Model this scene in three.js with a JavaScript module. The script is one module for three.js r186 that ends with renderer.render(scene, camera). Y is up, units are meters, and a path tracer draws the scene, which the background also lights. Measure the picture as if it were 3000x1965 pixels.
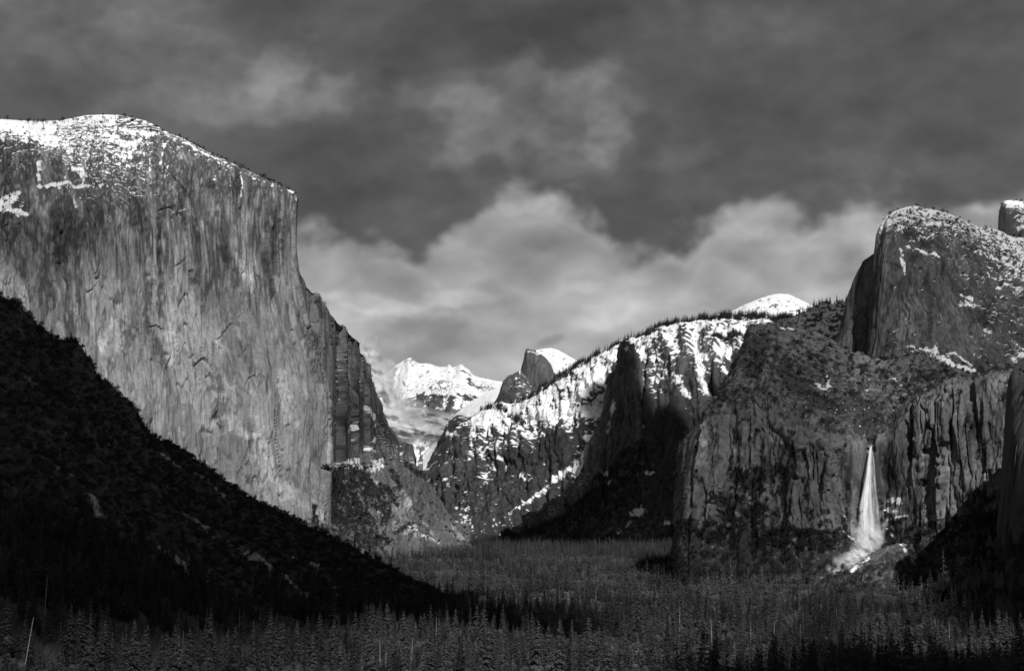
import * as THREE from 'three';
import { createNoise3D } from 'simplex-noise';
import { mergeGeometries } from 'three/addons/utils/BufferGeometryUtils.js';

// ---------------------------------------------------------------- camera, sky, sun, exposure
const scene = new THREE.Scene();
const camera = new THREE.PerspectiveCamera(24.37, 1024 / 670, 1, 60000);
camera.position.set(0, 160, 0);
camera.rotation.set(THREE.MathUtils.degToRad(6.1), 0, 0);
const SUN = new THREE.Vector3().fromArray([0.2112,0.6428,0.7364]);
const sun = new THREE.DirectionalLight(new THREE.Color(1, 1, 1), 4.0);
sun.name = 'sun';
sun.position.copy(SUN).multiplyScalar(12000).add(new THREE.Vector3(0, 0, -4000));
sun.target.position.set(0, 0, -4000);
sun.castShadow = true;
sun.shadow.radius = 1.6;
sun.shadow.mapSize.set(4096, 4096);
Object.assign(sun.shadow.camera, { left: -9000, right: 9000, top: 9000, bottom: -9000, near: 10, far: 30000 });
scene.add(sun, sun.target);
const renderer = new THREE.WebGLRenderer({ antialias: true });
renderer.toneMapping = THREE.LinearToneMapping;
renderer.toneMappingExposure = 1.0;
renderer.shadowMap.enabled = true;

// ---------------------------------------------------------------- noise
function seeded(a) {
  return () => { a = (a + 0x6d2b79f5) | 0; let t = Math.imul(a ^ (a >>> 15), 1 | a); t = (t + Math.imul(t ^ (t >>> 7), 61 | t)) ^ t; return ((t ^ (t >>> 14)) >>> 0) / 4294967296; };
}
const n3 = createNoise3D(seeded(11));
function fbm(x, y, z, oct) { let v = 0, a = 0.5; for (let i = 0; i < oct; i++) { v += a * n3(x, y, z); x = x * 2.03 + 17.1; y = y * 2.03 - 5.3; z = z * 2.03 + 9.7; a *= 0.5; } return v; }
function ridged(x, y, z, oct) { let v = 0, a = 0.5; for (let i = 0; i < oct; i++) { v += a * (1 - 2 * Math.abs(n3(x, y, z))); x = x * 2.07 + 3.1; y = y * 2.07 - 8.3; z = z * 2.07 + 1.7; a *= 0.5; } return v; }
const smooth = (a, b, x) => { const t = Math.min(1, Math.max(0, (x - a) / (b - a))); return t * t * (3 - 2 * t); };
const mix = (a, b, t) => a + (b - a) * t;
function hash(i, j, k) { let h = Math.imul(i, 374761393) ^ Math.imul(j, 668265263) ^ Math.imul(k, 2147483647 ^ 0x5bd1e995); h = Math.imul(h ^ (h >>> 13), 1274126177); return ((h ^ (h >>> 16)) >>> 0) / 4294967296; }
const cell = { v: 0, r: 0 };
/** Jointed rock: every cell of a jittered grid is a tilted facet with its own offset. */
function facet(s, t, size, tall, seed) {
  const x = s / size, y = t / (size * tall), xi = Math.floor(x), yi = Math.floor(y);
  let best = 9, next = 9, bi = 0, bj = 0, bx = 0, by = 0, ci = 0, cj = 0, cx = 0, cy = 0;
  for (let i = xi - 1; i <= xi + 1; i++) for (let j = yi - 1; j <= yi + 1; j++) {
    const dx = x - i - hash(i, j, seed), dy = y - j - hash(i, j, seed + 7), d = dx * dx + dy * dy;
    if (d < best) { next = best; ci = bi; cj = bj; cx = bx; cy = by; best = d; bi = i; bj = j; bx = dx; by = dy; } else if (d < next) { next = d; ci = i; cj = j; cx = dx; cy = dy; }
  }
  const plane = (i, j, dx, dy) => (hash(i, j, seed + 1) - 0.5) * 0.9 + (hash(i, j, seed + 2) - 0.5) * dx * 3.4 + (hash(i, j, seed + 4) - 0.5) * dy * 1.2;
  const w = 0.5 * (1 - smooth(0, Math.max(0.06, 2.2 / size), Math.sqrt(next) - Math.sqrt(best)));
  cell.r = hash(bi, bj, seed + 3);
  cell.v = mix(plane(bi, bj, bx, by), w > 0 ? plane(ci, cj, cx, cy) : 0, w);
  return cell.v;
}

// ---------------------------------------------------------------- sky: an overcast of broken cloud, brighter towards the horizon
{
  // patches of cloud: azimuth, elevation, half width, half height (degrees), tilt, log of brightness, firmness of the edge
  const PATCHES = [[-8.72,15.66,1.64,1.01,30,0.5,0.5],[-10.94,14.74,4.28,1.26,8,0.55,0.35],[-7.68,14.69,2.39,0.94,15,0.3,0.4],[-5.83,15.15,1.51,0.69,30,0.22,0.5],[-15.74,16.75,5.79,1.51,5,0.5,0.2],[-13.68,15.72,1.89,0.5,-8,-0.1,0.3],[-17.16,14.12,2.77,0.5,-4,-0.15,0.3],[-6.28,12.65,3.53,1.51,20,-0.15,0.3],[-8.09,16.92,2.01,0.94,20,-0.15,0.3],[1.14,17.36,3.27,1.01,10,-0.3,0.3],[-4.13,16.43,2.64,0.94,35,-0.15,0.4],[-3.2,11.57,2.9,0.76,8,-0.12,0.5],[0.26,14.26,4.16,2.01,6,0.52,0.4],[-1.62,14.6,1.51,0.82,25,0.22,0.5],[0.32,15.69,0.94,0.48,0,0.2,0.5],[2.43,14.9,1.13,0.82,10,0.2,0.5],[-1.13,13.19,2.27,0.69,0,0.18,0.4],[3.4,13.48,0.94,0.82,20,0.35,0.6],[2.59,12.56,2.01,0.6,10,0.28,0.5],[-2.59,13.65,1.64,0.82,25,0.15,0.4],[1.86,13.76,0.69,0.53,30,-0.3,0.6],[1.16,14.63,0.82,0.45,0,-0.15,0.5],[4.69,13.15,1.26,1.39,0,-0.2,0.5],[7.41,13.86,3.53,1.51,8,-0.08,0.3],[4.66,10.62,2.14,0.88,10,-0.14,0.5],[6.12,12.51,1.76,0.4,12,0.2,0.5],[8.27,17.51,3.53,0.82,-8,0.22,0.3],[13.62,11.77,3.53,0.94,12,0.25,0.4],[16.18,11.78,1.76,0.53,12,0.18,0.5],[18.08,10.86,1.51,0.76,0,0.2,0.5],[1.44,10.84,1.07,0.33,4,0.2,0.7],[0.77,10.9,1.89,0.38,4,0.12,0.6],[-0.25,9.65,1.51,0.76,8,-0.08,0.5],[-4.06,8.38,1.51,0.63,8,-0.14,0.5],[-4.94,7.24,2.52,0.38,-8,0.36,0.6],[-2.16,7.54,2.01,0.3,2,0.34,0.6],[-6.32,6.95,1.51,0.33,0,0.28,0.6],[-3.1,6.5,1.51,0.76,10,-0.24,0.6],[-1.27,6.26,2.01,0.76,0,-0.12,0.5],[-7.18,6.33,1.39,1.13,0,0.1,0.4],[-4.67,5.73,0.76,0.63,50,-0.3,0.5],[-6.08,8.6,1.51,0.63,5,0.12,0.5],[9.3,10.15,1.26,0.63,4,0.2,0.6],[10.44,8.26,2.27,0.76,8,-0.2,0.6],[13.03,9.53,1.01,1.13,0,0.16,0.5],[7.32,7.46,1.64,0.57,10,0.12,0.5],[4.58,8.09,0.76,0.3,0,0.12,0.7],[2.82,7.91,0.63,0.28,0,0.14,0.7],[3.67,6.81,1.39,0.57,5,0.16,0.5],[1.39,5.88,0.63,0.18,20,-0.35,0.7],[6.96,8.59,1.51,0.5,10,-0.1,0.5]];
  const w = 4096, h = 2048, data = new Float32Array(w * h * 4), R = Math.PI / 180;
  // upper edge of the bank of bright cloud along the horizon: azimuth, elevation
  const BANK = [[-28.14,9.2],[-21.83,8.97],[-14.96,9.82],[-10.09,9.26],[-8.23,9.68],[-7.36,9.97],[-6.54,9.94],[-5.72,9.61],[-4.96,9.43],[-4.2,9.06],[-3.62,8.76],[-3.05,9.2],[-2.42,9.77],[-1.91,10.27],[-1.15,10.75],[-0.38,10.96],[0.38,11.3],[1.28,11.38],[2.04,11.17],[2.68,10.77],[3.12,10.33],[3.44,9.82],[3.75,9.32],[4.19,8.94],[4.83,8.87],[5.4,9.05],[5.9,9.25],[6.72,9.53],[7.48,9.82],[8.12,10.3],[8.75,10.76],[9.5,10.83],[10.12,10.67],[10.6,10.23],[11.21,10.09],[11.83,10.31],[12.57,10.5],[13.78,10.6],[16.17,10.6],[20.75,9.74],[28.16,9.64]];
  const line = (t, x) => { if (x <= t[0][0]) return t[0][1]; for (let k = 1; k < t.length; k++) if (x <= t[k][0]) return mix(t[k - 1][1], t[k][1], (x - t[k - 1][0]) / (t[k][0] - t[k - 1][0])); return t[t.length - 1][1]; };
  const bright = [[-90, 0.38], [0, 0.44], [5, 0.44], [6.5, 0.42], [8, 0.36], [10, 0.31], [14, 0.28]], grey = [[5, 0.14], [9, 0.108], [12, 0.1], [15, 0.094], [19, 0.09], [90, 0.092]];
  for (let j = 0; j < h; j++) {
    const el = (j + 0.5) / h * 180 - 90, lit = line(bright, el), dim = line(grey, el);
    for (let i = 0; i < w; i++) {
      let v = lit;
      if (el > -1) {
        const th = ((i + 0.5) / w - 0.5) * 2 * Math.PI, ce = Math.cos(el * R), x = Math.cos(th) * ce, z = Math.sin(th) * ce, y = Math.sin(el * R);
        const az = Math.atan2(x, -z) / R, near = Math.abs(az) < 30 && el < 28;
        const f1 = fbm(x * 9, y * 17, z * 9, near ? 6 : 4), top = Math.abs(az) < 27 ? line(BANK, az) : 9.2 + 1.6 * n3(x * 4, 3, z * 4);
        const over = el - top + 0.85 * fbm(x * 26, y * 36, z * 26, near ? 7 : 3) + 0.35 * n3(x * 11, y * 14, z * 11), b = mix(dim, lit, smooth(0.6, -0.5, over));
        let p = (near ? 0.34 : 0.4) * f1 + 0.08 * n3(x * 3, y * 6, z * 3) + 0.16 * fbm(x * 26 + 4, y * 44, z * 26, 3);
        if (near) {
          const w1 = fbm(x * 14 + 7, y * 22, z * 14, 5), w2 = fbm(x * 14 - 9, y * 22 + 3, z * 14, 5), w3 = fbm(x * 46, y * 60, z * 46, 5);
          let body = 0;
          for (const [pa, pe, ra, re, tilt, amp, hard] of PATCHES) {
            const c = Math.cos(tilt * R), s = Math.sin(tilt * R), da = (az - pa), de = (el - pe);
            const a = (da * c + de * s) / ra + w1 * Math.min(0.75, 2.6 / ra), q = (de * c - da * s) / re + w2 * Math.min(0.75, 1.6 / re), r2 = a * a + q * q;
            if (r2 > 6) continue;
            const r1 = Math.sqrt(r2) + w3 * 0.55 * hard, in_ = mix(Math.exp(-r2), 1 - smooth(0.72, 1.12, r1), hard); p += amp * in_; if (amp > 0) body = Math.max(body, in_ * Math.min(1, amp * 2));
          }
          const bil = 0.45 - Math.abs(n3(x * 30, y * 46, z * 30)) - 0.5 * Math.abs(n3(x * 64 + 5, y * 96, z * 64)) + 0.25 * n3(x * 130, y * 190, z * 130);
          p += 0.16 * Math.exp(-Math.pow((over + 0.35) / 0.3, 2)) * smooth(-0.2, 0.4, w1) + (0.05 + 0.14 * body) * bil + 0.3 * smooth(0.3, -0.6, over) * (0.3 - Math.abs(n3(x * 15, y * 22, z * 15)) + 0.5 * w1);
        }
        v = b * Math.exp(p + 0.03);
      }
      const k = (j * w + i) * 4;
      data[k] = data[k + 1] = data[k + 2] = v; data[k + 3] = 1;
    }
  }
  const t = new THREE.DataTexture(data, w, h, THREE.RGBAFormat, THREE.FloatType);
  t.mapping = THREE.EquirectangularReflectionMapping; t.magFilter = t.minFilter = THREE.LinearFilter; t.needsUpdate = true;
  scene.background = t; scene.environment = t;
}

// ---------------------------------------------------------------- naming
const taken = new Map();
function numbered(name) { const k = taken.get(name) ?? 0; taken.set(name, k + 1); return k ? name + '_' + String(k).padStart(3, '0') : name; }
function put(o, name, data) { o.name = numbered(name); Object.assign(o.userData, data); o.traverse((m) => { if (m.isMesh) m.castShadow = m.receiveShadow = true; }); scene.add(o); return o; }

// ---------------------------------------------------------------- land: sheets lofted through surveyed lines (metres), with jointed relief
const MASS = {
  granite_cliff: {nu:540,front:2,rows:[{n:3,a:0,b:0,p:[[0,-1747.6,-60,-5155],[0.0797,-1655.7,-60,-5145],[0.1396,-1590.8,-60,-5149.3],[0.2093,-1515,-60,-5154.3],[0.2592,-1443.3,-60,-5098.6],[0.2941,-1394,-60,-5059.7],[0.329,-1353.5,-60,-5049.5],[0.3788,-1295.5,-60,-5035],[0.4237,-1237.6,-60,-4999],[0.4586,-1192.8,-60,-4971],[0.4984,-1142.2,-60,-4939],[0.5283,-1105.1,-60,-4917.5],[0.5533,-1074.2,-60,-4899.1],[0.5782,-1043.5,-60,-4880.7],[0.6081,-1011.4,-60,-4878.1],[0.638,-979.2,-60,-4875.6],[0.6779,-936.4,-60,-4872.1],[0.7177,-895.9,-60,-4880.2],[0.7576,-855.3,-60,-4888.3],[0.7975,-814.7,-60,-4896.4],[0.8374,-773.9,-60,-4904.4],[0.8772,-732.4,-60,-4908.9],[0.9071,-701.6,-60,-4914],[0.9271,-681,-60,-4917.4],[0.941,-666.5,-60,-4919.8],[0.95,-657.1,-60,-4921.7],[1,-783.9,-85,-5421.7]]},{n:14,a:0.6,b:0.01,p:[[0,-1747.6,1104,-4930],[0.0797,-1655.7,1101.5,-4920],[0.1396,-1590.8,1100.7,-4924.3],[0.2093,-1515,1102,-4929.3],[0.2592,-1443.3,1090,-4873.6],[0.2941,-1394,1086.6,-4834.7],[0.329,-1353.5,1090.3,-4824.5],[0.3788,-1295.5,1089.3,-4810],[0.4237,-1237.6,1079.3,-4774],[0.4586,-1192.8,1067,-4746],[0.4984,-1142.2,1050.2,-4714],[0.5283,-1105.1,1035.3,-4692.5],[0.5533,-1074.2,1017.8,-4674.1],[0.5782,-1043.5,1001.3,-4655.7],[0.6081,-1011.4,992.1,-4653.1],[0.638,-979.2,977.8,-4650.6],[0.6779,-936.4,958.2,-4647.1],[0.7177,-895.9,942.9,-4655.2],[0.7576,-855.3,927.6,-4663.3],[0.7975,-814.7,914.7,-4671.4],[0.8374,-773.9,901,-4679.4],[0.8772,-732.4,886.5,-4683.9],[0.9071,-701.6,874.7,-4689],[0.9271,-681,868.5,-4692.4],[0.941,-666.5,862.9,-4694.8],[0.95,-657.1,848.7,-4696.7],[1,-787.1,823.7,-5196.7]]},{n:60,a:0.4,b:0,p:[[0,-1428.6,1164,-4030],[0.0797,-1352.9,1161.5,-4020],[0.1396,-1300.1,1160.7,-4024.3],[0.2093,-1238.4,1162,-4029.3],[0.2592,-1176.8,1150,-3973.6],[0.2941,-1134.5,1146.6,-3934.7],[0.329,-1101,1150.3,-3924.5],[0.3788,-1053.1,1149.3,-3910],[0.4237,-1004.2,1139.3,-3874],[0.4586,-966.6,1127,-3846],[0.4984,-924.1,1110.2,-3814],[0.5283,-893.2,1095.3,-3792.5],[0.5533,-867.4,1077.8,-3774.1],[0.5782,-841.8,1061.3,-3755.7],[0.6081,-815.8,1052.1,-3753.1],[0.638,-789.7,1037.8,-3750.6],[0.6779,-755,1018.2,-3747.1],[0.7177,-722.7,1002.9,-3755.2],[0.7576,-690.2,987.6,-3763.3],[0.7975,-657.7,974.7,-3771.4],[0.8374,-625,961,-3779.4],[0.8772,-591.7,946.5,-3783.9],[0.9071,-566.9,934.7,-3789],[0.9271,-550.4,928.5,-3792.4],[0.941,-538.8,922.9,-3794.8],[0.95,-531.2,908.7,-3796.7],[1,-661.2,883.7,-4296.7]]},{n:90,a:0.7,b:0.01,p:[[0,-1214.7,983.1,-3430],[0.0797,-1165.8,1003.7,-3466.2],[0.1593,-1115.7,1005.1,-3505],[0.2131,-1081.4,991,-3533.6],[0.2529,-1062.5,1008.4,-3576.1],[0.3097,-1034.5,1037.7,-3636.7],[0.3784,-997.7,1045.2,-3710],[0.4581,-929.6,1032.1,-3704.7],[0.5278,-866.9,1024.2,-3685.6],[0.5676,-830.3,1012.4,-3670.6],[0.6174,-790,1001.8,-3675.8],[0.6771,-741.4,979.8,-3682.1],[0.7369,-696,964.7,-3705.5],[0.7966,-650,947.8,-3728.9],[0.8564,-603.2,931.2,-3751.2],[0.9062,-563.8,918.8,-3769.8],[0.95,-528.8,891.4,-3787.3],[1,-658.6,866.4,-4287.3]]},{n:150,a:1,b:0.02,p:[[0,-1177.1,807.3,-3340],[0.0797,-1130.4,818.5,-3377.9],[0.1394,-1095.2,832.1,-3408.3],[0.1892,-1065.7,857.3,-3433.7],[0.2589,-1022.6,870.1,-3469.2],[0.3784,-945.9,878.5,-3530],[0.478,-876.9,878.7,-3570.8],[0.5776,-805.3,855.7,-3610.7],[0.6771,-733.3,843.6,-3655.5],[0.7767,-659.5,835.3,-3700.2],[0.8763,-583.9,835,-3744.9],[0.95,-527.3,835.7,-3782.3],[1,-657,810.7,-4282.3]]},{n:110,a:1,b:0.02,p:[[0,-1149.6,622.1,-3280],[0.2759,-988.4,650.5,-3426.7],[0.5716,-795.7,677.2,-3585.7],[0.8672,-581,702,-3740],[0.95,-517.8,709,-3788],[1,-646.2,684,-4288]]},{n:90,a:1,b:0.02,p:[[0,-1137.5,481.2,-3260],[0.4497,-853.7,514,-3513.3],[0.8245,-575.3,539,-3720],[0.9181,-500.7,546.5,-3777.1],[0.95,-474.8,551,-3796.6],[1,-597.3,526,-4296.6]]},{n:110,a:1,b:0.02,p:[[0,-1126.3,364.7,-3240],[0.4314,-845.6,388.4,-3493.3],[0.8808,-496.2,413.9,-3757.1],[0.95,-438.8,425.9,-3810.8],[1,-556.4,400.9,-4310.8]]},{n:95,a:1,b:0.01,p:[[0,-1114.1,222.2,-3220],[0.4343,-836.9,234.7,-3473.3],[0.8867,-491.2,246.9,-3737.1],[0.95,-439.5,253,-3785],[1,-557.6,228,-4285]]},{n:10,a:1,b:0.02,p:[[0,-1090.7,56.2,-3170],[0.4318,-820.4,62.7,-3423.3],[0.8816,-482.1,63.1,-3687.1],[0.95,-427.4,86,-3740],[1,-544.5,61,-4240]]},{n:4,a:1,b:0.02,p:[[0,-1081.8,2.6,-3150],[0.4262,-813.9,-2.8,-3403.3],[0.8701,-478.5,-7.5,-3667.1],[0.95,-414.2,13.6,-3731.7],[1,-529.7,-11.4,-4231.7]]}],marks:{snow:[[[-1065.7,858.2,-3434.1,3.8],[-1040.5,864.1,-3451.8,4.6],[-1016.1,873.3,-3473.5,7],[-999.3,868.1,-3483,4.7],[-970.7,872.8,-3506.1,3.9],[-939.2,882.6,-3534.3,2.4]],[[-1127.9,805.8,-3372,10.5],[-1111.5,820.7,-3389.5,13.6],[-1099.5,843.8,-3408.9,4.6]],[[-1128.5,809.9,-3373.2,7.5],[-1102.6,801.1,-3387.5,6.8],[-1076.5,796,-3401.2,3.8]],[[-1069.9,902.5,-3448,3.9],[-1076.7,920.4,-3450.7,4.6],[-1070.5,885.5,-3441.6,3.1],[-1064.2,858.9,-3433.9,2.3]],[[-1008.1,915.7,-3509.4,7.1],[-998,913,-3515.3,7.9],[-991.4,899.9,-3510.2,6.3],[-986.8,882.1,-3501,3.1],[-988.7,870.8,-3492.2,2.3]],[[-941.9,986.1,-3643.6,7.3],[-928.7,981.2,-3640.2,6.5]],[[-1020,1038.8,-3655.5,2.5],[-999.5,982.5,-3591.8,2.4],[-996.9,959.9,-3563.9,2.4],[-989.9,919.8,-3528.3,1.6]],[[-959.7,1075.6,-3754.8,10.1],[-920.2,1061.5,-3731.8,11.7],[-889.4,1047.4,-3708.9,10],[-870.8,1058,-3717.6,7.5]],[[-931.4,1027.5,-3696.1,8.3],[-911.5,1032.3,-3698.7,11.6],[-949.1,1020.6,-3684.6,5]],[[-990.2,1048.4,-3712.8,8.3],[-964.5,1043.6,-3710.6,7.5]],[[-869.7,999.3,-3664.9,1.6],[-864.5,959.6,-3636.1,1.6],[-855.2,921.1,-3610.8,1.6]],[[-840.3,1023.2,-3677.7,5.8],[-844.6,998.8,-3662.9,2.5],[-844.2,970.1,-3646.2,2.4]],[[-1188,1077.8,-3677.5,8.3],[-1197.2,1123.4,-3896,10.5]],[[-996.8,827.5,-3464.6,1.5],[-992.3,815.6,-3463.6,1.5],[-1004.6,861,-3475.1,1.6]],[[-818,844.8,-3596.8,1.6],[-790.2,845.3,-3616.6,1.6],[-776.3,848.9,-3626.9,1.6]],[[-790.6,1027.5,-3695.9,5.8],[-759.6,1004.6,-3688.1,4.1],[-728.4,994.4,-3699,4.1],[-697.4,980.4,-3711.8,3.3]],[[-823.1,961.3,-3643.8,2.4],[-824.8,942.7,-3634.7,1.6],[-826.7,928.6,-3626.8,1.6]],[[-716.2,940.7,-3683.5,1.6],[-718.6,931.5,-3679.6,3.3]],[[-658.1,895.7,-3709.5,2.5],[-654.4,926.9,-3717.8,2.5],[-660.5,953,-3721.9,2.5]]],groove:[[[-825.7,818,-3583.6,2.4],[-818.7,768.8,-3579.2,3.2],[-818.1,702.9,-3569.7,4],[-816.4,645.8,-3561.2,4.7],[-809.3,589.6,-3556.6,3.9],[-804.4,549.6,-3553.1,3.1]],[[-908.4,611.4,-3480.5,1.5],[-899.8,604.5,-3487,1.5],[-895.8,525.7,-3476.5,1.5],[-888.8,440,-3464.2,1.1]],[[-842.1,675.5,-3546.2,1.6],[-836.7,603.1,-3537.7,1.6],[-835.2,523.1,-3526.3,1.6]],[[-832.1,685,-3556.4,1.6],[-828.3,628.3,-3549.5,1.6],[-828.9,603.9,-3544.6,1.6]],[[-794,494.2,-3551,1.6],[-785.5,407,-3539.3,1.6],[-771.6,297.8,-3533.9,2.3]],[[-824.4,476.1,-3525.2,1.6],[-813.4,405.5,-3518.7,1.5],[-805.3,312.3,-3510,1.2]],[[-722.4,613.9,-3624.6,1.6],[-714.5,483.4,-3606.7,1.6],[-710.4,370.9,-3589.5,1.6],[-703.7,252.6,-3576.4,1.6]],[[-758.7,569.8,-3591.7,1.6],[-752.1,489,-3580.1,1.6]],[[-682.5,518.3,-3636.1,1.6],[-669.6,470,-3636.5,1.6],[-657.3,430,-3639.1,1.6]],[[-634.1,521.9,-3672.2,2.4],[-624.5,464.7,-3669.5,1.6],[-614.3,391.5,-3664.4,1.6],[-608.2,363.3,-3664.7,1.6]],[[-599,302.9,-3663.9,2.4],[-589.1,238.7,-3659.1,2.4],[-580,166.9,-3645.1,1.6]],[[-613.8,318.6,-3654.7,1.6],[-602.5,262.6,-3655.3,1.6],[-590.4,198.7,-3646.8,1.6]],[[-531,231.6,-3702.3,2.4],[-519.3,191.2,-3698.4,2.4],[-512.2,151,-3691.9,1.6]],[[-526.6,538.3,-3754.1,1.7],[-513.3,480,-3754.1,1.7],[-505.2,421.7,-3749.8,1.7]],[[-564.8,841.2,-3755.9,1.7],[-562.7,765,-3755.7,1.7],[-557.9,688.9,-3753.7,1.7]],[[-617.7,869.8,-3728,1.7],[-615.4,801.4,-3721.8,2.5],[-611.7,742.6,-3720.6,1.7]],[[-988.3,618.4,-3416.6,1.1],[-987.8,571.5,-3406.6,1.5],[-986.5,521.1,-3397,1.5]],[[-922,554.7,-3459.4,2.3],[-923.6,507.6,-3450.1,2.3],[-923.1,468.6,-3441.1,1.5]],[[-643.5,438.9,-3650.9,2.4],[-632.2,374.4,-3648.5,1.6],[-616.5,294.4,-3649.4,1.6]],[[-754.5,693.7,-3615.6,1.6],[-746.1,611.8,-3607.1,1.6]]],roof:[[[-689.5,542.5,-3636.3,3.2],[-677.7,564.1,-3648.7,4],[-667.1,580.8,-3659.5,3.2]],[[-829.2,559.6,-3536.9,3.1],[-819.4,562.9,-3545.2,3.9],[-809,557.4,-3551.9,3.1]]],dark:[[[-822.4,810,-3584.4,5.6],[-817.8,719.6,-3573.5,7.9],[-815.6,645.8,-3561.2,9.5],[-810.6,589.4,-3555.3,7.1]],[[-835,668.2,-3550.7,7.9],[-838,602.9,-3536.4,7.8],[-833.6,539.3,-3531,6.2]],[[-894.8,629,-3495.2,7.7],[-899.8,604.5,-3487,7]],[[-820.6,524.3,-3537.3,10.9],[-805.4,493.4,-3542.7,12.5],[-794.4,478.1,-3547.6,7.8]],[[-686.6,452.8,-3622.2,11.2],[-676.5,388.5,-3617.6,12.7],[-667.6,340.8,-3617.2,7.9]],[[-665.7,961.6,-3722.4,15],[-670.7,924.7,-3707.6,11.6],[-676.4,889,-3697,8.2]],[[-779.5,893.7,-3637.3,11.4],[-791,857.3,-3619.2,9.7]],[[-576.6,848.6,-3750.3,16.7],[-582.5,779.6,-3741.9,18.3],[-581,711.9,-3738.9,13.3]],[[-700.7,766.6,-3663.5,9.8],[-685,734.7,-3670.1,9.8]],[[-736.8,916.1,-3665.6,6.5],[-700.1,916.5,-3688,8.2]],[[-868.1,552.1,-3505.1,10.9],[-872.3,512.1,-3495.1,9.3]],[[-1010.6,775.7,-3437.7,23],[-995.4,745.3,-3441.2,27.6],[-1011.5,711.1,-3420.9,18.3]],[[-760.7,826.9,-3632.2,8.1],[-744.1,778.2,-3635,9.7]],[[-497.7,583.1,-3782.2,11.7],[-476.9,516.7,-3790.5,16.7],[-464.1,466.6,-3793.8,13.4]],[[-872.6,845.3,-3556.9,12.7],[-860.9,779.4,-3547.7,9.5]]],pale:[[[-789.3,567.1,-3568.5,7.9],[-783.6,527.1,-3564.7,9.5],[-784.2,478.7,-3554.6,7.8]],[[-557.6,468.9,-3719.8,11.5],[-548.2,411.2,-3717.1,11.5],[-531.4,345.9,-3720.9,9.8]],[[-606.4,310.8,-3659.3,11.2],[-594.2,270.8,-3662.6,14.5],[-562.7,215,-3672.5,17.7],[-524.4,175,-3689.9,16.1],[-455,110.5,-3723,13]],[[-735.8,898.8,-3662.6,13.1],[-719.7,866.5,-3666.8,11.4],[-744.7,923.9,-3663.5,8.2]],[[-655.9,737.8,-3690.3,9.8],[-631.7,672.9,-3699.5,11.5]],[[-786.6,973.7,-3662.6,5.7],[-796.2,991.5,-3667.3,6.6]],[[-654,349.4,-3629.6,11.2],[-624.6,318.3,-3647.3,12.8]],[[-916.7,516.1,-3457.7,3.8],[-908,438.6,-3447,3]],[[-543.1,887.3,-3775.1,5.9],[-537.9,854.7,-3783.6,5.1]],[[-730.7,228.6,-3549.9,15.5],[-667.9,205.9,-3590.9,20.4]],[[-906.8,564,-3473.4,7.7],[-884.2,503.1,-3481.9,9.2]],[[-784.8,674,-3591,4],[-783.3,608.4,-3580.2,4.8]],[[-656.5,570,-3665,4.1],[-648.2,545.7,-3666.5,4.1]],[[-690.4,534.2,-3633.5,3.2],[-681.2,518.4,-3637.5,4]],[[-444.8,299.5,-3789.3,8.3],[-447.1,261.9,-3777.9,9.9]]]}},
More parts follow.
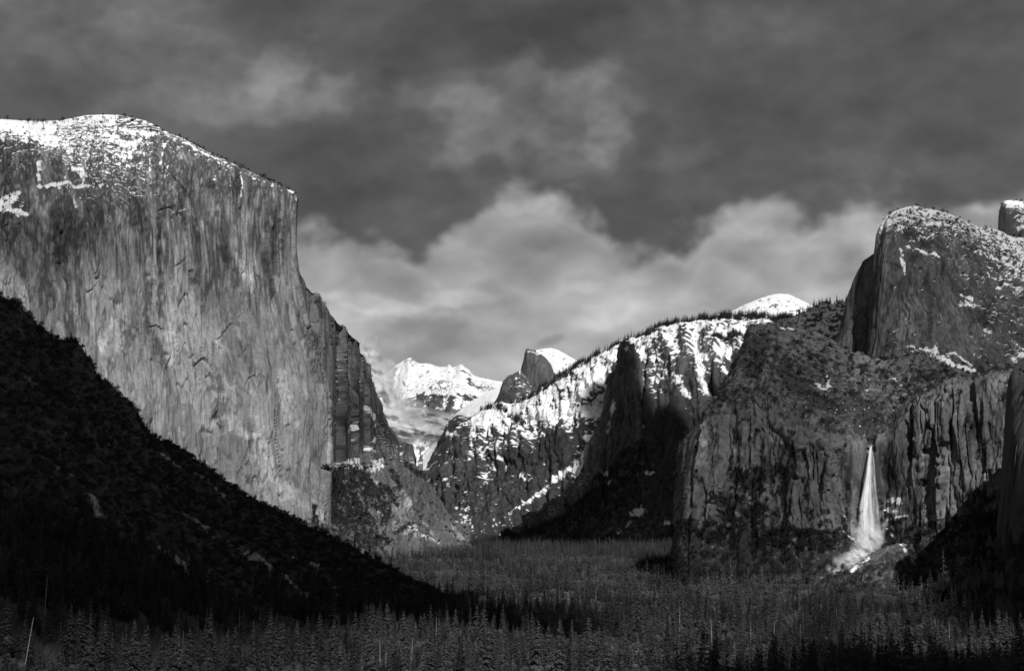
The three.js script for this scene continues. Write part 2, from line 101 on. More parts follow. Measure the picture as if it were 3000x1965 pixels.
  shaded_buttress: {nu:260,front:2,rows:[{n:3,a:0,b:0,p:[[0,-673.3,-60,-4835],[0.0412,-660.8,-60,-4866.8],[0.0875,-646.3,-60,-4902.6],[0.1287,-633.3,-60,-4934.4],[0.1673,-621.2,-60,-4964.2],[0.206,-608.8,-60,-4994],[0.2446,-596.2,-60,-5023.8],[0.2626,-590.1,-60,-5037.8],[0.2832,-583.2,-60,-5053.7],[0.3218,-576.1,-60,-5133.7],[0.3604,-568.5,-60,-5213.7],[0.3991,-560.2,-60,-5291.8],[0.4634,-548.5,-60,-5455],[0.5201,-537.4,-60,-5604.8],[0.5304,-534.7,-60,-5627.8],[0.5355,-533.2,-60,-5639.2],[0.5612,-526.5,-60,-5696.6],[0.5818,-520.8,-60,-5742.5],[0.6024,-514.8,-60,-5788.4],[0.6308,-506.4,-60,-5851.5],[0.6565,-498.5,-60,-5908.9],[0.7003,-484.2,-60,-6001.1],[0.744,-466.1,-60,-6052.7],[0.8033,-441.4,-60,-6123.8],[0.829,-430.7,-60,-6160],[0.8753,-411.5,-60,-6225.2],[0.9114,-396.2,-60,-6275.8],[0.9371,-384.9,-60,-6312.1],[0.95,-379,-60,-6330.2],[1,-451,-80,-6730.2]]},{n:8,a:0.6,b:0.01,p:[[0,-673.3,673.4,-4660],[0.0412,-660.8,656.1,-4691.8],[0.0875,-646.3,623.7,-4727.6],[0.1287,-633.3,604.7,-4759.4],[0.1673,-621.2,596,-4789.2],[0.206,-608.8,588.1,-4819],[0.2446,-596.2,573.5,-4848.8],[0.2626,-590.1,561.4,-4862.8],[0.2832,-583.2,549.4,-4878.7],[0.3218,-576.1,544.9,-4958.7],[0.3604,-568.5,539.9,-5038.7],[0.3991,-560.2,537.1,-5116.8],[0.4634,-548.5,526.9,-5280],[0.5201,-537.4,523.9,-5429.8],[0.5304,-534.7,513.6,-5452.8],[0.5355,-533.2,498.9,-5464.2],[0.5612,-526.5,488.4,-5521.6],[0.5818,-520.8,474.3,-5567.5],[0.6024,-514.8,442.5,-5613.4],[0.6308,-506.4,409.2,-5676.5],[0.6565,-498.5,381.3,-5733.9],[0.7003,-484.2,335.6,-5826.1],[0.744,-466.1,289.7,-5877.7],[0.8033,-441.4,259.7,-5948.8],[0.829,-430.7,238,-5985],[0.8753,-411.5,240.5,-6050.2],[0.9114,-396.2,236.5,-6100.8],[0.9371,-384.9,212.8,-6137.1],[0.95,-379,178.8,-6155.2],[1,-451.6,158.8,-6555.2]]},{n:90,a:0.55,b:0,p:[[0,-572.1,793.4,-3960],[0.0412,-562.2,776.1,-3991.8],[0.0875,-550.6,743.7,-4027.6],[0.1287,-540.2,724.7,-4059.4],[0.1673,-530.4,716,-4089.2],[0.206,-520.4,708.1,-4119],[0.2446,-510.1,693.5,-4148.8],[0.2626,-505.2,681.4,-4162.8],[0.2832,-499.5,669.4,-4178.7],[0.3218,-494.8,664.9,-4258.7],[0.3604,-489.5,659.9,-4338.7],[0.3991,-483.5,657.1,-4416.8],[0.4634,-475.8,646.9,-4580],[0.5201,-468.1,643.9,-4729.8],[0.5304,-466.1,633.6,-4752.8],[0.5355,-464.9,618.9,-4764.2],[0.5612,-459.7,608.4,-4821.6],[0.5818,-455.3,594.3,-4867.5],[0.6024,-450.6,562.5,-4913.4],[0.6308,-444,529.2,-4976.5],[0.6565,-437.7,501.3,-5033.9],[0.7003,-426.1,455.6,-5126.1],[0.744,-410.6,409.7,-5177.7],[0.8033,-389.4,379.7,-5248.8],[0.829,-380.3,358,-5285],[0.8753,-363.9,360.5,-5350.2],[0.9114,-350.7,356.5,-5400.8],[0.9371,-341,332.8,-5437.1],[0.95,-335.9,298.8,-5455.2],[1,-408.5,278.8,-5855.2]]},{n:70,a:1,b:0.01,p:[[0,-570,656,-3960],[0.1287,-535.1,611.2,-4032.7],[0.2317,-506,572.2,-4090.9],[0.3347,-483.7,538.1,-4216],[0.4634,-465.6,513.4,-4495],[0.5664,-448.8,480.4,-4741.4],[0.6436,-431.6,432.3,-4908.6],[0.7209,-411.2,379.7,-5062.5],[0.8238,-379.1,332.2,-5238.3],[0.9011,-354.1,322.8,-5383.3],[0.95,-337.1,294.5,-5475.2],[1,-409.7,274.5,-5875.2]]},{n:70,a:1,b:0.02,p:[[0,-561.6,476.8,-3920],[0.2317,-499.4,442.7,-4050.9],[0.3862,-469.8,420.5,-4272],[0.5407,-449.2,402.4,-4645.7],[0.6436,-427.5,365.9,-4868.6],[0.7466,-400,335.4,-5065],[0.8496,-368.1,313,-5246.7],[0.95,-334.6,286.4,-5435.2],[1,-407.2,266.4,-5835.2]]},{n:40,a:1,b:0.02,p:[[0,-553.4,311.3,-3880],[0.2317,-492.8,307.7,-4010.9],[0.3862,-464.2,311.2,-4232],[0.5407,-444.4,311.4,-4605.7],[0.6694,-417.6,302.4,-4884.3],[0.7981,-380.7,292.2,-5110],[0.95,-332,270.2,-5395.2],[1,-404.6,250.2,-5795.2]]},{n:6,a:1,b:0.02,p:[[0,-549.4,234.6,-3860],[0.3089,-472.2,240.4,-4068],[0.4995,-448.5,260.5,-4489.5],[0.6951,-409.5,268,-4920],[0.95,-330.6,240.4,-5375.2],[1,-403.2,220.4,-5775.2]]},{n:2,a:1,b:0.02,p:[[0,-548.7,184.1,-3860],[0.4995,-447.8,197.8,-4489.5],[0.95,-330.4,205.3,-5375.2],[1,-403,185.3,-5775.2]]}],marks:{snow:[[[-454.5,360.7,-4403.9,5.8],[-451.9,377.5,-4491.4,9.9],[-447.4,376.7,-4577.3,8],[-448,361.7,-4533.9,4]],[[-450.1,344.5,-4477.3,2.9],[-450.2,334,-4460.5,2.9]],[[-439.8,445,-4761.2,8.4],[-431.7,434.2,-4848.2,12.8],[-425.2,410.2,-4899.6,10.8],[-427.8,386.2,-4846.2,5.3]],[[-424.8,354,-4838.8,7.4],[-426.4,341.9,-4798.2,5.3]],[[-438.8,331.2,-4651.2,5.1],[-430.3,318.5,-4728.1,7.3],[-419.4,314.9,-4842.1,6.4]],[[-472.5,255.4,-4061.8,4.4],[-459.4,263.1,-4235.6,4.6],[-446.3,276.5,-4466,8.8],[-439.5,271,-4559.5,6]],[[-425.4,271.7,-4713.4,9.3],[-416.9,280.4,-4817.1,10.6],[-408.4,284.8,-4904.4,7.5]],[[-457.7,611.7,-4800.6,4.2],[-452.1,595.5,-4856.3,3.2],[-452.4,568.6,-4793.4,2.1]],[[-467,563.9,-4504,3],[-464.7,556.2,-4530.3,3]],[[-408.7,398,-5098.2,3.4],[-404.8,391.2,-5120.4,3.4]],[[-366.9,349.7,-5309.7,5.8],[-373.5,354.6,-5286.7,4.6]],[[-392.6,348.2,-5112.4,4.5],[-384.5,338.5,-5155.9,4.5]],[[-487.1,638.5,-4276.9,2.8],[-484.1,621.3,-4294.4,2.8],[-483,599.7,-4270,1.9]],[[-448.4,442.4,-4632.7,5.1],[-451.7,423.2,-4565,4]]],groove:[[[-490.5,632.6,-4224.4,3.7],[-482.2,556.9,-4217.7,5.6],[-477.8,481.8,-4211.5,5.6],[-476.8,406,-4185.3,4.6],[-474.2,321.5,-4139.4,4.5],[-470.8,265.7,-4084.6,3.6]],[[-478.9,596.9,-4336.1,2.9],[-469.9,511.6,-4350.5,2.9]],[[-463,535,-4516.8,4],[-455.5,467.3,-4547.9,4],[-450.4,407.6,-4553.4,4]],[[-521.3,681.7,-4092.8,2.7],[-512.7,646.1,-4100.5,2.7]],[[-445.5,380.3,-4610,4.1],[-438.8,331.2,-4651.2,4.1]],[[-461.4,364.8,-4287.4,2.8],[-457.2,279.9,-4274,2.8]]],dark:[[[-484.8,608.1,-4259.6,13.2],[-479.8,499.6,-4202.1,11.1],[-475.2,406.6,-4195.8,14.8],[-468.1,285.4,-4146,16.4]],[[-462,374.5,-4291.9,18.9],[-458.2,327.9,-4305.4,18.9],[-458,289,-4263,16.8]],[[-447.1,411.3,-4622.5,16.3],[-442.3,350.8,-4632.1,14.2]],[[-469.2,635.4,-4616.3,12.2],[-460.9,576.3,-4642.2,10.2]],[[-518.6,692.6,-4106.4,9.1],[-507,658.5,-4126.9,9.1]]],pale:[[[-472,565.3,-4410.4,9.7],[-465.9,496.6,-4405.3,13.6],[-462.5,436.7,-4379.7,11.6]],[[-426.7,303.6,-4747.3,14.6],[-441.1,298.3,-4572.7,12]],[[-404.2,332.5,-4980.6,13.1],[-388.5,313.1,-5062.8,11.1]]]}},
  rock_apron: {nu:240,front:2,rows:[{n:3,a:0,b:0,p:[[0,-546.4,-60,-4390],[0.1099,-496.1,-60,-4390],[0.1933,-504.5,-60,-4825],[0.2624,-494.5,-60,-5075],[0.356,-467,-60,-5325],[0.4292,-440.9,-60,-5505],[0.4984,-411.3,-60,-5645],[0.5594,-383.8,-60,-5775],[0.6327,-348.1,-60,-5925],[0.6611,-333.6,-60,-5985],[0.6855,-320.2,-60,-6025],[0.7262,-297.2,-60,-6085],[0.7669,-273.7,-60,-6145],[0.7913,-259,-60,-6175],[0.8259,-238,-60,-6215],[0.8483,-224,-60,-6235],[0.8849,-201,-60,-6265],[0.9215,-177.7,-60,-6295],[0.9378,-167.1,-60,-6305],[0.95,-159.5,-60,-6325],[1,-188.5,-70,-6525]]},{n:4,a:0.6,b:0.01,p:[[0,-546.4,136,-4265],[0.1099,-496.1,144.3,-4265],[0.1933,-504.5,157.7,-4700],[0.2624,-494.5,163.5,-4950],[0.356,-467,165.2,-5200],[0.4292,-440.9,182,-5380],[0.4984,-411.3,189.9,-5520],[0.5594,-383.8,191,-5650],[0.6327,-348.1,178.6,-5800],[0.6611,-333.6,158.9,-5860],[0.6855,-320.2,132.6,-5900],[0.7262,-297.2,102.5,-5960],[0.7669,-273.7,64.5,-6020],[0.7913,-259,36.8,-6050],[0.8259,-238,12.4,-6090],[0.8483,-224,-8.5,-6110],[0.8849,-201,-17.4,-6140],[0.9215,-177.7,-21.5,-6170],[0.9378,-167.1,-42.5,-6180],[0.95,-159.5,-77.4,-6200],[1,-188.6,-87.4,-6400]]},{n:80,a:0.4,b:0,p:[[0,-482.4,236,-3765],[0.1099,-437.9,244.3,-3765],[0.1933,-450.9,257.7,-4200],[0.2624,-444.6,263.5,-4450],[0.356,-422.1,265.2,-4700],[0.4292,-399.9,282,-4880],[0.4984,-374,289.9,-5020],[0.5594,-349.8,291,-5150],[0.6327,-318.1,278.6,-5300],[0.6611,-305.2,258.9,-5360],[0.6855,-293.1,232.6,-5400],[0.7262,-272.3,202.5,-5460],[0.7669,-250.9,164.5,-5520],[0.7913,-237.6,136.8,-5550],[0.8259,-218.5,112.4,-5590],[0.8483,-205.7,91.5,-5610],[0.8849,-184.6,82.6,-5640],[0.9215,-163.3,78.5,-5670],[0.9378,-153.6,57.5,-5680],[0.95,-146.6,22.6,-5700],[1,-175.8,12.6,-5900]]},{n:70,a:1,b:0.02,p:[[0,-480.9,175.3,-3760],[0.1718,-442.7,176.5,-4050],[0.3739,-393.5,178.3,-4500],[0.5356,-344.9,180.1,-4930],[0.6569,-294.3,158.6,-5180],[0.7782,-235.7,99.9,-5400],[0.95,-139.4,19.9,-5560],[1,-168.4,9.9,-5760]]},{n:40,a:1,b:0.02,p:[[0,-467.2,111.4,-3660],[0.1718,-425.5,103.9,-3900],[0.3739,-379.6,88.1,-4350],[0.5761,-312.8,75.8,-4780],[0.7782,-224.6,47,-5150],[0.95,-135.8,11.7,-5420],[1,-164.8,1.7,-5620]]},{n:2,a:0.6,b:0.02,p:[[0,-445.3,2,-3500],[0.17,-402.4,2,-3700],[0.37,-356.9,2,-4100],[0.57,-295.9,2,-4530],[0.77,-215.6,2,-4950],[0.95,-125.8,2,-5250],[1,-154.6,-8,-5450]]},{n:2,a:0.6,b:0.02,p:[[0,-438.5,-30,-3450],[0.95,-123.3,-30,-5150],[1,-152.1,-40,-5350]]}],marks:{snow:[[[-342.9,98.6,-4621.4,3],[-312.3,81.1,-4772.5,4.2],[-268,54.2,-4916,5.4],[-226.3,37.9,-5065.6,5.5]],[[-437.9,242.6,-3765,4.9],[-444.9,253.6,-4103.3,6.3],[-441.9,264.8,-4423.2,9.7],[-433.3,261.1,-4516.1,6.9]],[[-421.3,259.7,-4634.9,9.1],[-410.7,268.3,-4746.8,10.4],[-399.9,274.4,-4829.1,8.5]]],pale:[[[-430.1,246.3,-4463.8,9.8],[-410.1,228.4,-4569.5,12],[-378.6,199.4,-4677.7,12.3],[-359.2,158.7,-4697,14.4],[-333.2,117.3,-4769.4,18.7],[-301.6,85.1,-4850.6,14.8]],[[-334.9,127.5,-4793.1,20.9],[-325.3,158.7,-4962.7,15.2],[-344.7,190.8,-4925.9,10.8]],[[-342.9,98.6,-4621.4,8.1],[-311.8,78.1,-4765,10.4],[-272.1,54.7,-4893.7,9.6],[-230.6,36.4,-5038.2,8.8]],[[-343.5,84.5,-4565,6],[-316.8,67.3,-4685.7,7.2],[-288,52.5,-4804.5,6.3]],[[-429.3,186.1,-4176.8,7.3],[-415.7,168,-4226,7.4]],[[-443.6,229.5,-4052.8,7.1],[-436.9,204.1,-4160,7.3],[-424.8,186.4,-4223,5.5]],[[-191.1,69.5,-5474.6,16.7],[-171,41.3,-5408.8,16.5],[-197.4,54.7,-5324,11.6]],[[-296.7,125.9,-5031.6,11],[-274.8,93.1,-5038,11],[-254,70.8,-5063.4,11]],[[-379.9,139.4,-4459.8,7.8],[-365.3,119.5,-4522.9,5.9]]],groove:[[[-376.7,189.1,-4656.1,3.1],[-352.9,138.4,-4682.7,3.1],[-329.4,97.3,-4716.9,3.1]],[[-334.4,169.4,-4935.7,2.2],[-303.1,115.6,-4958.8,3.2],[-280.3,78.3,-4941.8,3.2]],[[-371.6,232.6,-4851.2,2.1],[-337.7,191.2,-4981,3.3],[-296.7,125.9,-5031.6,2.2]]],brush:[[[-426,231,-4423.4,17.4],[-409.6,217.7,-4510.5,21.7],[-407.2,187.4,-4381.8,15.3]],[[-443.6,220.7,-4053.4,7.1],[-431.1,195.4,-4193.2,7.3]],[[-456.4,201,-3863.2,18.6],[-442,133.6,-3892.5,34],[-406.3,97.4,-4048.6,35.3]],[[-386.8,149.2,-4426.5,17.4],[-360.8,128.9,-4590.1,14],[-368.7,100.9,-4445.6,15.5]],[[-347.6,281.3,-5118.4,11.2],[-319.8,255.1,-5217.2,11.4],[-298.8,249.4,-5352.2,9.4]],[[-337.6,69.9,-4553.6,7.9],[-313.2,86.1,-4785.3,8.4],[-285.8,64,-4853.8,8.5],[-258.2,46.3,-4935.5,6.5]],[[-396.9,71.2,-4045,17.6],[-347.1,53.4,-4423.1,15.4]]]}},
  far_snow_peak: {nu:240,front:2,rows:[{n:3,a:0,b:0,p:[[0,-2043.6,-60,-20550],[0.0588,-1915.2,-60,-20550],[0.1275,-1765.1,-60,-20550],[0.149,-1718.1,-60,-20550],[0.1745,-1653.8,-60,-20450],[0.2,-1598.1,-60,-20450],[0.251,-1478.6,-60,-20350],[0.302,-1366.7,-60,-20350],[0.3235,-1312.6,-60,-20250],[0.3412,-1273.9,-60,-20250],[0.3569,-1239.3,-60,-20250],[0.3843,-1178.8,-60,-20250],[0.4216,-1097,-60,-20250],[0.4549,-1023.8,-60,-20250],[0.5059,-911.8,-60,-20250],[0.5471,-817.3,-60,-20150],[0.5529,-804.6,-60,-20150],[0.5667,-774.6,-60,-20150],[0.5765,-753.1,-60,-20150],[0.598,-706,-60,-20150],[0.6235,-647.1,-60,-20050],[0.6392,-613,-60,-20050],[0.649,-591.7,-60,-20050],[0.6745,-536.2,-60,-20050],[0.6863,-510.6,-60,-20050],[0.7059,-468,-60,-20050],[0.7412,-389.3,-60,-19950],[0.7824,-300.4,-60,-19950],[0.8137,-232.7,-60,-19950],[0.8431,-169.2,-60,-19950],[0.9216,0,-60,-19950],[1,169.1,-60,-19950]]},{n:4,a:0.6,b:0.01,p:[[0,-2043.6,325.8,-19800],[0.0588,-1915.2,491.9,-19800],[0.1275,-1765.1,695.3,-19800],[0.149,-1718.1,780.5,-19800],[0.1745,-1653.8,847,-19700],[0.2,-1598.1,924.5,-19700],[0.251,-1478.6,1015.5,-19600],[0.302,-1366.7,1070.6,-19600],[0.3235,-1312.6,1083.5,-19500],[0.3412,-1273.9,1090.8,-19500],[0.3569,-1239.3,1076.2,-19500],[0.3843,-1178.8,1035.9,-19500],[0.4216,-1097,1025,-19500],[0.4549,-1023.8,1017.7,-19500],[0.5059,-911.8,992.1,-19500],[0.5471,-817.3,987.1,-19400],[0.5529,-804.6,1005.2,-19400],[0.5667,-774.6,1008.8,-19400],[0.5765,-753.1,976.2,-19400],[0.598,-706,976.2,-19400],[0.6235,-647.1,996.4,-19300],[0.6392,-613,985.6,-19300],[0.649,-591.7,967.5,-19300],[0.6745,-536.2,938.7,-19300],[0.6863,-510.6,906.2,-19300],[0.7059,-468,881,-19300],[0.7412,-389.3,847.8,-19200],[0.7824,-300.4,840.7,-19200],[0.8137,-232.7,826.4,-19200],[0.8431,-169.2,819.2,-19200],[0.9216,0,779.8,-19200],[1,169.1,690.5,-19200]]},{n:60,a:0.35,b:0,p:[[0,-1734,925.8,-16800],[0.0588,-1625,1091.9,-16800],[0.1275,-1497.7,1295.3,-16800],[0.149,-1457.8,1380.5,-16800],[0.1745,-1401.9,1447,-16700],[0.2,-1354.8,1524.5,-16700],[0.251,-1252.3,1615.5,-16600],[0.302,-1157.5,1670.6,-16600],[0.3235,-1110.6,1683.5,-16500],[0.3412,-1077.9,1690.8,-16500],[0.3569,-1048.7,1676.2,-16500],[0.3843,-997.4,1635.9,-16500],[0.4216,-928.2,1625,-16500],[0.4549,-866.3,1617.7,-16500],[0.5059,-771.5,1592.1,-16500],[0.5471,-690.9,1587.1,-16400],[0.5529,-680.1,1605.2,-16400],[0.5667,-654.8,1608.8,-16400],[0.5765,-636.6,1576.2,-16400],[0.598,-596.8,1576.2,-16400],[0.6235,-546.5,1596.4,-16300],[0.6392,-517.7,1585.6,-16300],[0.649,-499.7,1567.5,-16300],[0.6745,-452.9,1538.7,-16300],[0.6863,-431.2,1506.2,-16300],[0.7059,-395.2,1481,-16300],[0.7412,-328.5,1447.8,-16200],[0.7824,-253.5,1440.7,-16200],[0.8137,-196.3,1426.4,-16200],[0.8431,-142.8,1419.2,-16200],[0.9216,0,1379.8,-16200],[1,142.7,1290.5,-16200]]},{n:30,a:1,b:0.02,p:[[0,-1691.9,835.6,-16400],[0.1373,-1407.7,1135.5,-16000],[0.2941,-1106.6,1324.9,-15700],[0.4118,-893.5,1334.7,-15600],[0.5294,-682.9,1327.1,-15500],[0.6275,-508.9,1336.6,-15400],[0.7255,-341.4,1292.9,-15500],[0.8431,-136.5,1241.6,-15500],[1,136.4,1139.1,-15500]]},{n:60,a:1,b:0.01,p:[[0,-1639.9,780.2,-15900],[0.1765,-1286.3,997.3,-15400],[0.3137,-1023.2,1134,-15000],[0.451,-787.3,1199.7,-14900],[0.5686,-586.5,1186.2,-14800],[0.6863,-393.6,1166.9,-14900],[0.8039,-198,1107.5,-15000],[1,131.9,1008.5,-15000]]},{n:30,a:1,b:0.02,p:[[0,-1586.9,625.8,-15400],[0.1765,-1251.7,843.7,-15000],[0.3137,-1008,899.6,-14800],[0.4314,-807.3,878.5,-14700],[0.5686,-577.4,889.6,-14600],[0.7255,-320.8,921.7,-14600],[1,128.2,825.5,-14600]]},{n:4,a:1,b:0.02,p:[[0,-1542.4,319.1,-15000],[0.3333,-939.5,436.4,-14300],[0.7255,-311.1,496.4,-14200],[1,124.5,527.4,-14200]]}],marks:{dark:[[[-969.8,1136.7,-14940.5,52.6],[-903.7,1168.9,-14930.2,46],[-853.5,1184.2,-14913.5,39.4],[-931.5,1066,-14859.9,45.8]],[[-779.6,1198.2,-14878.3,19.7],[-683.9,1159.8,-14795.4,45.6],[-753.4,1060.2,-14765.2,58.5],[-757.1,960.3,-14720.3,45.3],[-725.4,909.5,-14674.6,25.8]],[[-578.9,1174.7,-14775,26],[-588.8,1089,-14707.1,32.4],[-620,1023,-14685.9,25.8]],[[-506.8,1196.4,-14852.9,26.2],[-392.9,1165.1,-14874.4,29.5],[-331.2,1203.2,-15045.3,19.9]],[[-493.9,1506.3,-16001.3,28.2],[-440.4,1469.5,-15983.6,21.1]],[[-448.6,1391,-15659.9,20.7],[-376.6,1330.4,-15543.8,24],[-308.7,1315.4,-15572.7,24]],[[-824.4,1300.3,-15277.9,13.5],[-752.2,1338.9,-15520,13.7],[-675,1310.4,-15322.8,10.1]],[[-1052.3,1670.9,-16443.6,10.9],[-1023.1,1652.6,-16442.7,10.9]]],snow:[[[-689.4,1233.2,-14908.7,26.3],[-559.2,1248.5,-14937.8,29.6],[-430.2,1241.7,-15027.2,26.5],[-332.5,1220.4,-15101.1,16.6]],[[-649.9,1141.5,-14765,19.5],[-657.2,1057.4,-14718.7,16.2]],[[-503.2,1118.1,-14755.2,29.2],[-533.4,1056.1,-14698.1,25.9]],[[-999.5,1068.4,-14899.4,19.7],[-1032.8,1042.8,-14910.1,19.7]]]}},
  snow_ramp: {nu:110,front:2,rows:[{n:3,a:0,b:0,p:[[0,-855,-60,-15375],[0.125,-740.6,-60,-15375],[0.2143,-658.8,-60,-15375],[0.3214,-560.5,-60,-15375],[0.375,-511.3,-60,-15375],[0.4643,-429,-60,-15375],[0.5714,-330.1,-60,-15375],[0.6786,-231.2,-60,-15375],[0.7679,-148.7,-60,-15375],[0.8571,-66.1,-60,-15375],[1,66.1,-60,-15375]]},{n:3,a:0.6,b:0.01,p:[[0,-855,368.4,-15000],[0.125,-740.6,480.7,-15000],[0.2143,-658.8,569.4,-15000],[0.3214,-560.5,699.9,-15000],[0.375,-511.3,744.4,-15000],[0.4643,-429,806.8,-15000],[0.5714,-330.1,863.4,-15000],[0.6786,-231.2,914,-15000],[0.7679,-148.7,943.7,-15000],[0.8571,-66.1,961.6,-15000],[1,66.1,961.6,-15000]]},{n:40,a:0.3,b:0,p:[[0,-769.5,568.4,-13500],[0.125,-666.5,680.7,-13500],[0.2143,-592.9,769.4,-13500],[0.3214,-504.5,899.9,-13500],[0.375,-460.1,944.4,-13500],[0.4643,-386.1,1006.8,-13500],[0.5714,-297.1,1063.4,-13500],[0.6786,-208.1,1114,-13500],[0.7679,-133.8,1143.7,-13500],[0.8571,-59.5,1161.6,-13500],[1,59.5,1161.6,-13500]]},{n:30,a:1,b:0.02,p:[[0,-757.8,504.2,-13300],[0.2143,-579.2,646,-13200],[0.4286,-402.8,785.9,-13100],[0.6429,-229.5,898.2,-13050],[0.8571,-57.4,984.4,-13050],[1,57.4,984.4,-13050]]},{n:3,a:1,b:0.02,p:[[0,-734.1,353,-12900],[0.5,-338.1,548.7,-12850],[1,56.4,633.1,-12850]]}],marks:{snow:[[[-459.9,967.8,-13493.7,29.7],[-430.3,982.7,-13493.4,26.7]]]}},
  split_dome: {nu:170,front:2,rows:[{n:3,a:0,b:0,p:[[0,95.8,-75,-14525],[0.05,58.5,-60,-14225],[0.059,64.7,-60,-14225],[0.077,77.2,-60,-14225],[0.0905,86.5,-60,-14225],[0.113,101.9,-60,-14225],[0.1355,117.4,-60,-14225],[0.1491,126.6,-60,-14205],[0.1716,142,-60,-14205],[0.2121,170.6,-60,-14275],[0.2526,200,-60,-14375],[0.3697,284.2,-60,-14525],[0.4777,361.3,-60,-14575],[0.5588,418.3,-60,-14575],[0.6533,483,-60,-14525],[0.7479,547.2,-60,-14475],[0.8289,601.6,-60,-14425],[0.91,657.7,-60,-14425],[1,719.9,-60,-14425]]},{n:5,a:0.6,b:0.01,p:[[0,95.8,852.5,-14300],[0.05,58.5,867.5,-14000],[0.059,64.7,983,-14000],[0.077,77.2,1127.7,-14000],[0.0905,86.5,1171.2,-14000],[0.113,101.9,1223.4,-14000],[0.1355,117.4,1290.2,-14000],[0.1491,126.6,1317.3,-13980],[0.1716,142,1326,-13980],[0.2121,170.6,1324.1,-14050],[0.2526,200,1331,-14150],[0.3697,284.2,1357.5,-14300],[0.4777,361.3,1368.4,-14350],[0.5588,418.3,1356.4,-14350],[0.6533,483,1318.8,-14300],[0.7479,547.2,1275.6,-14250],[0.8289,601.6,1241.5,-14200],[0.91,657.7,1188.5,-14200],[1,719.9,1114.9,-14200]]},{n:50,a:0.2,b:0,p:[[0,92,972.5,-13400],[0.05,54.8,987.5,-13100],[0.059,60.6,1103,-13100],[0.077,72.2,1247.7,-13100],[0.0905,80.9,1291.2,-13100],[0.113,95.4,1343.4,-13100],[0.1355,109.9,1410.2,-13100],[0.1491,118.4,1437.3,-13080],[0.1716,132.9,1446,-13080],[0.2121,159.7,1444.1,-13150],[0.2526,187.2,1451,-13250],[0.3697,266.3,1477.5,-13400],[0.4777,338.6,1488.4,-13450],[0.5588,392,1476.4,-13450],[0.6533,452.6,1438.8,-13400],[0.7479,512.7,1395.6,-13350],[0.8289,563.4,1361.5,-13300],[0.91,616,1308.5,-13300],[1,674.3,1234.9,-13300]]},{n:6,a:0.3,b:0,p:[[0,94.9,966.1,-13390],[0.05,57.6,981.1,-13090],[0.0681,69,1156.3,-13040],[0.1043,92.1,1314.9,-13040],[0.1495,120.9,1424.7,-13040],[0.249,184.5,1418,-13060],[0.344,245.4,1399.6,-13080],[0.4164,291.8,1362.8,-13090],[0.4752,329.4,1317.3,-13100],[0.5205,358.7,1258.1,-13120],[0.5793,396.8,1222,-13140],[0.706,477.7,1163.9,-13140],[1,665.5,1105.9,-13140]]},{n:50,a:1,b:0,p:[[0,94.9,959.7,-13380],[0.05,57.5,974.7,-13080],[0.0681,68.7,1138.9,-13000],[0.1088,94.5,1281.7,-12990],[0.1631,128.9,1381.5,-12980],[0.2581,189.2,1376.7,-12990],[0.344,243.9,1360.3,-13000],[0.4119,287,1326.6,-13010],[0.4662,321.8,1276.5,-13030],[0.5114,350.9,1214.7,-13050],[0.5929,402.9,1172.2,-13060],[1,661.3,1071.3,-13060]]},{n:8,a:1,b:0.02,p:[[0,79.5,903.1,-13200],[0.05,42.6,918.1,-12900],[0.2488,170,973.6,-12880],[0.514,340.1,1002,-12880],[1,651.6,945.3,-12880]]},{n:3,a:1,b:0.02,p:[[0,36,714.8,-12800],[0.05,0,729.8,-12500],[0.5457,329.6,784.7,-12500],[1,631.6,784.7,-12500]]}],marks:{snow:[[[260.4,1410.6,-13104.9,11.6],[303.9,1376.7,-13115.3,14.5],[341.3,1324,-13110.5,14.5],[375.8,1248.7,-13111.4,14.5]],[[215.7,1406.4,-13029.9,8.6],[258.9,1386.6,-13034.6,8.6]]]}},
  dome_shoulder: {nu:80,front:2,rows:[{n:3,a:0,b:0,p:[[0,-190.1,-60,-13425],[0.16,-131.7,-60,-13425],[0.24,-102.5,-60,-13425],[0.32,-73.3,-60,-13425],[0.392,-46.9,-60,-13425],[0.432,-32.3,-60,-13425],[0.52,0,-60,-13425],[0.576,20.5,-60,-13425],[0.624,38.3,-60,-13475],[0.68,58.9,-60,-13475],[0.728,76.5,-60,-13475],[0.776,94.2,-60,-13475],[1,176.5,-60,-13475]]},{n:3,a:0.6,b:0.01,p:[[0,-190.1,812.2,-13300],[0.16,-131.7,905.2,-13300],[0.24,-102.5,995.6,-13300],[0.32,-73.3,1060.6,-13300],[0.392,-46.9,1088.9,-13300],[0.432,-32.3,1105.8,-13300],[0.52,0,1111.5,-13300],[0.576,20.5,1117.2,-13300],[0.624,38.3,1132.7,-13350],[0.68,58.9,1149.7,-13350],[0.728,76.5,1155.4,-13350],[0.776,94.2,1127,-13350],[1,176.5,1041.8,-13350]]},{n:50,a:0.3,b:0,p:[[0,-183,912.2,-12800],[0.16,-126.8,1005.2,-12800],[0.24,-98.7,1095.6,-12800],[0.32,-70.5,1160.6,-12800],[0.392,-45.1,1188.9,-12800],[0.432,-31,1205.8,-12800],[0.52,0,1211.5,-12800],[0.576,19.8,1217.2,-12800],[0.624,36.8,1232.7,-12850],[0.68,56.7,1249.7,-12850],[0.728,73.7,1255.4,-12850],[0.776,90.7,1227,-12850],[1,169.9,1141.8,-12850]]},{n:40,a:1,b:0.02,p:[[0,-180,858.9,-12600],[0.36,-55.5,1011.5,-12600],[0.68,55.5,1067,-12600],[1,167.8,1046.2,-12700]]},{n:3,a:1,b:0.02,p:[[0,-175.6,720.7,-12300],[0.52,0,774.7,-12300],[1,163.5,806.9,-12400]]}]},
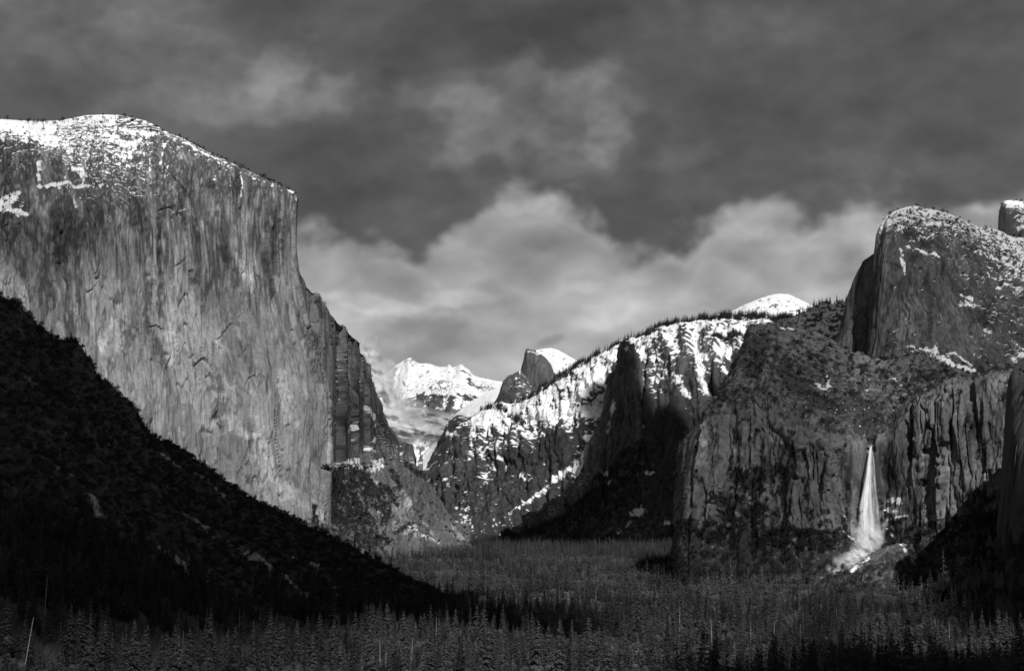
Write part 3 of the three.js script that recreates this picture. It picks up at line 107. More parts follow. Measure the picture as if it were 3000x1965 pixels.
  snowy_ridge: {nu:520,front:2,rows:[{n:3,a:0,b:0,p:[[0,-610.8,-60,-10100],[0.0192,-556.8,-60,-10081.5],[0.036,-509.4,-60,-10065.2],[0.046,-481.4,-60,-10055.6],[0.0559,-453.4,-60,-10045.9],[0.072,-408.1,-60,-10030.4],[0.0805,-384.5,-60,-10022.2],[0.092,-352.2,-60,-10011.1],[0.1042,-317.7,-60,-9998.3],[0.1157,-284.9,-60,-9973.3],[0.1241,-261,-60,-9955],[0.1341,-233,-60,-9933.3],[0.1456,-200.7,-60,-9908.3],[0.1724,-126.1,-60,-9850],[0.1954,-62.7,-60,-9800],[0.2107,-20.8,-60,-9766.7],[0.2238,14.5,-60,-9736],[0.2337,41.4,-60,-9710],[0.2559,100.9,-60,-9652],[0.2759,153.6,-60,-9600],[0.2858,179.8,-60,-9574],[0.3034,225.7,-60,-9528],[0.3218,273.2,-60,-9480],[0.3356,308.5,-60,-9444],[0.3556,359,-60,-9392],[0.367,387.8,-60,-9362],[0.387,437.7,-60,-9315],[0.4077,489,-60,-9267.8],[0.4337,552.9,-60,-9208.2],[0.4628,623.3,-60,-9141.8],[0.4866,679.8,-60,-9087.5],[0.5073,728.4,-60,-9040.2],[0.5295,780.6,-60,-8994],[0.5556,842.9,-60,-8960],[0.5885,920.8,-60,-8917],[0.6253,1006.8,-60,-8869],[0.6552,1076,-60,-8830],[0.6782,1128.8,-60,-8800],[0.708,1197.2,-60,-8762.9],[0.7548,1302.5,-60,-8704.8],[0.8314,1471.5,-60,-8609.5],[0.908,1637,-60,-8514.3],[1,1830.1,-60,-8400]]},{n:6,a:0.6,b:0.01,p:[[0,-610.8,133.8,-9800],[0.0192,-556.8,223.4,-9781.5],[0.036,-509.4,311,-9765.2],[0.046,-481.4,372.5,-9755.6],[0.0559,-453.4,420.8,-9745.9],[0.072,-408.1,459.5,-9730.4],[0.0805,-384.5,517.1,-9722.2],[0.092,-352.2,540.9,-9711.1],[0.1042,-317.7,547.6,-9698.3],[0.1157,-284.9,537,-9673.3],[0.1241,-261,524.8,-9655],[0.1341,-233,549.6,-9633.3],[0.1456,-200.7,581.5,-9608.3],[0.1724,-126.1,600.1,-9550],[0.1954,-62.7,615.3,-9500],[0.2107,-20.8,598.6,-9466.7],[0.2238,14.5,600.3,-9436],[0.2337,41.4,613.1,-9410],[0.2559,100.9,627.3,-9352],[0.2759,153.6,654.2,-9300],[0.2858,179.8,677.3,-9274],[0.3034,225.7,700.5,-9228],[0.3218,273.2,721.4,-9180],[0.3356,308.5,743.1,-9144],[0.3556,359,763.2,-9092],[0.367,387.8,778,-9062],[0.387,437.7,799.8,-9015],[0.4077,489,821.3,-8967.8],[0.4337,552.9,849.8,-8908.2],[0.4628,623.3,877.1,-8841.8],[0.4866,679.8,888.3,-8787.5],[0.5073,728.4,891.7,-8740.2],[0.5295,780.6,915,-8694],[0.5556,842.9,931.2,-8660],[0.5885,920.8,936.2,-8617],[0.6253,1006.8,940.5,-8569],[0.6552,1076,945.7,-8530],[0.6782,1128.8,953.6,-8500],[0.708,1197.2,963.7,-8462.9],[0.7548,1302.5,958.2,-8404.8],[0.8314,1471.5,938.7,-8309.5],[0.908,1637,950.7,-8214.3],[1,1830.1,959.6,-8100]]},{n:60,a:0.3,b:0,p:[[0,-536,213.8,-8600],[0.0192,-488.5,303.4,-8581.5],[0.036,-446.8,391,-8565.2],[0.046,-422.2,452.5,-8555.6],[0.0559,-397.6,500.8,-8545.9],[0.072,-357.8,539.5,-8530.4],[0.0805,-337.1,597.1,-8522.2],[0.092,-308.7,620.9,-8511.1],[0.1042,-278.3,627.6,-8498.3],[0.1157,-249.6,617,-8473.3],[0.1241,-228.5,604.8,-8455],[0.1341,-203.9,629.6,-8433.3],[0.1456,-175.7,661.5,-8408.3],[0.1724,-110.2,680.1,-8350],[0.1954,-54.8,695.3,-8300],[0.2107,-18.2,678.6,-8266.7],[0.2238,12.7,680.3,-8236],[0.2337,36.1,693.1,-8210],[0.2559,87.9,707.3,-8152],[0.2759,133.8,734.2,-8100],[0.2858,156.5,757.3,-8074],[0.3034,196.3,780.5,-8028],[0.3218,237.5,801.4,-7980],[0.3356,268,823.1,-7944],[0.3556,311.6,843.2,-7892],[0.367,336.5,858,-7862],[0.387,379.4,879.8,-7815],[0.4077,423.6,901.3,-7767.8],[0.4337,478.4,929.8,-7708.2],[0.4628,538.7,957.1,-7641.8],[0.4866,587,968.3,-7587.5],[0.5073,628.4,971.7,-7540.2],[0.5295,672.8,995,-7494],[0.5556,726.1,1011.2,-7460],[0.5885,792.5,1016.2,-7417],[0.6253,865.8,1020.5,-7369],[0.6552,924.6,1025.7,-7330],[0.6782,969.4,1033.6,-7300],[0.708,1027.4,1043.7,-7262.9],[0.7548,1116.5,1038.2,-7204.8],[0.8314,1259,1018.7,-7109.5],[0.908,1397.9,1030.7,-7014.3],[1,1559,1039.6,-6900]]},{n:70,a:1,b:0.01,p:[[0,-520.2,185,-8350],[0.0575,-381.9,410.9,-8294.4],[0.0958,-290.1,518.3,-8257.4],[0.1571,-143,566.5,-8133.3],[0.2184,0,577.4,-8000],[0.295,171.6,652.7,-7800],[0.3716,334.9,740.7,-7600],[0.433,460.7,804.2,-7460],[0.4943,581.8,865.1,-7320],[0.5402,670.8,896.5,-7230],[0.6015,790.1,920.1,-7150],[0.6782,935.3,936.2,-7050],[0.8314,1213.6,927.4,-6859.5],[1,1500.4,918.8,-6650]]},{n:80,a:1,b:0.02,p:[[0,-498.1,140.5,-8000],[0.0881,-294.9,373.5,-7914.8],[0.1801,-84.8,444.7,-7733.3],[0.295,163.6,499.6,-7450],[0.3716,318.6,538.2,-7250],[0.433,437.8,577.8,-7110],[0.4866,538.3,632.2,-6987.5],[0.5402,636.5,670.5,-6880],[0.6015,749.3,694.6,-6800],[0.7165,952.9,683,-6652.4],[1,1416.1,655.3,-6300]]},{n:60,a:1,b:0.02,p:[[0,-482.1,73.8,-7750],[0.1034,-251,224.5,-7650],[0.2184,0,270.7,-7400],[0.3333,233.1,274,-7100],[0.4483,448.5,306.8,-6825],[0.5632,651,345.2,-6600],[0.6782,848.7,369.2,-6450],[1,1353.9,382.7,-6050]]},{n:20,a:0.6,b:0.02,p:[[0,-456.8,14.6,-7350],[0.1034,-237.4,79.4,-7250],[0.2184,0,97.3,-7000],[0.3333,219.4,100,-6700],[0.4483,420.9,116.4,-6425],[0.5632,609.6,144.9,-6200],[1,1260,183,-5650]]},{n:2,a:0.4,b:0.02,p:[[0,-416.3,4,-6700],[0.2184,0,4,-6500],[0.4483,405.4,4,-6200],[1,1244.6,4,-5600]]},{n:2,a:0.4,b:0.02,p:[[0,-409.8,-30,-6600],[1,1221.5,-30,-5500]]}],marks:{snow:[[[397.5,514.6,-7094.9,21.8],[366.4,475.9,-7102,24.9],[336.6,461.7,-7133.1,18.8],[330.6,421.7,-7108.9,12.5],[311,374.6,-7092.9,24.9],[294.6,335.4,-7075.4,31],[263.9,304.7,-7087.8,27.9],[233.2,281.8,-7101.8,20.2],[186.4,243.1,-7100.6,14],[139.7,212.1,-7098.8,14],[100.6,181.2,-7083.3,17],[69.5,158.1,-7071.3,15.5],[30.9,135.1,-7061.8,12.3],[-7.7,115.2,-7057.8,10.8]],[[293.4,311.6,-7050.1,15.4],[275,249.3,-6981.8,18.3],[293.7,218.1,-6887.3,12.1]],[[-153,403,-7752.4,6.8],[-119.7,455.5,-7795.1,6.8],[-94.3,481.9,-7813.2,5.1]],[[-59.2,460.8,-7712.3,10.2],[-75.5,408.3,-7655.2,13.4],[-49.7,355.7,-7561.2,8.3],[-44.6,335.2,-7532.6,11.6]],[[-267.1,485.4,-8114.1,10.7],[-287.6,497.4,-8189.9,10.8],[-329.4,514.4,-8335.8,9.1]],[[40.3,294.4,-7370.9,14.5],[64,269.3,-7305.2,14.4],[71.5,249.7,-7257.9,9.5],[102.8,250.8,-7224.3,4.7]],[[-174.8,265.6,-7606.5,5],[-150,293.9,-7612.6,5],[-116.8,332.2,-7619.9,5]],[[-336.8,256.5,-7812.3,8.5],[-321.4,271.8,-7810.9,6.8]],[[232.4,620.1,-7546.3,39.8],[329,681.4,-7471.7,49.3],[427.9,779.9,-7465.3,42.8],[496.3,865.3,-7494.8,29.8]],[[102.9,601.1,-7798.7,34.3],[197.9,568,-7503.6,39.6],[321.7,589.8,-7314.3,41.8],[381.2,600.3,-7222.2,31.8]],[[644.7,911.2,-7294.8,19.3],[617.9,876.1,-7267.4,22.5],[604.4,838.1,-7205.9,9.5]],[[841.7,932.4,-7116.9,14.2],[844,862.6,-6973,10.8],[839.1,808.1,-6886.9,13.7],[831.3,739,-6792.8,13.5],[832,673.4,-6719.5,10.4],[823.7,626.2,-6680.9,5.9]],[[717,713.5,-6848.3,9.1],[733.5,679.1,-6794.8,15],[756.6,637.6,-6737.5,11.9],[770.1,605.6,-6703.3,7.4]],[[922,819.5,-6846.5,27.2],[966.9,834.2,-6841.7,30.2],[925.7,766.9,-6767.7,14.9]],[[916.5,922.7,-7027.2,15.5],[1007.5,944.1,-7009.2,18.6],[1065.7,949.1,-6984.1,12.4]],[[884,958.6,-7138.9,9.5],[833.6,979,-7248.9,12.8]],[[780.3,970.8,-7276.4,9.7],[810.9,975.5,-7261,9.6]],[[864,806.3,-6867.5,10.6],[864.2,770.9,-6812.6,9]],[[928.5,700.4,-6686.3,11.8],[924,716.8,-6705.7,10.3]],[[689.1,882.6,-7171.6,4.8],[720.8,898.4,-7170.2,4.8]],[[-146.3,648.7,-8315.3,25.6],[-90.7,654.1,-8252.6,29],[-35.9,640.1,-8170.1,18]],[[-191.9,612,-8314.4,14.6],[-125.6,594.9,-8165.1,17.9],[-255.8,570.1,-8316.3,14.6]],[[-236.1,562.2,-8266.8,14.5],[-198.7,571,-8223.5,16.3]],[[740.2,855.3,-7056.5,3.1],[724.6,809.6,-6985.5,3.1],[740.4,780.5,-6920.1,4.6]]],pale:[[[665.3,788.9,-7012.9,61.9],[758.2,761.3,-6875.4,75.8],[833.2,863.8,-6985.5,61.7],[884.6,769.4,-6796.5,45]]],trees:[[[27.1,693,-8209,14.5],[107.2,726.5,-8117.7,32.2],[176.6,763.8,-8018.4,45.9],[261.5,807.9,-7908,38.4],[344.4,849.7,-7807.2,24.1],[425.7,889.4,-7714.8,17],[506.1,932.9,-7637.6,13.5],[584.5,961.6,-7556.2,13.4]],[[600.5,967.4,-7547.5,13.3],[692.2,997,-7452.1,16.5],[798.5,1007.1,-7366.7,19.6],[904.3,1015.4,-7298.1,22.6],[1000.6,1010.9,-7177.3,28.6],[1103.7,1012.6,-7124.7,34.7],[1239.8,990.2,-7003.1,37.2]],[[-165.7,661.3,-8373.6,18.4],[-91.1,668.6,-8282,18.2],[-36,650.4,-8191.1,18]],[[912.4,903.9,-6997,12.4],[968.1,899.2,-6953.2,18.4],[1027.9,913.2,-6940.1,15.3]],[[651.3,943.3,-7367.7,19.5],[696.6,955.4,-7328.5,16.2]],[[-17.8,608.1,-8078.4,14.2],[51,547.1,-7745.8,20.4]],[[305.1,565.2,-7305.4,19.3],[286.7,506.5,-7251.9,12.7]]],dark:[[[-314.8,581.2,-8428.9,29.6],[-276.9,594.6,-8401.2,29.5],[-310.5,530.1,-8319.8,32.9]],[[-366.6,467.6,-8354.3,36.7],[-374.6,370.7,-8141,42.8],[-403.3,279.9,-8010.7,35.1]],[[0,354,-7496.5,65.7],[32.9,403.3,-7501.3,49.3],[80.5,318.1,-7348.7,64.4]],[[130,432.6,-7404.2,39],[222.7,411.1,-7253.3,47.7]],[[865.1,687.5,-6710.6,20.7],[879.3,639.1,-6654.9,26.4]]]}},
  shadowed_spire: {nu:330,front:2,rows:[{n:3,a:0,b:0,p:[[0,-42.8,-60,-6612.5],[0.0441,0,-60,-6662.5],[0.1324,88.4,-60,-6812.5],[0.25,212.7,-60,-7012.5],[0.3294,301.5,-60,-7162.5],[0.3588,335.3,-60,-7212.5],[0.3647,344.3,-60,-7262.5],[0.4074,393.3,-60,-7312.5],[0.4294,418.6,-60,-7332.5],[0.4368,427.7,-60,-7342.5],[0.4471,440.1,-60,-7352.5],[0.4574,451.6,-60,-7352.5],[0.4794,475.8,-60,-7352.5],[0.4897,487.3,-60,-7352.5],[0.4971,495.7,-60,-7352.5],[0.5074,507.3,-60,-7352.5],[0.5118,512.2,-60,-7352.5],[0.5294,531.6,-60,-7352.5],[0.5485,552.5,-60,-7352.5],[0.5618,566.9,-60,-7352.5],[0.5706,576.4,-60,-7352.5],[0.5824,588.9,-60,-7352.5],[0.5912,598.3,-60,-7352.5],[0.6,609.1,-60,-7372.5],[0.6088,620,-60,-7392.5],[0.6324,656.7,-60,-7512.5],[0.6544,681.4,-60,-7512.5],[0.6838,709.2,-60,-7462.5],[0.7206,746.9,-60,-7432.5],[0.75,777.1,-60,-7412.5],[0.7794,803.6,-60,-7362.5],[0.8088,829.6,-60,-7312.5],[0.8676,886.8,-60,-7262.5],[1,1021.5,-60,-7212.5]]},{n:4,a:0.6,b:0.01,p:[[0,-42.8,-125.6,-6550],[0.0441,0,-99.1,-6600],[0.1324,88.4,-39.7,-6750],[0.25,212.7,37.3,-6950],[0.3294,301.5,124.5,-7100],[0.3588,335.3,178,-7150],[0.3647,344.3,255.2,-7200],[0.4074,393.3,330.6,-7250],[0.4294,418.6,383.9,-7270],[0.4368,427.7,458.7,-7280],[0.4471,440.1,549.4,-7290],[0.4574,451.6,594.6,-7290],[0.4794,475.8,603.9,-7290],[0.4897,487.3,631.9,-7290],[0.4971,495.7,680.3,-7290],[0.5074,507.3,720.9,-7290],[0.5118,512.2,736.5,-7290],[0.5294,531.6,741.2,-7290],[0.5485,552.5,738.1,-7290],[0.5618,566.9,727.2,-7290],[0.5706,576.4,706.9,-7290],[0.5824,588.9,672.5,-7290],[0.5912,598.3,638.2,-7290],[0.6,609.1,580.6,-7310],[0.6088,620,535.3,-7330],[0.6324,656.7,572.8,-7450],[0.6544,681.4,584,-7450],[0.6838,709.2,556.3,-7400],[0.7206,746.9,554,-7370],[0.75,777.1,539.9,-7350],[0.7794,803.6,502,-7300],[0.8088,829.6,467.6,-7250],[0.8676,886.8,426.1,-7200],[1,1021.5,385.1,-7150]]},{n:80,a:0.6,b:0,p:[[0,-41.2,24.4,-6300],[0.0441,0,50.9,-6350],[0.1324,85.2,110.3,-6500],[0.25,205.1,187.3,-6700],[0.3294,290.9,274.5,-6850],[0.3588,323.5,328,-6900],[0.3647,332.4,405.2,-6950],[0.4074,379.7,480.6,-7000],[0.4294,404.2,533.9,-7020],[0.4368,413,608.7,-7030],[0.4471,425,699.4,-7040],[0.4574,436.2,744.6,-7040],[0.4794,459.5,753.9,-7040],[0.4897,470.6,781.9,-7040],[0.4971,478.7,830.3,-7040],[0.5074,489.9,870.9,-7040],[0.5118,494.6,886.5,-7040],[0.5294,513.3,891.2,-7040],[0.5485,533.5,888.1,-7040],[0.5618,547.4,877.2,-7040],[0.5706,556.6,856.9,-7040],[0.5824,568.8,822.5,-7040],[0.5912,577.8,788.2,-7040],[0.6,588.2,730.6,-7060],[0.6088,598.8,685.3,-7080],[0.6324,634.6,722.8,-7200],[0.6544,658.5,734,-7200],[0.6838,685.3,706.3,-7150],[0.7206,721.6,704,-7120],[0.75,750.7,689.9,-7100],[0.7794,776.1,652,-7050],[0.8088,801,617.6,-7000],[0.8676,856,576.1,-6950],[1,985.8,535.1,-6900]]},{n:70,a:1,b:0.008,p:[[0,-40.6,21.2,-6200],[0.1912,140.8,102.2,-6450],[0.3382,293.2,231.1,-6700],[0.3971,357.7,350.8,-6800],[0.4338,400.5,488.7,-6880],[0.4706,441.7,627.6,-6920],[0.5294,505.1,751.6,-6940],[0.5809,558.2,705.6,-6940],[0.6176,595.5,598.4,-6940],[0.7206,702,567.8,-6940],[0.8382,812.5,487.3,-6850],[1,970.6,470,-6800]]},{n:70,a:1,b:0.02,p:[[0,-39.9,18.2,-6100],[0.1912,136.4,63.4,-6250],[0.3382,281.8,144.2,-6450],[0.4265,375.4,230,-6600],[0.5294,484.5,333.4,-6700],[0.6324,592.2,393.7,-6750],[0.75,711,423.3,-6750],[1,955,377.3,-6700]]},{n:30,a:0.7,b:0.02,p:[[0,-39.2,15.3,-6000],[0.1912,131.9,33.8,-6050],[0.3382,268.4,64.9,-6150],[0.4853,409.5,117.6,-6250],[0.6324,555.1,158.3,-6350],[0.7794,694.2,185.9,-6350],[1,895.3,185.7,-6300]]},{n:2,a:0.3,b:0.02,p:[[0,-51,4,-5850],[0.3478,252.8,4,-5800],[1,793.1,4,-5600]]},{n:2,a:0.3,b:0.02,p:[[0,-50.5,-30,-5800],[1,778.4,-30,-5500]]}],marks:{snow:[[[576.7,478.4,-6820.4,6.4],[630.4,488,-6833.9,10.8],[675.7,488.1,-6836.2,8.7],[712.5,483.3,-6829.5,8.7],[732.4,467.3,-6807.4,6.4]],[[519.3,264.4,-6590.6,8.4],[554.1,269.9,-6573.9,14.7],[594.2,260.8,-6541.5,24.9],[622.3,264.9,-6535.2,29],[660.4,286.7,-6556.2,14.6],[674.9,308.8,-6583.8,6.2]],[[575.8,236,-6498.5,12.4],[556.1,217.4,-6469.5,8.2]],[[628.4,193,-6386.7,12.1],[595.8,165.2,-6340,28.1],[548.3,137.9,-6275.8,25.8],[501.7,113.8,-6210.5,17.6],[470.4,98.2,-6156.9,7.8]],[[463.7,79.3,-6071.7,5.7],[431.2,61,-5990.4,5.6],[398.2,47.9,-5928.3,5.6]],[[589.6,80.2,-6004.5,9.4],[596.4,74.3,-5967.9,9.4],[579.7,71.6,-5971.1,7.6]],[[393.9,288.8,-6663.1,10.5],[404.6,279.8,-6648.2,8.4]],[[409.3,237.1,-6587.4,8.4],[409.3,237.1,-6587.4,8.4]],[[448.7,610.4,-6889.3,8.8],[442.4,571,-6865.9,13.1],[429.7,540.4,-6858.3,10.9]],[[421.5,517.4,-6850.1,6.5],[416.3,470.9,-6819.9,6.4]],[[598,714.1,-7049.1,13.5],[620.9,705.2,-7135.6,20.4],[630.6,669,-7071.4,9]],[[526.9,859.2,-7016.5,9],[518.6,853.9,-7010.6,6.7]],[[454.5,461.9,-6787.3,6.4],[469.6,466.5,-6789.4,6.4]],[[657.2,200,-6394.3,6],[636.4,172.1,-6329.7,8]],[[643.1,131.4,-6198.4,9.7],[628.4,124.7,-6187.8,7.8]]]}},
  round_snow_dome: {nu:100,front:2,rows:[{n:3,a:0,b:0,p:[[0,1141.8,-60,-9000],[0.1053,1221.3,-60,-9000],[0.1974,1290.9,-60,-9000],[0.2763,1350.4,-60,-9000],[0.3421,1400,-60,-9000],[0.4079,1449.7,-60,-9000],[0.4526,1483.4,-60,-9000],[0.5,1519,-60,-9000],[0.5421,1550.6,-60,-9000],[0.6079,1599.9,-60,-9000],[0.6737,1648.8,-60,-9000],[0.7289,1689.8,-60,-9000],[0.7947,1738.5,-60,-9000],[0.8947,1812.5,-60,-9000],[1,1890.4,-60,-9000]]},{n:8,a:0.6,b:0.01,p:[[0,1141.8,1089.8,-8900],[0.1053,1221.3,1137.2,-8900],[0.1974,1290.9,1175.1,-8900],[0.2763,1350.4,1201.6,-8900],[0.3421,1400,1220.6,-8900],[0.4079,1449.7,1239.6,-8900],[0.4526,1483.4,1251,-8900],[0.5,1519,1256.7,-8900],[0.5421,1550.6,1258.6,-8900],[0.6079,1599.9,1254.8,-8900],[0.6737,1648.8,1235.8,-8900],[0.7289,1689.8,1216.8,-8900],[0.7947,1738.5,1190.3,-8900],[0.8947,1812.5,1146.7,-8900],[1,1890.4,1108.8,-8900]]},{n:30,a:0.25,b:0.006,p:[[0,1090.5,1129.8,-8500],[0.1053,1166.4,1177.2,-8500],[0.1974,1232.8,1215.1,-8500],[0.2763,1289.7,1241.6,-8500],[0.3421,1337.1,1260.6,-8500],[0.4079,1384.5,1279.6,-8500],[0.4526,1416.7,1291,-8500],[0.5,1450.8,1296.7,-8500],[0.5421,1480.9,1298.6,-8500],[0.6079,1528,1294.8,-8500],[0.6737,1574.7,1275.8,-8500],[0.7289,1613.9,1256.8,-8500],[0.7947,1660.4,1230.3,-8500],[0.8947,1731,1186.7,-8500],[1,1805.4,1148.8,-8500]]},{n:20,a:1,b:0.02,p:[[0,1064.4,1070.1,-8300],[0.3158,1278.5,1165.7,-8250],[0.5263,1419.9,1189.5,-8220],[0.7368,1570.7,1165.7,-8250],[1,1762.1,1088.5,-8300]]},{n:3,a:1,b:0.02,p:[[0,1025.2,983.8,-8000],[0.5263,1362.1,1008.7,-7900],[1,1696.8,983.8,-8000]]}]},
  wooded_rock_ridge: {nu:110,front:2,rows:[{n:3,a:0,b:0,p:[[0,1004.7,-60,-6000],[0.0645,1031.4,-60,-6000],[0.1581,1065.9,-60,-5980],[0.2258,1089.8,-60,-5960],[0.2935,1115.3,-60,-5950],[0.3484,1137.5,-60,-5950],[0.4194,1162.2,-60,-5930],[0.4581,1175.8,-60,-5920],[0.5645,1214.2,-60,-5900],[0.629,1240.1,-60,-5900],[0.6935,1265.9,-60,-5900],[0.8065,1311.1,-60,-5900],[1,1388.5,-60,-5900]]},{n:4,a:0.6,b:0.01,p:[[0,1004.7,715.3,-5900],[0.0645,1031.4,747.1,-5900],[0.1581,1065.9,759.4,-5880],[0.2258,1089.8,769.2,-5860],[0.2935,1115.3,775.3,-5850],[0.3484,1137.5,782.6,-5850],[0.4194,1162.2,788.6,-5830],[0.4581,1175.8,793.3,-5820],[0.5645,1214.2,793.2,-5800],[0.629,1240.1,800.4,-5800],[0.6935,1265.9,802.8,-5800],[0.8065,1311.1,812.5,-5800],[1,1388.5,824.6,-5800]]},{n:50,a:0.6,b:0,p:[[0,936.6,775.3,-5500],[0.0645,961.5,807.1,-5500],[0.1581,993.4,819.4,-5480],[0.2258,1015.4,829.2,-5460],[0.2935,1039,835.3,-5450],[0.3484,1059.7,842.6,-5450],[0.4194,1082.5,848.6,-5430],[0.4581,1095,853.3,-5420],[0.5645,1130.5,853.2,-5400],[0.629,1154.6,860.4,-5400],[0.6935,1178.6,862.8,-5400],[0.8065,1220.7,872.5,-5400],[1,1292.8,884.6,-5400]]},{n:40,a:1,b:0.02,p:[[0,902.1,729.4,-5300],[0.2581,986.9,747.3,-5250],[0.5161,1074.1,767.2,-5220],[1,1242.8,776.5,-5200]]},{n:3,a:1,b:0.02,p:[[0,849.4,608.4,-5000],[0.5161,1026.2,619.4,-5000],[1,1191.7,619.4,-5000]]}],marks:{snow:[[[951.2,793.1,-5442.6,7.2],[983,802.2,-5417.2,8.4],[1011.6,815.6,-5408.6,7.2]],[[986.1,811.8,-5447.2,3.6],[965.5,767.3,-5323.1,3.5],[959.7,750.6,-5279.6,7]],[[997.4,741,-5214.8,3.5],[1040.5,762.1,-5226.6,5.8],[1081.3,788.7,-5253.6,7],[1127.4,818.3,-5303.9,7]],[[1040.2,747.2,-5196.9,13.8],[1046.3,736.2,-5171.4,9.1]],[[981.3,772,-5312.4,5.9],[983.3,754.5,-5261.8,4.7]]]}},
  rock_tower_wing: {nu:110,front:2,rows:[{n:3,a:0,b:0,p:[[0,982.1,-70,-4825],[0.05,918.4,-60,-4625],[0.127,933.9,-60,-4625],[0.1886,946.6,-60,-4625],[0.24,957.4,-60,-4625],[0.2862,966,-60,-4620],[0.317,971.5,-60,-4615],[0.3478,978.1,-60,-4615],[0.3889,986.6,-60,-4615],[0.4351,994.9,-60,-4610],[0.4762,1003.3,-60,-4610],[0.5224,1011.6,-60,-4605],[0.5584,1019,-60,-4605],[0.5892,1025.2,-60,-4605],[0.6405,1034.2,-60,-4600],[0.6816,1041.1,-60,-4595],[0.7227,1048.1,-60,-4590],[0.8203,1067.1,-60,-4590],[1,1101.7,-60,-4590]]},{n:4,a:0.6,b:0.01,p:[[0,983.2,428.7,-4700],[0.05,918.4,438.7,-4500],[0.127,933.9,465.3,-4500],[0.1886,946.6,496.4,-4500],[0.24,957.4,527.5,-4500],[0.2862,966,555.4,-4495],[0.317,971.5,579.7,-4490],[0.3478,978.1,604.7,-4490],[0.3889,986.6,624.3,-4490],[0.4351,994.9,640.6,-4485],[0.4762,1003.3,659.3,-4485],[0.5224,1011.6,676.4,-4480],[0.5584,1019,692.5,-4480],[0.5892,1025.2,699.6,-4480],[0.6405,1034.2,705.1,-4475],[0.6816,1041.1,709.7,-4470],[0.7227,1048.1,716,-4465],[0.8203,1067.1,723.2,-4465],[1,1101.7,718.7,-4465]]},{n:110,a:0.6,b:0,p:[[0,881.1,508.7,-4200],[0.05,816.3,518.7,-4000],[0.127,830.2,545.3,-4000],[0.1886,841.4,576.4,-4000],[0.24,851,607.5,-4000],[0.2862,858.5,635.4,-3995],[0.317,863.3,659.7,-3990],[0.3478,869.2,684.7,-3990],[0.3889,876.7,704.3,-3990],[0.4351,884,720.6,-3985],[0.4762,891.5,739.3,-3985],[0.5224,898.7,756.4,-3980],[0.5584,905.3,772.5,-3980],[0.5892,910.8,779.6,-3980],[0.6405,918.6,785.1,-3975],[0.6816,924.6,789.7,-3970],[0.7227,930.7,796,-3965],[0.8203,947.6,803.2,-3965],[1,978.4,798.7,-3965]]},{n:50,a:1,b:0.02,p:[[0,871.2,493.7,-4130],[0.05,806.2,503.7,-3930],[0.3139,850.9,564.7,-3930],[0.5778,895.2,599.7,-3930],[1,964.7,599.7,-3930]]},{n:3,a:1,b:0.02,p:[[0,864.1,448,-4100],[0.05,799.1,458,-3900],[0.525,877,483.8,-3900],[1,954.4,483.8,-3900]]}]},
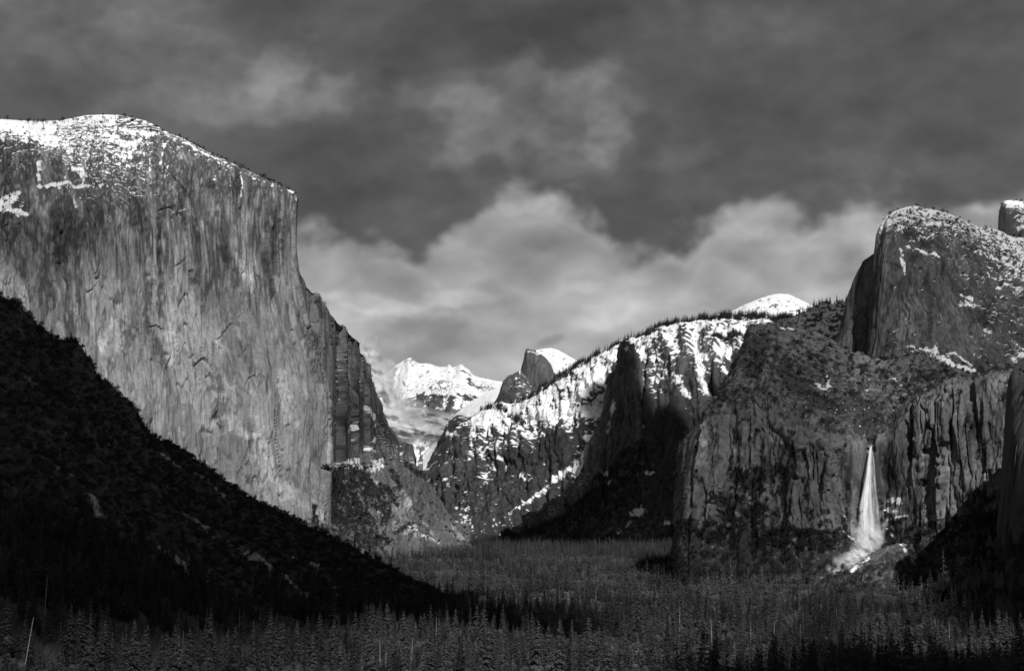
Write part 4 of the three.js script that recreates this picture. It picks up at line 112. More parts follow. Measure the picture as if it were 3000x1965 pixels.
  rock_tower: {nu:330,front:2,rows:[{n:3,a:0,b:0,p:[[0,1098.9,-68,-4897],[0.05,1044.4,-60,-4737],[0.057,1049.9,-60,-4736.6],[0.0675,1057.6,-60,-4736.1],[0.0763,1064.3,-60,-4735.6],[0.0851,1071.2,-60,-4735.2],[0.0921,1078.4,-60,-4742.3],[0.0973,1084.4,-60,-4753.2],[0.1008,1088.9,-60,-4760.5],[0.1113,1100.7,-60,-4782.4],[0.1306,1122.1,-60,-4822.4],[0.1446,1137.9,-60,-4851.6],[0.1604,1155.1,-60,-4882.4],[0.1902,1180.3,-60,-4910.8],[0.2183,1204.1,-60,-4937.5],[0.2498,1231.2,-60,-4967.6],[0.2849,1261.4,-60,-5001],[0.3164,1281.4,-60,-5003.6],[0.3445,1299.4,-60,-5007],[0.3865,1327.4,-60,-5015],[0.4181,1348.3,-60,-5021],[0.4689,1382.2,-60,-5030.7],[0.5215,1418.4,-60,-5044.9],[0.553,1442.6,-60,-5061.8],[0.5793,1462.9,-60,-5076],[0.6161,1491.1,-60,-5094.4],[0.6494,1516.7,-60,-5110.1],[0.6757,1536.9,-60,-5122.5],[0.7108,1564,-60,-5139],[0.7423,1588.5,-60,-5153.8],[0.7634,1604.7,-60,-5163.7],[0.7862,1622.3,-60,-5174.4],[0.816,1645.6,-60,-5188.4],[0.8598,1680.3,-60,-5209],[1,1792.9,-60,-5275]]},{n:6,a:0.6,b:0.01,p:[[0,1100.2,425.5,-4722],[0.05,1044.4,433.5,-4562],[0.057,1049.9,489.1,-4561.6],[0.0675,1057.6,549.1,-4561.1],[0.0763,1064.3,609.4,-4560.6],[0.0851,1071.2,678.5,-4560.2],[0.0921,1078.4,727.3,-4567.3],[0.0973,1084.4,743.9,-4578.2],[0.1008,1088.9,767,-4585.5],[0.1113,1100.7,789.2,-4607.4],[0.1306,1122.1,811.5,-4647.4],[0.1446,1137.9,830.2,-4676.6],[0.1604,1155.1,844.9,-4707.4],[0.1902,1180.3,859.3,-4735.8],[0.2183,1204.1,869.8,-4762.5],[0.2498,1231.2,882,-4792.6],[0.2849,1261.4,892.1,-4826],[0.3164,1281.4,891.7,-4828.6],[0.3445,1299.4,887.7,-4832],[0.3865,1327.4,886.4,-4840],[0.4181,1348.3,882.8,-4846],[0.4689,1382.2,878.1,-4855.7],[0.5215,1418.4,869.5,-4869.9],[0.553,1442.6,864.1,-4886.8],[0.5793,1462.9,859,-4901],[0.6161,1491.1,854.8,-4919.4],[0.6494,1516.7,854.7,-4935.1],[0.6757,1536.9,855,-4947.5],[0.7108,1564,854.1,-4964],[0.7423,1588.5,852.8,-4978.8],[0.7634,1604.7,846.8,-4988.7],[0.7862,1622.3,841,-4999.4],[0.816,1645.6,839.5,-5013.4],[0.8598,1680.3,841.1,-5034],[1,1792.9,846.4,-5100]]},{n:60,a:0.5,b:0,p:[[0,940,485.5,-4022],[0.05,884.1,493.5,-3862],[0.057,888.8,549.1,-3861.6],[0.0675,895.3,609.1,-3861.1],[0.0763,900.9,669.4,-3860.6],[0.0851,906.8,738.5,-3860.2],[0.0921,913.1,787.3,-3867.3],[0.0973,918.6,803.9,-3878.2],[0.1008,922.6,827,-3885.5],[0.1113,933.5,849.2,-3907.4],[0.1306,953.1,871.5,-3947.4],[0.1446,967.6,890.2,-3976.6],[0.1604,983.4,904.9,-4007.4],[0.1902,1005.9,919.3,-4035.8],[0.2183,1027.2,929.8,-4062.5],[0.2498,1051.4,942,-4092.6],[0.2849,1078.4,952.1,-4126],[0.3164,1095.7,951.7,-4128.6],[0.3445,1111.2,947.7,-4132],[0.3865,1135.4,946.4,-4140],[0.4181,1153.6,942.8,-4146],[0.4689,1182.9,938.1,-4155.7],[0.5215,1214.5,929.5,-4169.9],[0.553,1236,924.1,-4186.8],[0.5793,1254,919,-4201],[0.6161,1279,914.8,-4219.4],[0.6494,1301.5,914.7,-4235.1],[0.6757,1319.5,915,-4247.5],[0.7108,1343.5,914.1,-4264],[0.7423,1365.2,912.8,-4278.8],[0.7634,1379.5,906.8,-4288.7],[0.7862,1395.1,901,-4299.4],[0.816,1415.9,899.5,-4313.4],[0.8598,1446.7,901.1,-4334],[1,1546.8,906.4,-4400]]},{n:60,a:0.8,b:0.008,p:[[0,930.1,478.6,-3971.6],[0.05,874.2,486.6,-3811.6],[0.0711,885.6,560.7,-3809.3],[0.094,899.6,654.5,-3812.5],[0.1204,918.3,759.2,-3826.7],[0.1556,941.5,822.8,-3845.7],[0.2259,987.5,848,-3890.3],[0.3315,1051.8,856.2,-3936.6],[0.437,1113.9,860.4,-3970.6],[0.5426,1177.2,850.6,-4007.1],[0.6306,1230.5,819.8,-4039.3],[0.7361,1294.4,797.9,-4073.8],[1,1459.7,792.7,-4160]]},{n:80,a:1,b:0.01,p:[[0,923,474.3,-3940.6],[0.05,867.1,482.3,-3780.6],[0.1028,892.5,582,-3771.8],[0.1556,923.5,684.9,-3785.7],[0.2435,971.3,738.4,-3802.9],[0.3667,1038.2,747,-3831.4],[0.5074,1119.1,741,-3877],[0.6306,1189.7,711.5,-3914.6],[0.7713,1269.9,690.1,-3950.9],[1,1403.8,680.1,-4010]]},{n:60,a:1,b:0.02,p:[[0,916.9,468.5,-3922],[0.05,861,476.5,-3762],[0.1587,908.5,544.9,-3738.1],[0.2989,976.1,586.7,-3739.6],[0.4742,1070.1,591.2,-3779.3],[0.6494,1167,579.4,-3824.9],[1,1361.8,570.3,-3900]]},{n:10,a:1,b:0.02,p:[[0,910.9,462.9,-3904],[0.05,855.2,470.9,-3744],[0.1618,897.2,471.2,-3698.9],[0.3364,970.9,460.7,-3670],[0.5983,1107.6,444.5,-3723.9],[1,1316.1,457.2,-3780]]},{n:2,a:1,b:0.02,p:[[0,904.9,403.7,-3884],[0.05,849.2,411.7,-3724],[0.3364,956,396.6,-3620],[1,1303.9,405.1,-3750]]}],marks:{snow:[[[996.8,904,-3993.3,5.3],[1063.4,934.3,-4076.6,9.1],[1109.2,925.5,-4078.8,7.3],[1148.1,919.9,-4088.5,5.5]],[[1082.4,882.3,-3982.8,7.1],[1105.6,878.5,-3987,10.7],[1127.2,890.1,-4016,5.4]],[[976.1,884.6,-3946.7,5.3],[1005.6,890.4,-3958.6,5.3]],[[981.3,846.7,-3883.1,5.2],[981.4,830.9,-3868,4.3]],[[1041.6,832.1,-3900.3,3.5],[1060,828.5,-3904.6,4.3],[1077.9,835.8,-3921.8,2.6]],[[995.4,791.9,-3842.4,5.1],[1017.8,784,-3847.4,4.3],[1044.4,776.1,-3851.7,5.1],[1067.6,766.9,-3859.3,5.1]],[[966.8,761.9,-3816.8,4.2],[970.9,738.2,-3802,4.2],[972.5,719.9,-3793.5,3.4]],[[971.2,785.8,-3832,3.4],[972.6,771.3,-3822.1,3.4]],[[1148.8,905.4,-4059.9,3.6],[1169.2,883.3,-4038.7,3.6],[1203.2,876.7,-4063.3,3.6]],[[1231.7,894.6,-4127.7,6.4],[1241.3,878.5,-4115.3,5.5],[1257.3,870.7,-4123.8,4.6]],[[1287.1,896.1,-4189.5,8.4],[1324.2,896.6,-4219.1,9.4],[1344,887.8,-4223.1,6.6]],[[1349.9,876.6,-4213.3,7.5],[1399.2,880.4,-4264,15.2],[1414,861.8,-4238.8,17],[1365.3,835.4,-4163.9,9.3],[1382.4,818.7,-4147.2,9.2]],[[1258.6,818.3,-4058.3,4.5],[1284.1,806.3,-4069.2,5.4],[1306.4,792.7,-4069.6,4.5]],[[1125.1,674.2,-3845.5,4.3],[1150,667.3,-3858.3,6.8],[1168.8,657,-3865.4,6.9],[1193,649.6,-3875.1,4.3]],[[1120.1,648.4,-3831,6.8],[1140.3,647.2,-3842.2,7.7],[1155.5,644.8,-3850.6,5.1]],[[1246.4,778.6,-4008.2,3.6],[1256.8,774.9,-4013.4,3.6]],[[1254.8,712.9,-3956.2,4.4],[1280.2,720.8,-3980.2,5.3],[1315.2,715.5,-3993.5,3.5]],[[1243.5,757.4,-3986.4,2.7],[1245.7,742.3,-3975,2.6],[1265.5,739.7,-3987.6,2.7]],[[951.3,527.6,-3713.5,3.3],[966.3,523.8,-3708.4,4.1]],[[983.7,527.4,-3712.2,4.9],[1015.5,525.3,-3723.7,9.9],[1017.7,511.5,-3718,7.4],[1044.6,506.6,-3726.9,5.8],[1060.7,492.6,-3727.1,6.6],[1078.3,484.7,-3732,5.8],[1105.7,479,-3742,5],[1122.2,469.1,-3743.1,3.3]],[[1052.2,522.5,-3737.8,1.7],[1075.5,518.5,-3747.3,2.5],[1085,508.5,-3747.1,4.1],[1104.6,496.3,-3750.5,3.3],[1114.4,483.7,-3748.6,3.3]],[[1164.1,476.2,-3757.7,2.5],[1175.9,470.2,-3756.3,3.3]],[[1238.5,513.8,-3804.6,5.9],[1254.9,520.7,-3815.5,7.6],[1265.2,523.8,-3820.9,6.7]],[[877,519.5,-3820.3,2.5],[874.9,518.7,-3767.3,3.3]],[[1233.7,830.4,-4049.1,3.6],[1259.5,807.5,-4047.8,4.5]],[[1309.2,787.3,-4064.8,5.4],[1343.9,768.7,-4062.4,5.4]]],groove:[[[945.7,702.3,-3788.8,3.4],[943.5,648.8,-3768.5,4.2],[929.5,579.1,-3746.2,3.3]],[[891.9,581.7,-3769,3.3],[886.5,538.6,-3757.8,3.3]],[[918.2,535.7,-3728.5,2.5],[908.4,509.6,-3714.6,3.3]],[[1109.6,749.1,-3873.3,1.7],[1131.2,704.3,-3863.5,2.6],[1147,678.1,-3861.5,1.7]],[[1106,683.5,-3837.6,1.7],[1139.6,595.4,-3816.3,1.7],[1165.3,498.3,-3772.9,1.7]],[[1162.2,651.8,-3858,1.7],[1202.9,571.7,-3832.7,1.7],[1227,491,-3784.4,1.7]],[[1204.5,693.1,-3908.3,1.7],[1243.6,610.9,-3876.4,1.7],[1272.9,547.1,-3841.9,1.7]],[[986.7,543.3,-3721.7,1.6],[993.4,530.4,-3717.3,1.6]],[[1061.3,546.5,-3753,1.7],[1061.3,520.3,-3741.1,1.7]],[[1119.4,594.1,-3804.9,1.7],[1139.8,550.6,-3793.5,1.7]],[[1244.4,648.7,-3902.2,1.7],[1268.4,593.6,-3875.6,1.7]]],dark:[[[950.1,693.1,-3784,5.9],[951.2,675.2,-3776.7,5.9]],[[1082.6,765.6,-3867.4,12],[1084.1,727.7,-3845.8,13.7],[1109.8,702.2,-3848.6,12]],[[1186.3,621.4,-3856.1,10.2],[1194,612.7,-3854.5,10.2]],[[989.7,826.4,-3867.2,13.8],[1024.3,840.8,-3899.7,13.9]],[[1034.6,810.5,-3876.1,13.8],[1072.5,803.9,-3889.2,15.6]],[[1044.1,528.3,-3737.4,7.4],[1047,519.7,-3734.3,7.4]]],pale:[[[970.1,666.2,-3773.1,10],[967.7,613.2,-3752.7,13.3],[949,561.1,-3733.5,11.6]],[[994,649,-3770.1,8.4],[1017.2,614.9,-3766.8,8.3]],[[890.9,616.7,-3852.3,5.1],[880.8,551.7,-3803.9,5.9]],[[939.5,812.9,-3838.6,6.8],[920,721.3,-3802.5,5.9]],[[1135,832.5,-3954.3,10.6],[1173.9,777.4,-3942.9,12.3]]]}},
  small_rock_tower: {nu:80,front:2,rows:[{n:3,a:0,b:0,p:[[0,1558.4,-66,-4932.5],[0.05,1506.5,-60,-4812.5],[0.05,1507.5,-60,-4812.5],[0.0561,1509.5,-60,-4812.5],[0.0806,1514.5,-60,-4812.5],[0.1052,1519.1,-60,-4812.5],[0.1419,1525.8,-60,-4812.5],[0.191,1534.4,-60,-4812.5],[0.2952,1552.5,-60,-4812.5],[0.381,1570.6,-60,-4822.5],[0.5097,1596,-60,-4832.5],[1,1680.1,-60,-4832.5]]},{n:4,a:0.6,b:0.01,p:[[0,1558.9,899.5,-4870],[0.05,1506.5,905.5,-4750],[0.05,1507.5,933.9,-4750],[0.0561,1509.5,962.4,-4750],[0.0806,1514.5,984.8,-4750],[0.1052,1519.1,995,-4750],[0.1419,1525.8,1004.1,-4750],[0.191,1534.4,1008.2,-4750],[0.2952,1552.5,1009.2,-4750],[0.381,1570.6,1009.1,-4760],[0.5097,1596,1007,-4770],[1,1680.1,980.4,-4770]]},{n:40,a:0.7,b:0,p:[[0,1479.6,929.5,-4620],[0.05,1427.2,935.5,-4500],[0.05,1428.1,963.9,-4500],[0.0561,1430.1,992.4,-4500],[0.0806,1434.8,1014.8,-4500],[0.1052,1439.2,1025,-4500],[0.1419,1445.5,1034.1,-4500],[0.191,1453.7,1038.2,-4500],[0.2952,1470.8,1039.2,-4500],[0.381,1488.1,1039.1,-4510],[0.5097,1512.4,1037,-4520],[1,1592.1,1010.4,-4520]]},{n:30,a:1,b:0,p:[[0,1471,919.3,-4590],[0.05,1418.5,925.3,-4470],[0.087,1422.8,968.9,-4460],[0.1981,1435.2,995.3,-4440],[0.4448,1471.1,983.5,-4430],[1,1559.3,963.4,-4430]]},{n:3,a:1,b:0.02,p:[[0,1460.6,889.2,-4560],[0.05,1408.1,895.2,-4440],[0.4448,1451.4,885.3,-4380],[1,1539.1,885.3,-4380]]}],marks:{snow:[[[1449.6,1031.6,-4481.8,5],[1480.5,1028.1,-4485.1,6],[1500.2,1022,-4484.8,5]],[[1460.9,965.8,-4416,4.9],[1474.9,971.4,-4419.1,5.9]],[[1448.8,945,-4410.9,5.9],[1470.2,938.5,-4402.2,7.8]]]}},
  waterfall_cliff: {nu:560,front:2,rows:[{n:3,a:0,b:0,p:[[0,536.8,-70,-4337.5],[0.05,489.2,-60,-4137.5],[0.0731,512.1,-60,-4137.5],[0.1146,550.4,-60,-4117.5],[0.1385,569.8,-60,-4087.5],[0.1422,572.1,-60,-4077.5],[0.1533,580.2,-60,-4057.5],[0.1662,589.9,-60,-4037.5],[0.1736,594.2,-60,-4017.5],[0.1791,598.2,-60,-4007.5],[0.1865,603.7,-60,-3997.5],[0.2022,618.5,-60,-3997.5],[0.2206,635.8,-60,-3997.5],[0.2437,657.5,-60,-3997.5],[0.2714,681.6,-60,-3987.5],[0.3064,714.2,-60,-3987.5],[0.3332,737.2,-60,-3977.5],[0.3608,760.9,-60,-3967.5],[0.3913,786.9,-60,-3957.5],[0.4226,813.4,-60,-3947.5],[0.4494,835.7,-60,-3937.5],[0.4881,866.7,-60,-3917.5],[0.5195,891.9,-60,-3903.5],[0.5462,918.7,-60,-3914.5],[0.5757,949.4,-60,-3928.5],[0.6311,1012.6,-60,-3975.5],[0.6864,1072.4,-60,-4007.5],[0.7417,1124.7,-60,-4010.5],[0.7971,1175.1,-60,-4007.5],[0.8617,1232.1,-60,-3996.5],[1,1355.1,-60,-3977.5]]},{n:4,a:0.6,b:0.01,p:[[0,537.3,238.7,-4250],[0.05,489.2,248.7,-4050],[0.0731,512.1,297.4,-4050],[0.1146,550.4,353,-4030],[0.1385,569.8,387.1,-4000],[0.1422,572.1,401.6,-3990],[0.1533,580.2,423.9,-3970],[0.1662,589.9,447.5,-3950],[0.1736,594.2,466.2,-3930],[0.1791,598.2,483.4,-3920],[0.1865,603.7,488.6,-3910],[0.2022,618.5,489.4,-3910],[0.2206,635.8,491.7,-3910],[0.2437,657.5,493.3,-3910],[0.2714,681.6,489,-3900],[0.3064,714.2,481.1,-3900],[0.3332,737.2,472.9,-3890],[0.3608,760.9,467.1,-3880],[0.3913,786.9,452.7,-3870],[0.4226,813.4,435.2,-3860],[0.4494,835.7,424.1,-3850],[0.4881,866.7,412.9,-3830],[0.5195,891.9,401.6,-3816],[0.5462,918.7,394.9,-3827],[0.5757,949.4,400.8,-3841],[0.6311,1012.6,409,-3888],[0.6864,1072.4,400.1,-3920],[0.7417,1124.7,384.6,-3923],[0.7971,1175.1,368.5,-3920],[0.8617,1232.1,367.6,-3909],[1,1355.1,373.9,-3890]]},{n:70,a:0.5,b:0,p:[[0,495,318.7,-3900],[0.05,446.9,328.7,-3700],[0.0731,467.9,377.4,-3700],[0.1146,502.6,433,-3680],[0.1385,519.9,467.1,-3650],[0.1422,521.9,481.6,-3640],[0.1533,529,503.9,-3620],[0.1662,537.6,527.5,-3600],[0.1736,541.3,546.2,-3580],[0.1791,544.8,563.4,-3570],[0.1865,549.7,568.6,-3560],[0.2022,563.1,569.4,-3560],[0.2206,578.9,571.7,-3560],[0.2437,598.6,573.3,-3560],[0.2714,620.4,569,-3550],[0.3064,650.1,561.1,-3550],[0.3332,670.9,552.9,-3540],[0.3608,692.3,547.1,-3530],[0.3913,715.7,532.7,-3520],[0.4226,739.7,515.2,-3510],[0.4494,759.8,504.1,-3500],[0.4881,787.5,492.9,-3480],[0.5195,810.1,481.6,-3466],[0.5462,834.7,474.9,-3477],[0.5757,862.8,480.8,-3491],[0.6311,921.4,489,-3538],[0.6864,976.7,480.1,-3570],[0.7417,1024.3,464.6,-3573],[0.7971,1070.2,448.5,-3570],[0.8617,1121.8,447.6,-3559],[1,1233.2,453.9,-3540]]},{n:60,a:1,b:0.01,p:[[0,421.1,266,-3550],[0.05,374.8,276,-3350],[0.121,432.3,370.4,-3330],[0.1921,490.3,428.3,-3320],[0.3075,587.3,436.5,-3330],[0.414,675.1,421.8,-3330],[0.5206,762.7,399.7,-3330],[0.6093,829.8,383.5,-3307],[0.6981,904.1,405.6,-3310],[0.8047,973.7,404.7,-3250],[1,1110.7,410.8,-3190]]},{n:14,a:0.8,b:0.003,p:[[0,388.7,247.7,-3430],[0.05,343.5,257.7,-3230],[0.1081,374.6,306.3,-3090],[0.1845,424.7,317.6,-3020],[0.2799,488,324.2,-2960],[0.3493,526.6,282.2,-2890],[0.4361,581.6,271.2,-2850],[0.4968,631.9,268.5,-2880],[0.5419,677.6,266.8,-2936],[0.5836,703.7,276.9,-2915],[0.6269,729,307.3,-2885],[0.6703,754.9,333.1,-2860],[0.7311,795.6,363.5,-2845],[0.8091,842,374.7,-2810],[0.8872,890,380.2,-2785],[1,954.5,387.5,-2740]]},{n:150,a:1,b:0.003,p:[[0,388,233.5,-3425],[0.05,342.8,243.5,-3225],[0.1029,366.7,286.1,-3060],[0.1845,420.2,293,-2990],[0.2799,482.7,300,-2930],[0.3493,522.6,265.7,-2870],[0.4361,577.3,256.7,-2830],[0.4968,629.4,254.3,-2870],[0.5419,677.3,253.9,-2936],[0.5836,701,263.8,-2905],[0.6269,726,289.8,-2875],[0.6703,750.4,313.4,-2845],[0.7311,789.5,344.7,-2825],[0.8091,835.5,357.8,-2790],[0.8872,883.1,365.1,-2765],[1,947.1,373.8,-2720]]},{n:110,a:1,b:0.006,p:[[0,376.8,142.2,-3400],[0.05,332.1,152.2,-3200],[0.0844,339.1,191.9,-3010],[0.1919,413,184.9,-2950],[0.2864,475.7,184.4,-2900],[0.3552,515.4,171.6,-2840],[0.4412,571.3,168.4,-2810],[0.4928,618.9,165.4,-2860],[0.5357,668.2,159.2,-2940],[0.5873,705.5,159.2,-2935],[0.6389,732.1,178,-2886],[0.6905,768.5,184.3,-2880],[0.7335,785.3,202.3,-2825],[0.8109,827.8,207.7,-2780],[1,930.7,212,-2690]]},{n:50,a:0.8,b:0.01,p:[[0,365.6,60.4,-3350],[0.05,321.2,70.4,-3150],[0.0688,318.4,94.6,-2980],[0.1969,401.6,78.1,-2880],[0.2909,464.1,79.3,-2840],[0.3593,504.4,74.6,-2790],[0.4447,561,69.3,-2770],[0.496,605.8,68,-2810],[0.5558,666.5,68.6,-2887],[0.607,705.3,71.6,-2891],[0.6668,741.2,78.7,-2859],[0.7352,782,91.9,-2825],[0.8121,815.6,105.6,-2750],[1,916.9,118.9,-2660]]},{n:2,a:0.5,b:0.02,p:[[0,345.3,-7,-3180],[0.05,301.1,3,-2980],[0.0713,304.5,3,-2860],[0.2502,407.4,3,-2680],[0.4462,516.9,3,-2560],[0.591,616.4,3,-2581],[0.7614,720.8,3,-2554],[1,848.4,3,-2474]]},{n:2,a:0.5,b:0.02,p:[[0,336.8,-40,-3100],[0.05,292.6,-30,-2900],[1,819.6,-30,-2394]]}],marks:{snow:[[[648.9,411.4,-3291.1,3.6],[652.3,397.9,-3254.7,7.2],[671.1,403.1,-3276.5,5.8],[682.3,430.5,-3346.5,3.7]],[[632.6,555.1,-3531.7,3.9],[642,553.5,-3531.8,3.9]],[[831.5,431,-3399,2.2],[845.5,425.4,-3395.5,3]],[[854.5,418.8,-3387.5,3],[854.5,402.3,-3345.3,2.9],[852.5,389,-3281.6,2.2]],[[771.9,359.2,-2947.2,1.9],[759.6,343,-2877.2,1.9]],[[792.5,359.6,-3160,1.4],[755.8,343.5,-2988,1.3]],[[577.5,569.2,-3552.1,3.1],[588.7,567.2,-3548.2,2.4]],[[655.4,451.6,-3377.1,1.5],[662.8,450.1,-3376.8,1.5]],[[615.7,554.3,-3524.2,3.1],[622.8,549.9,-3520.7,2.3]],[[775.8,419.7,-3369.4,1.5],[769.4,423.7,-3373.8,1.5]],[[762.7,399.3,-3323.8,2.2],[762.7,399.3,-3323.8,2.2]],[[704.8,160.5,-2931.9,3.8],[713.8,163.6,-2915.8,5.7],[722.4,159.2,-2899.7,3.8]],[[706.1,143.3,-2926.1,5.8],[715.3,141.5,-2911.4,5.1]],[[702.7,127.5,-2926.6,3.2],[717.1,128.9,-2907.1,3.8],[731.6,135.4,-2888.8,2.5]],[[703.7,111.7,-2919.2,2.5],[700.7,109.8,-2920.5,2.5]],[[592.4,104.3,-2814.9,1.8],[610.9,94.8,-2830.9,2.5],[619.1,91.5,-2840.3,1.9]],[[582.4,86.5,-2798.4,1.8],[584.5,77.5,-2795.1,1.2]],[[599.6,134.7,-2831.4,1.2],[610,119.2,-2838.1,1.2]],[[705.3,102.4,-2913.9,2.5],[709.8,96.2,-2906.9,2.5]],[[781.7,363.4,-3009.7,2],[859.1,436.3,-3419.1,1.5]]],groove:[[[684.8,287.2,-2962.6,5.2],[677.5,268,-2932.9,4.5],[676.5,256.4,-2932,3.9]],[[729.1,303.6,-2873.6,4.4],[730.1,278.1,-2867.6,5],[738.2,252.9,-2864.9,5],[742.2,234.3,-2870.4,3.8],[749.6,209.3,-2877,5],[762.4,190.6,-2880.2,5]],[[606.8,258.8,-2852,5],[612,202.7,-2853,7.5],[617.2,153,-2853.5,6.2]],[[536.4,278.5,-2875.2,2.5],[539.8,202.4,-2834.9,2.5]],[[561.5,264.7,-2844,1.9],[554.8,141,-2807.5,1.8]],[[785.6,263.8,-2819.6,1.9],[783.8,227,-2827.7,2.5]],[[759.6,252.7,-2857.9,2.5],[771.1,251.1,-2847.2,3.1],[777.8,242.8,-2838.5,2.5]],[[580.4,202.2,-2820.9,1.9],[581.3,153.1,-2815.7,1.8]],[[364.8,101.9,-2935.1,1.9],[359.8,53.5,-2874.5,1.9]],[[409.5,96.6,-2889.7,1.9],[403.2,60.6,-2849.3,1.9]],[[391.3,140.1,-2937.7,1.9],[381.9,102.3,-2918.7,1.9]],[[517.5,202.6,-2848.7,3.1],[525.7,199.5,-2842.8,2.5]],[[776.3,233.6,-2845.1,2.5],[775.1,202.7,-2851.4,2.5]],[[751.1,103.2,-2870.4,3.1],[735.9,78.6,-2862.7,3.1]],[[484.7,313.4,-2941.3,2.6],[502,279.3,-2895.3,3.2],[520.2,246.5,-2858.6,2.5]]],pale:[[[374.2,285.4,-3044.1,8],[376.1,251,-3009.8,7.9],[362.4,224.7,-3008,7.9]],[[443.7,301.9,-2970.8,5.2],[445.5,261.9,-2943.5,6.5],[450,235.9,-2933.4,5.1]],[[456,308.2,-2965.2,3.3],[455.4,287.8,-2946.4,2.6]],[[790.6,245.2,-2817.3,8.6],[795,220.5,-2813.8,9.9],[813,201.8,-2793,9.8]],[[865.7,353.2,-2768.9,6.1],[865.6,328.4,-2761.6,6.1]],[[347.6,101.6,-2951.9,7.7],[348.4,64.7,-2909.1,7.6],[367.6,77.3,-2909.4,7.6]],[[491.6,92,-2819.4,18.4],[504.6,57.7,-2759.7,18]],[[769.8,153,-2864.7,13.8],[780.3,116.1,-2838.8,18.6],[797.2,128.8,-2809.7,12.3]],[[833.8,237.9,-2776.8,7.3],[835.6,189.4,-2767.8,7.3]],[[561.3,116.8,-2796.6,7.3],[561,147,-2806.9,4.9]],[[412.4,276.4,-2983.1,5.2],[416.2,249.7,-2966.5,5.2]],[[765.6,234.1,-2863.8,7.5],[745,277.5,-2852.2,6.3]]],dark:[[[605.4,246.1,-2846.8,11.2],[611.6,190.3,-2852.5,12.5],[616.5,140.7,-2851.8,11.2]],[[695.6,248,-2910.7,5.1],[708.5,203.6,-2916.2,10.2],[722.6,171.8,-2899.2,13.9]],[[750.2,178,-2882.8,10.1],[737.5,140.4,-2886.7,12.6],[725,102.8,-2891,13.9]],[[628.7,203,-2872.3,12.6],[681.3,172,-2939.9,19.3],[674.5,108.6,-2917.4,12.7]],[[825.6,286.9,-2784.9,15.9],[835.9,298.8,-2777.4,12.2]],[[563.3,271.3,-2852.1,7.5],[548,245.9,-2840.4,8.7]],[[520.2,246.5,-2858.6,12.5],[507.7,209.1,-2863,12.5]],[[584.3,140.9,-2816.6,9.8],[596.4,104.2,-2819.4,12.3]]],brush:[[[590.3,445.2,-3346.1,44.3],[603.5,382.4,-3187.5,42.1],[629.3,347.6,-3076.7,40.6]],[[712,378.6,-3234.7,28.5],[731.7,344.5,-3139.3,34.5],[660.4,294.4,-2948.3,19.4]],[[884.9,427.5,-3403.3,16.5],[931.7,431.8,-3409.4,18],[828.6,387.4,-2892.4,12.7]],[[792.5,359.6,-3160,13.9],[868.2,398.5,-3313.1,14.6]],[[551.7,517.2,-3468.4,30.7],[517,445.5,-3349.3,29.5]],[[420.3,210.6,-2953.9,15.5],[447.8,191,-2924.2,25.6],[477.4,222.5,-2905.9,15.3]],[[394,172.1,-2954.4,15.5],[415.7,152.9,-2927.2,21.7],[454.5,140.4,-2890.9,18.9]],[[439.1,103.1,-2876.3,12.5],[438.5,67.1,-2836.2,14.8],[461.9,56.5,-2792.6,12.2]],[[489.5,116.1,-2840.3,6.2],[508.7,104.4,-2810.4,7.4],[501.8,92.3,-2807.4,4.9]],[[537.4,104.6,-2800.4,4.9],[539.9,80.8,-2784.5,6.1]],[[507.9,52.3,-2745.9,4.8],[516.4,47.1,-2728,4.7]],[[612.9,292.5,-2907.7,15.3],[593.2,306.7,-2934.8,19.3]],[[759.7,57.3,-2770.1,12.1],[732,56.1,-2802.8,12.2]]]}},
  dark_wall: {nu:110,front:2,rows:[{n:3,a:0,b:0,p:[[0,907,-72.5,-2955],[0.05,802.8,-60,-2705],[0.0984,812.5,-60,-2705],[0.1431,821.7,-60,-2705],[0.1729,828.2,-60,-2705],[0.2027,834.7,-60,-2705],[0.2214,839.6,-60,-2705],[0.2437,844.2,-60,-2705],[0.2661,848.3,-60,-2705],[0.2996,853.9,-60,-2705],[0.348,861.6,-60,-2705],[0.4039,870.6,-60,-2705],[0.6275,905.8,-60,-2705],[1,964.4,-60,-2705]]},{n:4,a:0.6,b:0.01,p:[[0,909.2,-39,-2880],[0.05,802.8,-26.5,-2630],[0.0984,812.5,33.8,-2630],[0.1431,821.7,94.3,-2630],[0.1729,828.2,145,-2630],[0.2027,834.7,196,-2630],[0.2214,839.6,247.2,-2630],[0.2437,844.2,278,-2630],[0.2661,848.3,293.5,-2630],[0.2996,853.9,301.7,-2630],[0.348,861.6,307.9,-2630],[0.4039,870.6,314.1,-2630],[0.6275,905.8,324.4,-2630],[1,964.4,334.8,-2630]]},{n:160,a:0.4,b:0,p:[[0,817.6,21,-2580],[0.05,711.3,33.5,-2330],[0.0984,719.8,93.8,-2330],[0.1431,727.9,154.3,-2330],[0.1729,733.7,205,-2330],[0.2027,739.5,256,-2330],[0.2214,743.8,307.2,-2330],[0.2437,747.9,338,-2330],[0.2661,751.6,353.5,-2330],[0.2996,756.5,361.7,-2330],[0.348,763.4,367.9,-2330],[0.4039,771.3,374.1,-2330],[0.6275,802.5,384.4,-2330],[1,854.4,394.8,-2330]]},{n:60,a:1,b:0.01,p:[[0,772.7,21.6,-2400],[0.05,665.3,34.1,-2150],[0.1511,676.8,122.3,-2140],[0.2521,688.5,215.1,-2130],[0.3936,703.1,261.3,-2120],[0.5957,723.5,274.7,-2110],[1,766.2,274.2,-2100]]},{n:6,a:1,b:0.02,p:[[0,748.6,9.8,-2300],[0.05,640.5,22.3,-2050],[0.5682,696.8,101.7,-2050],[1,741.4,101.7,-2050]]}]},
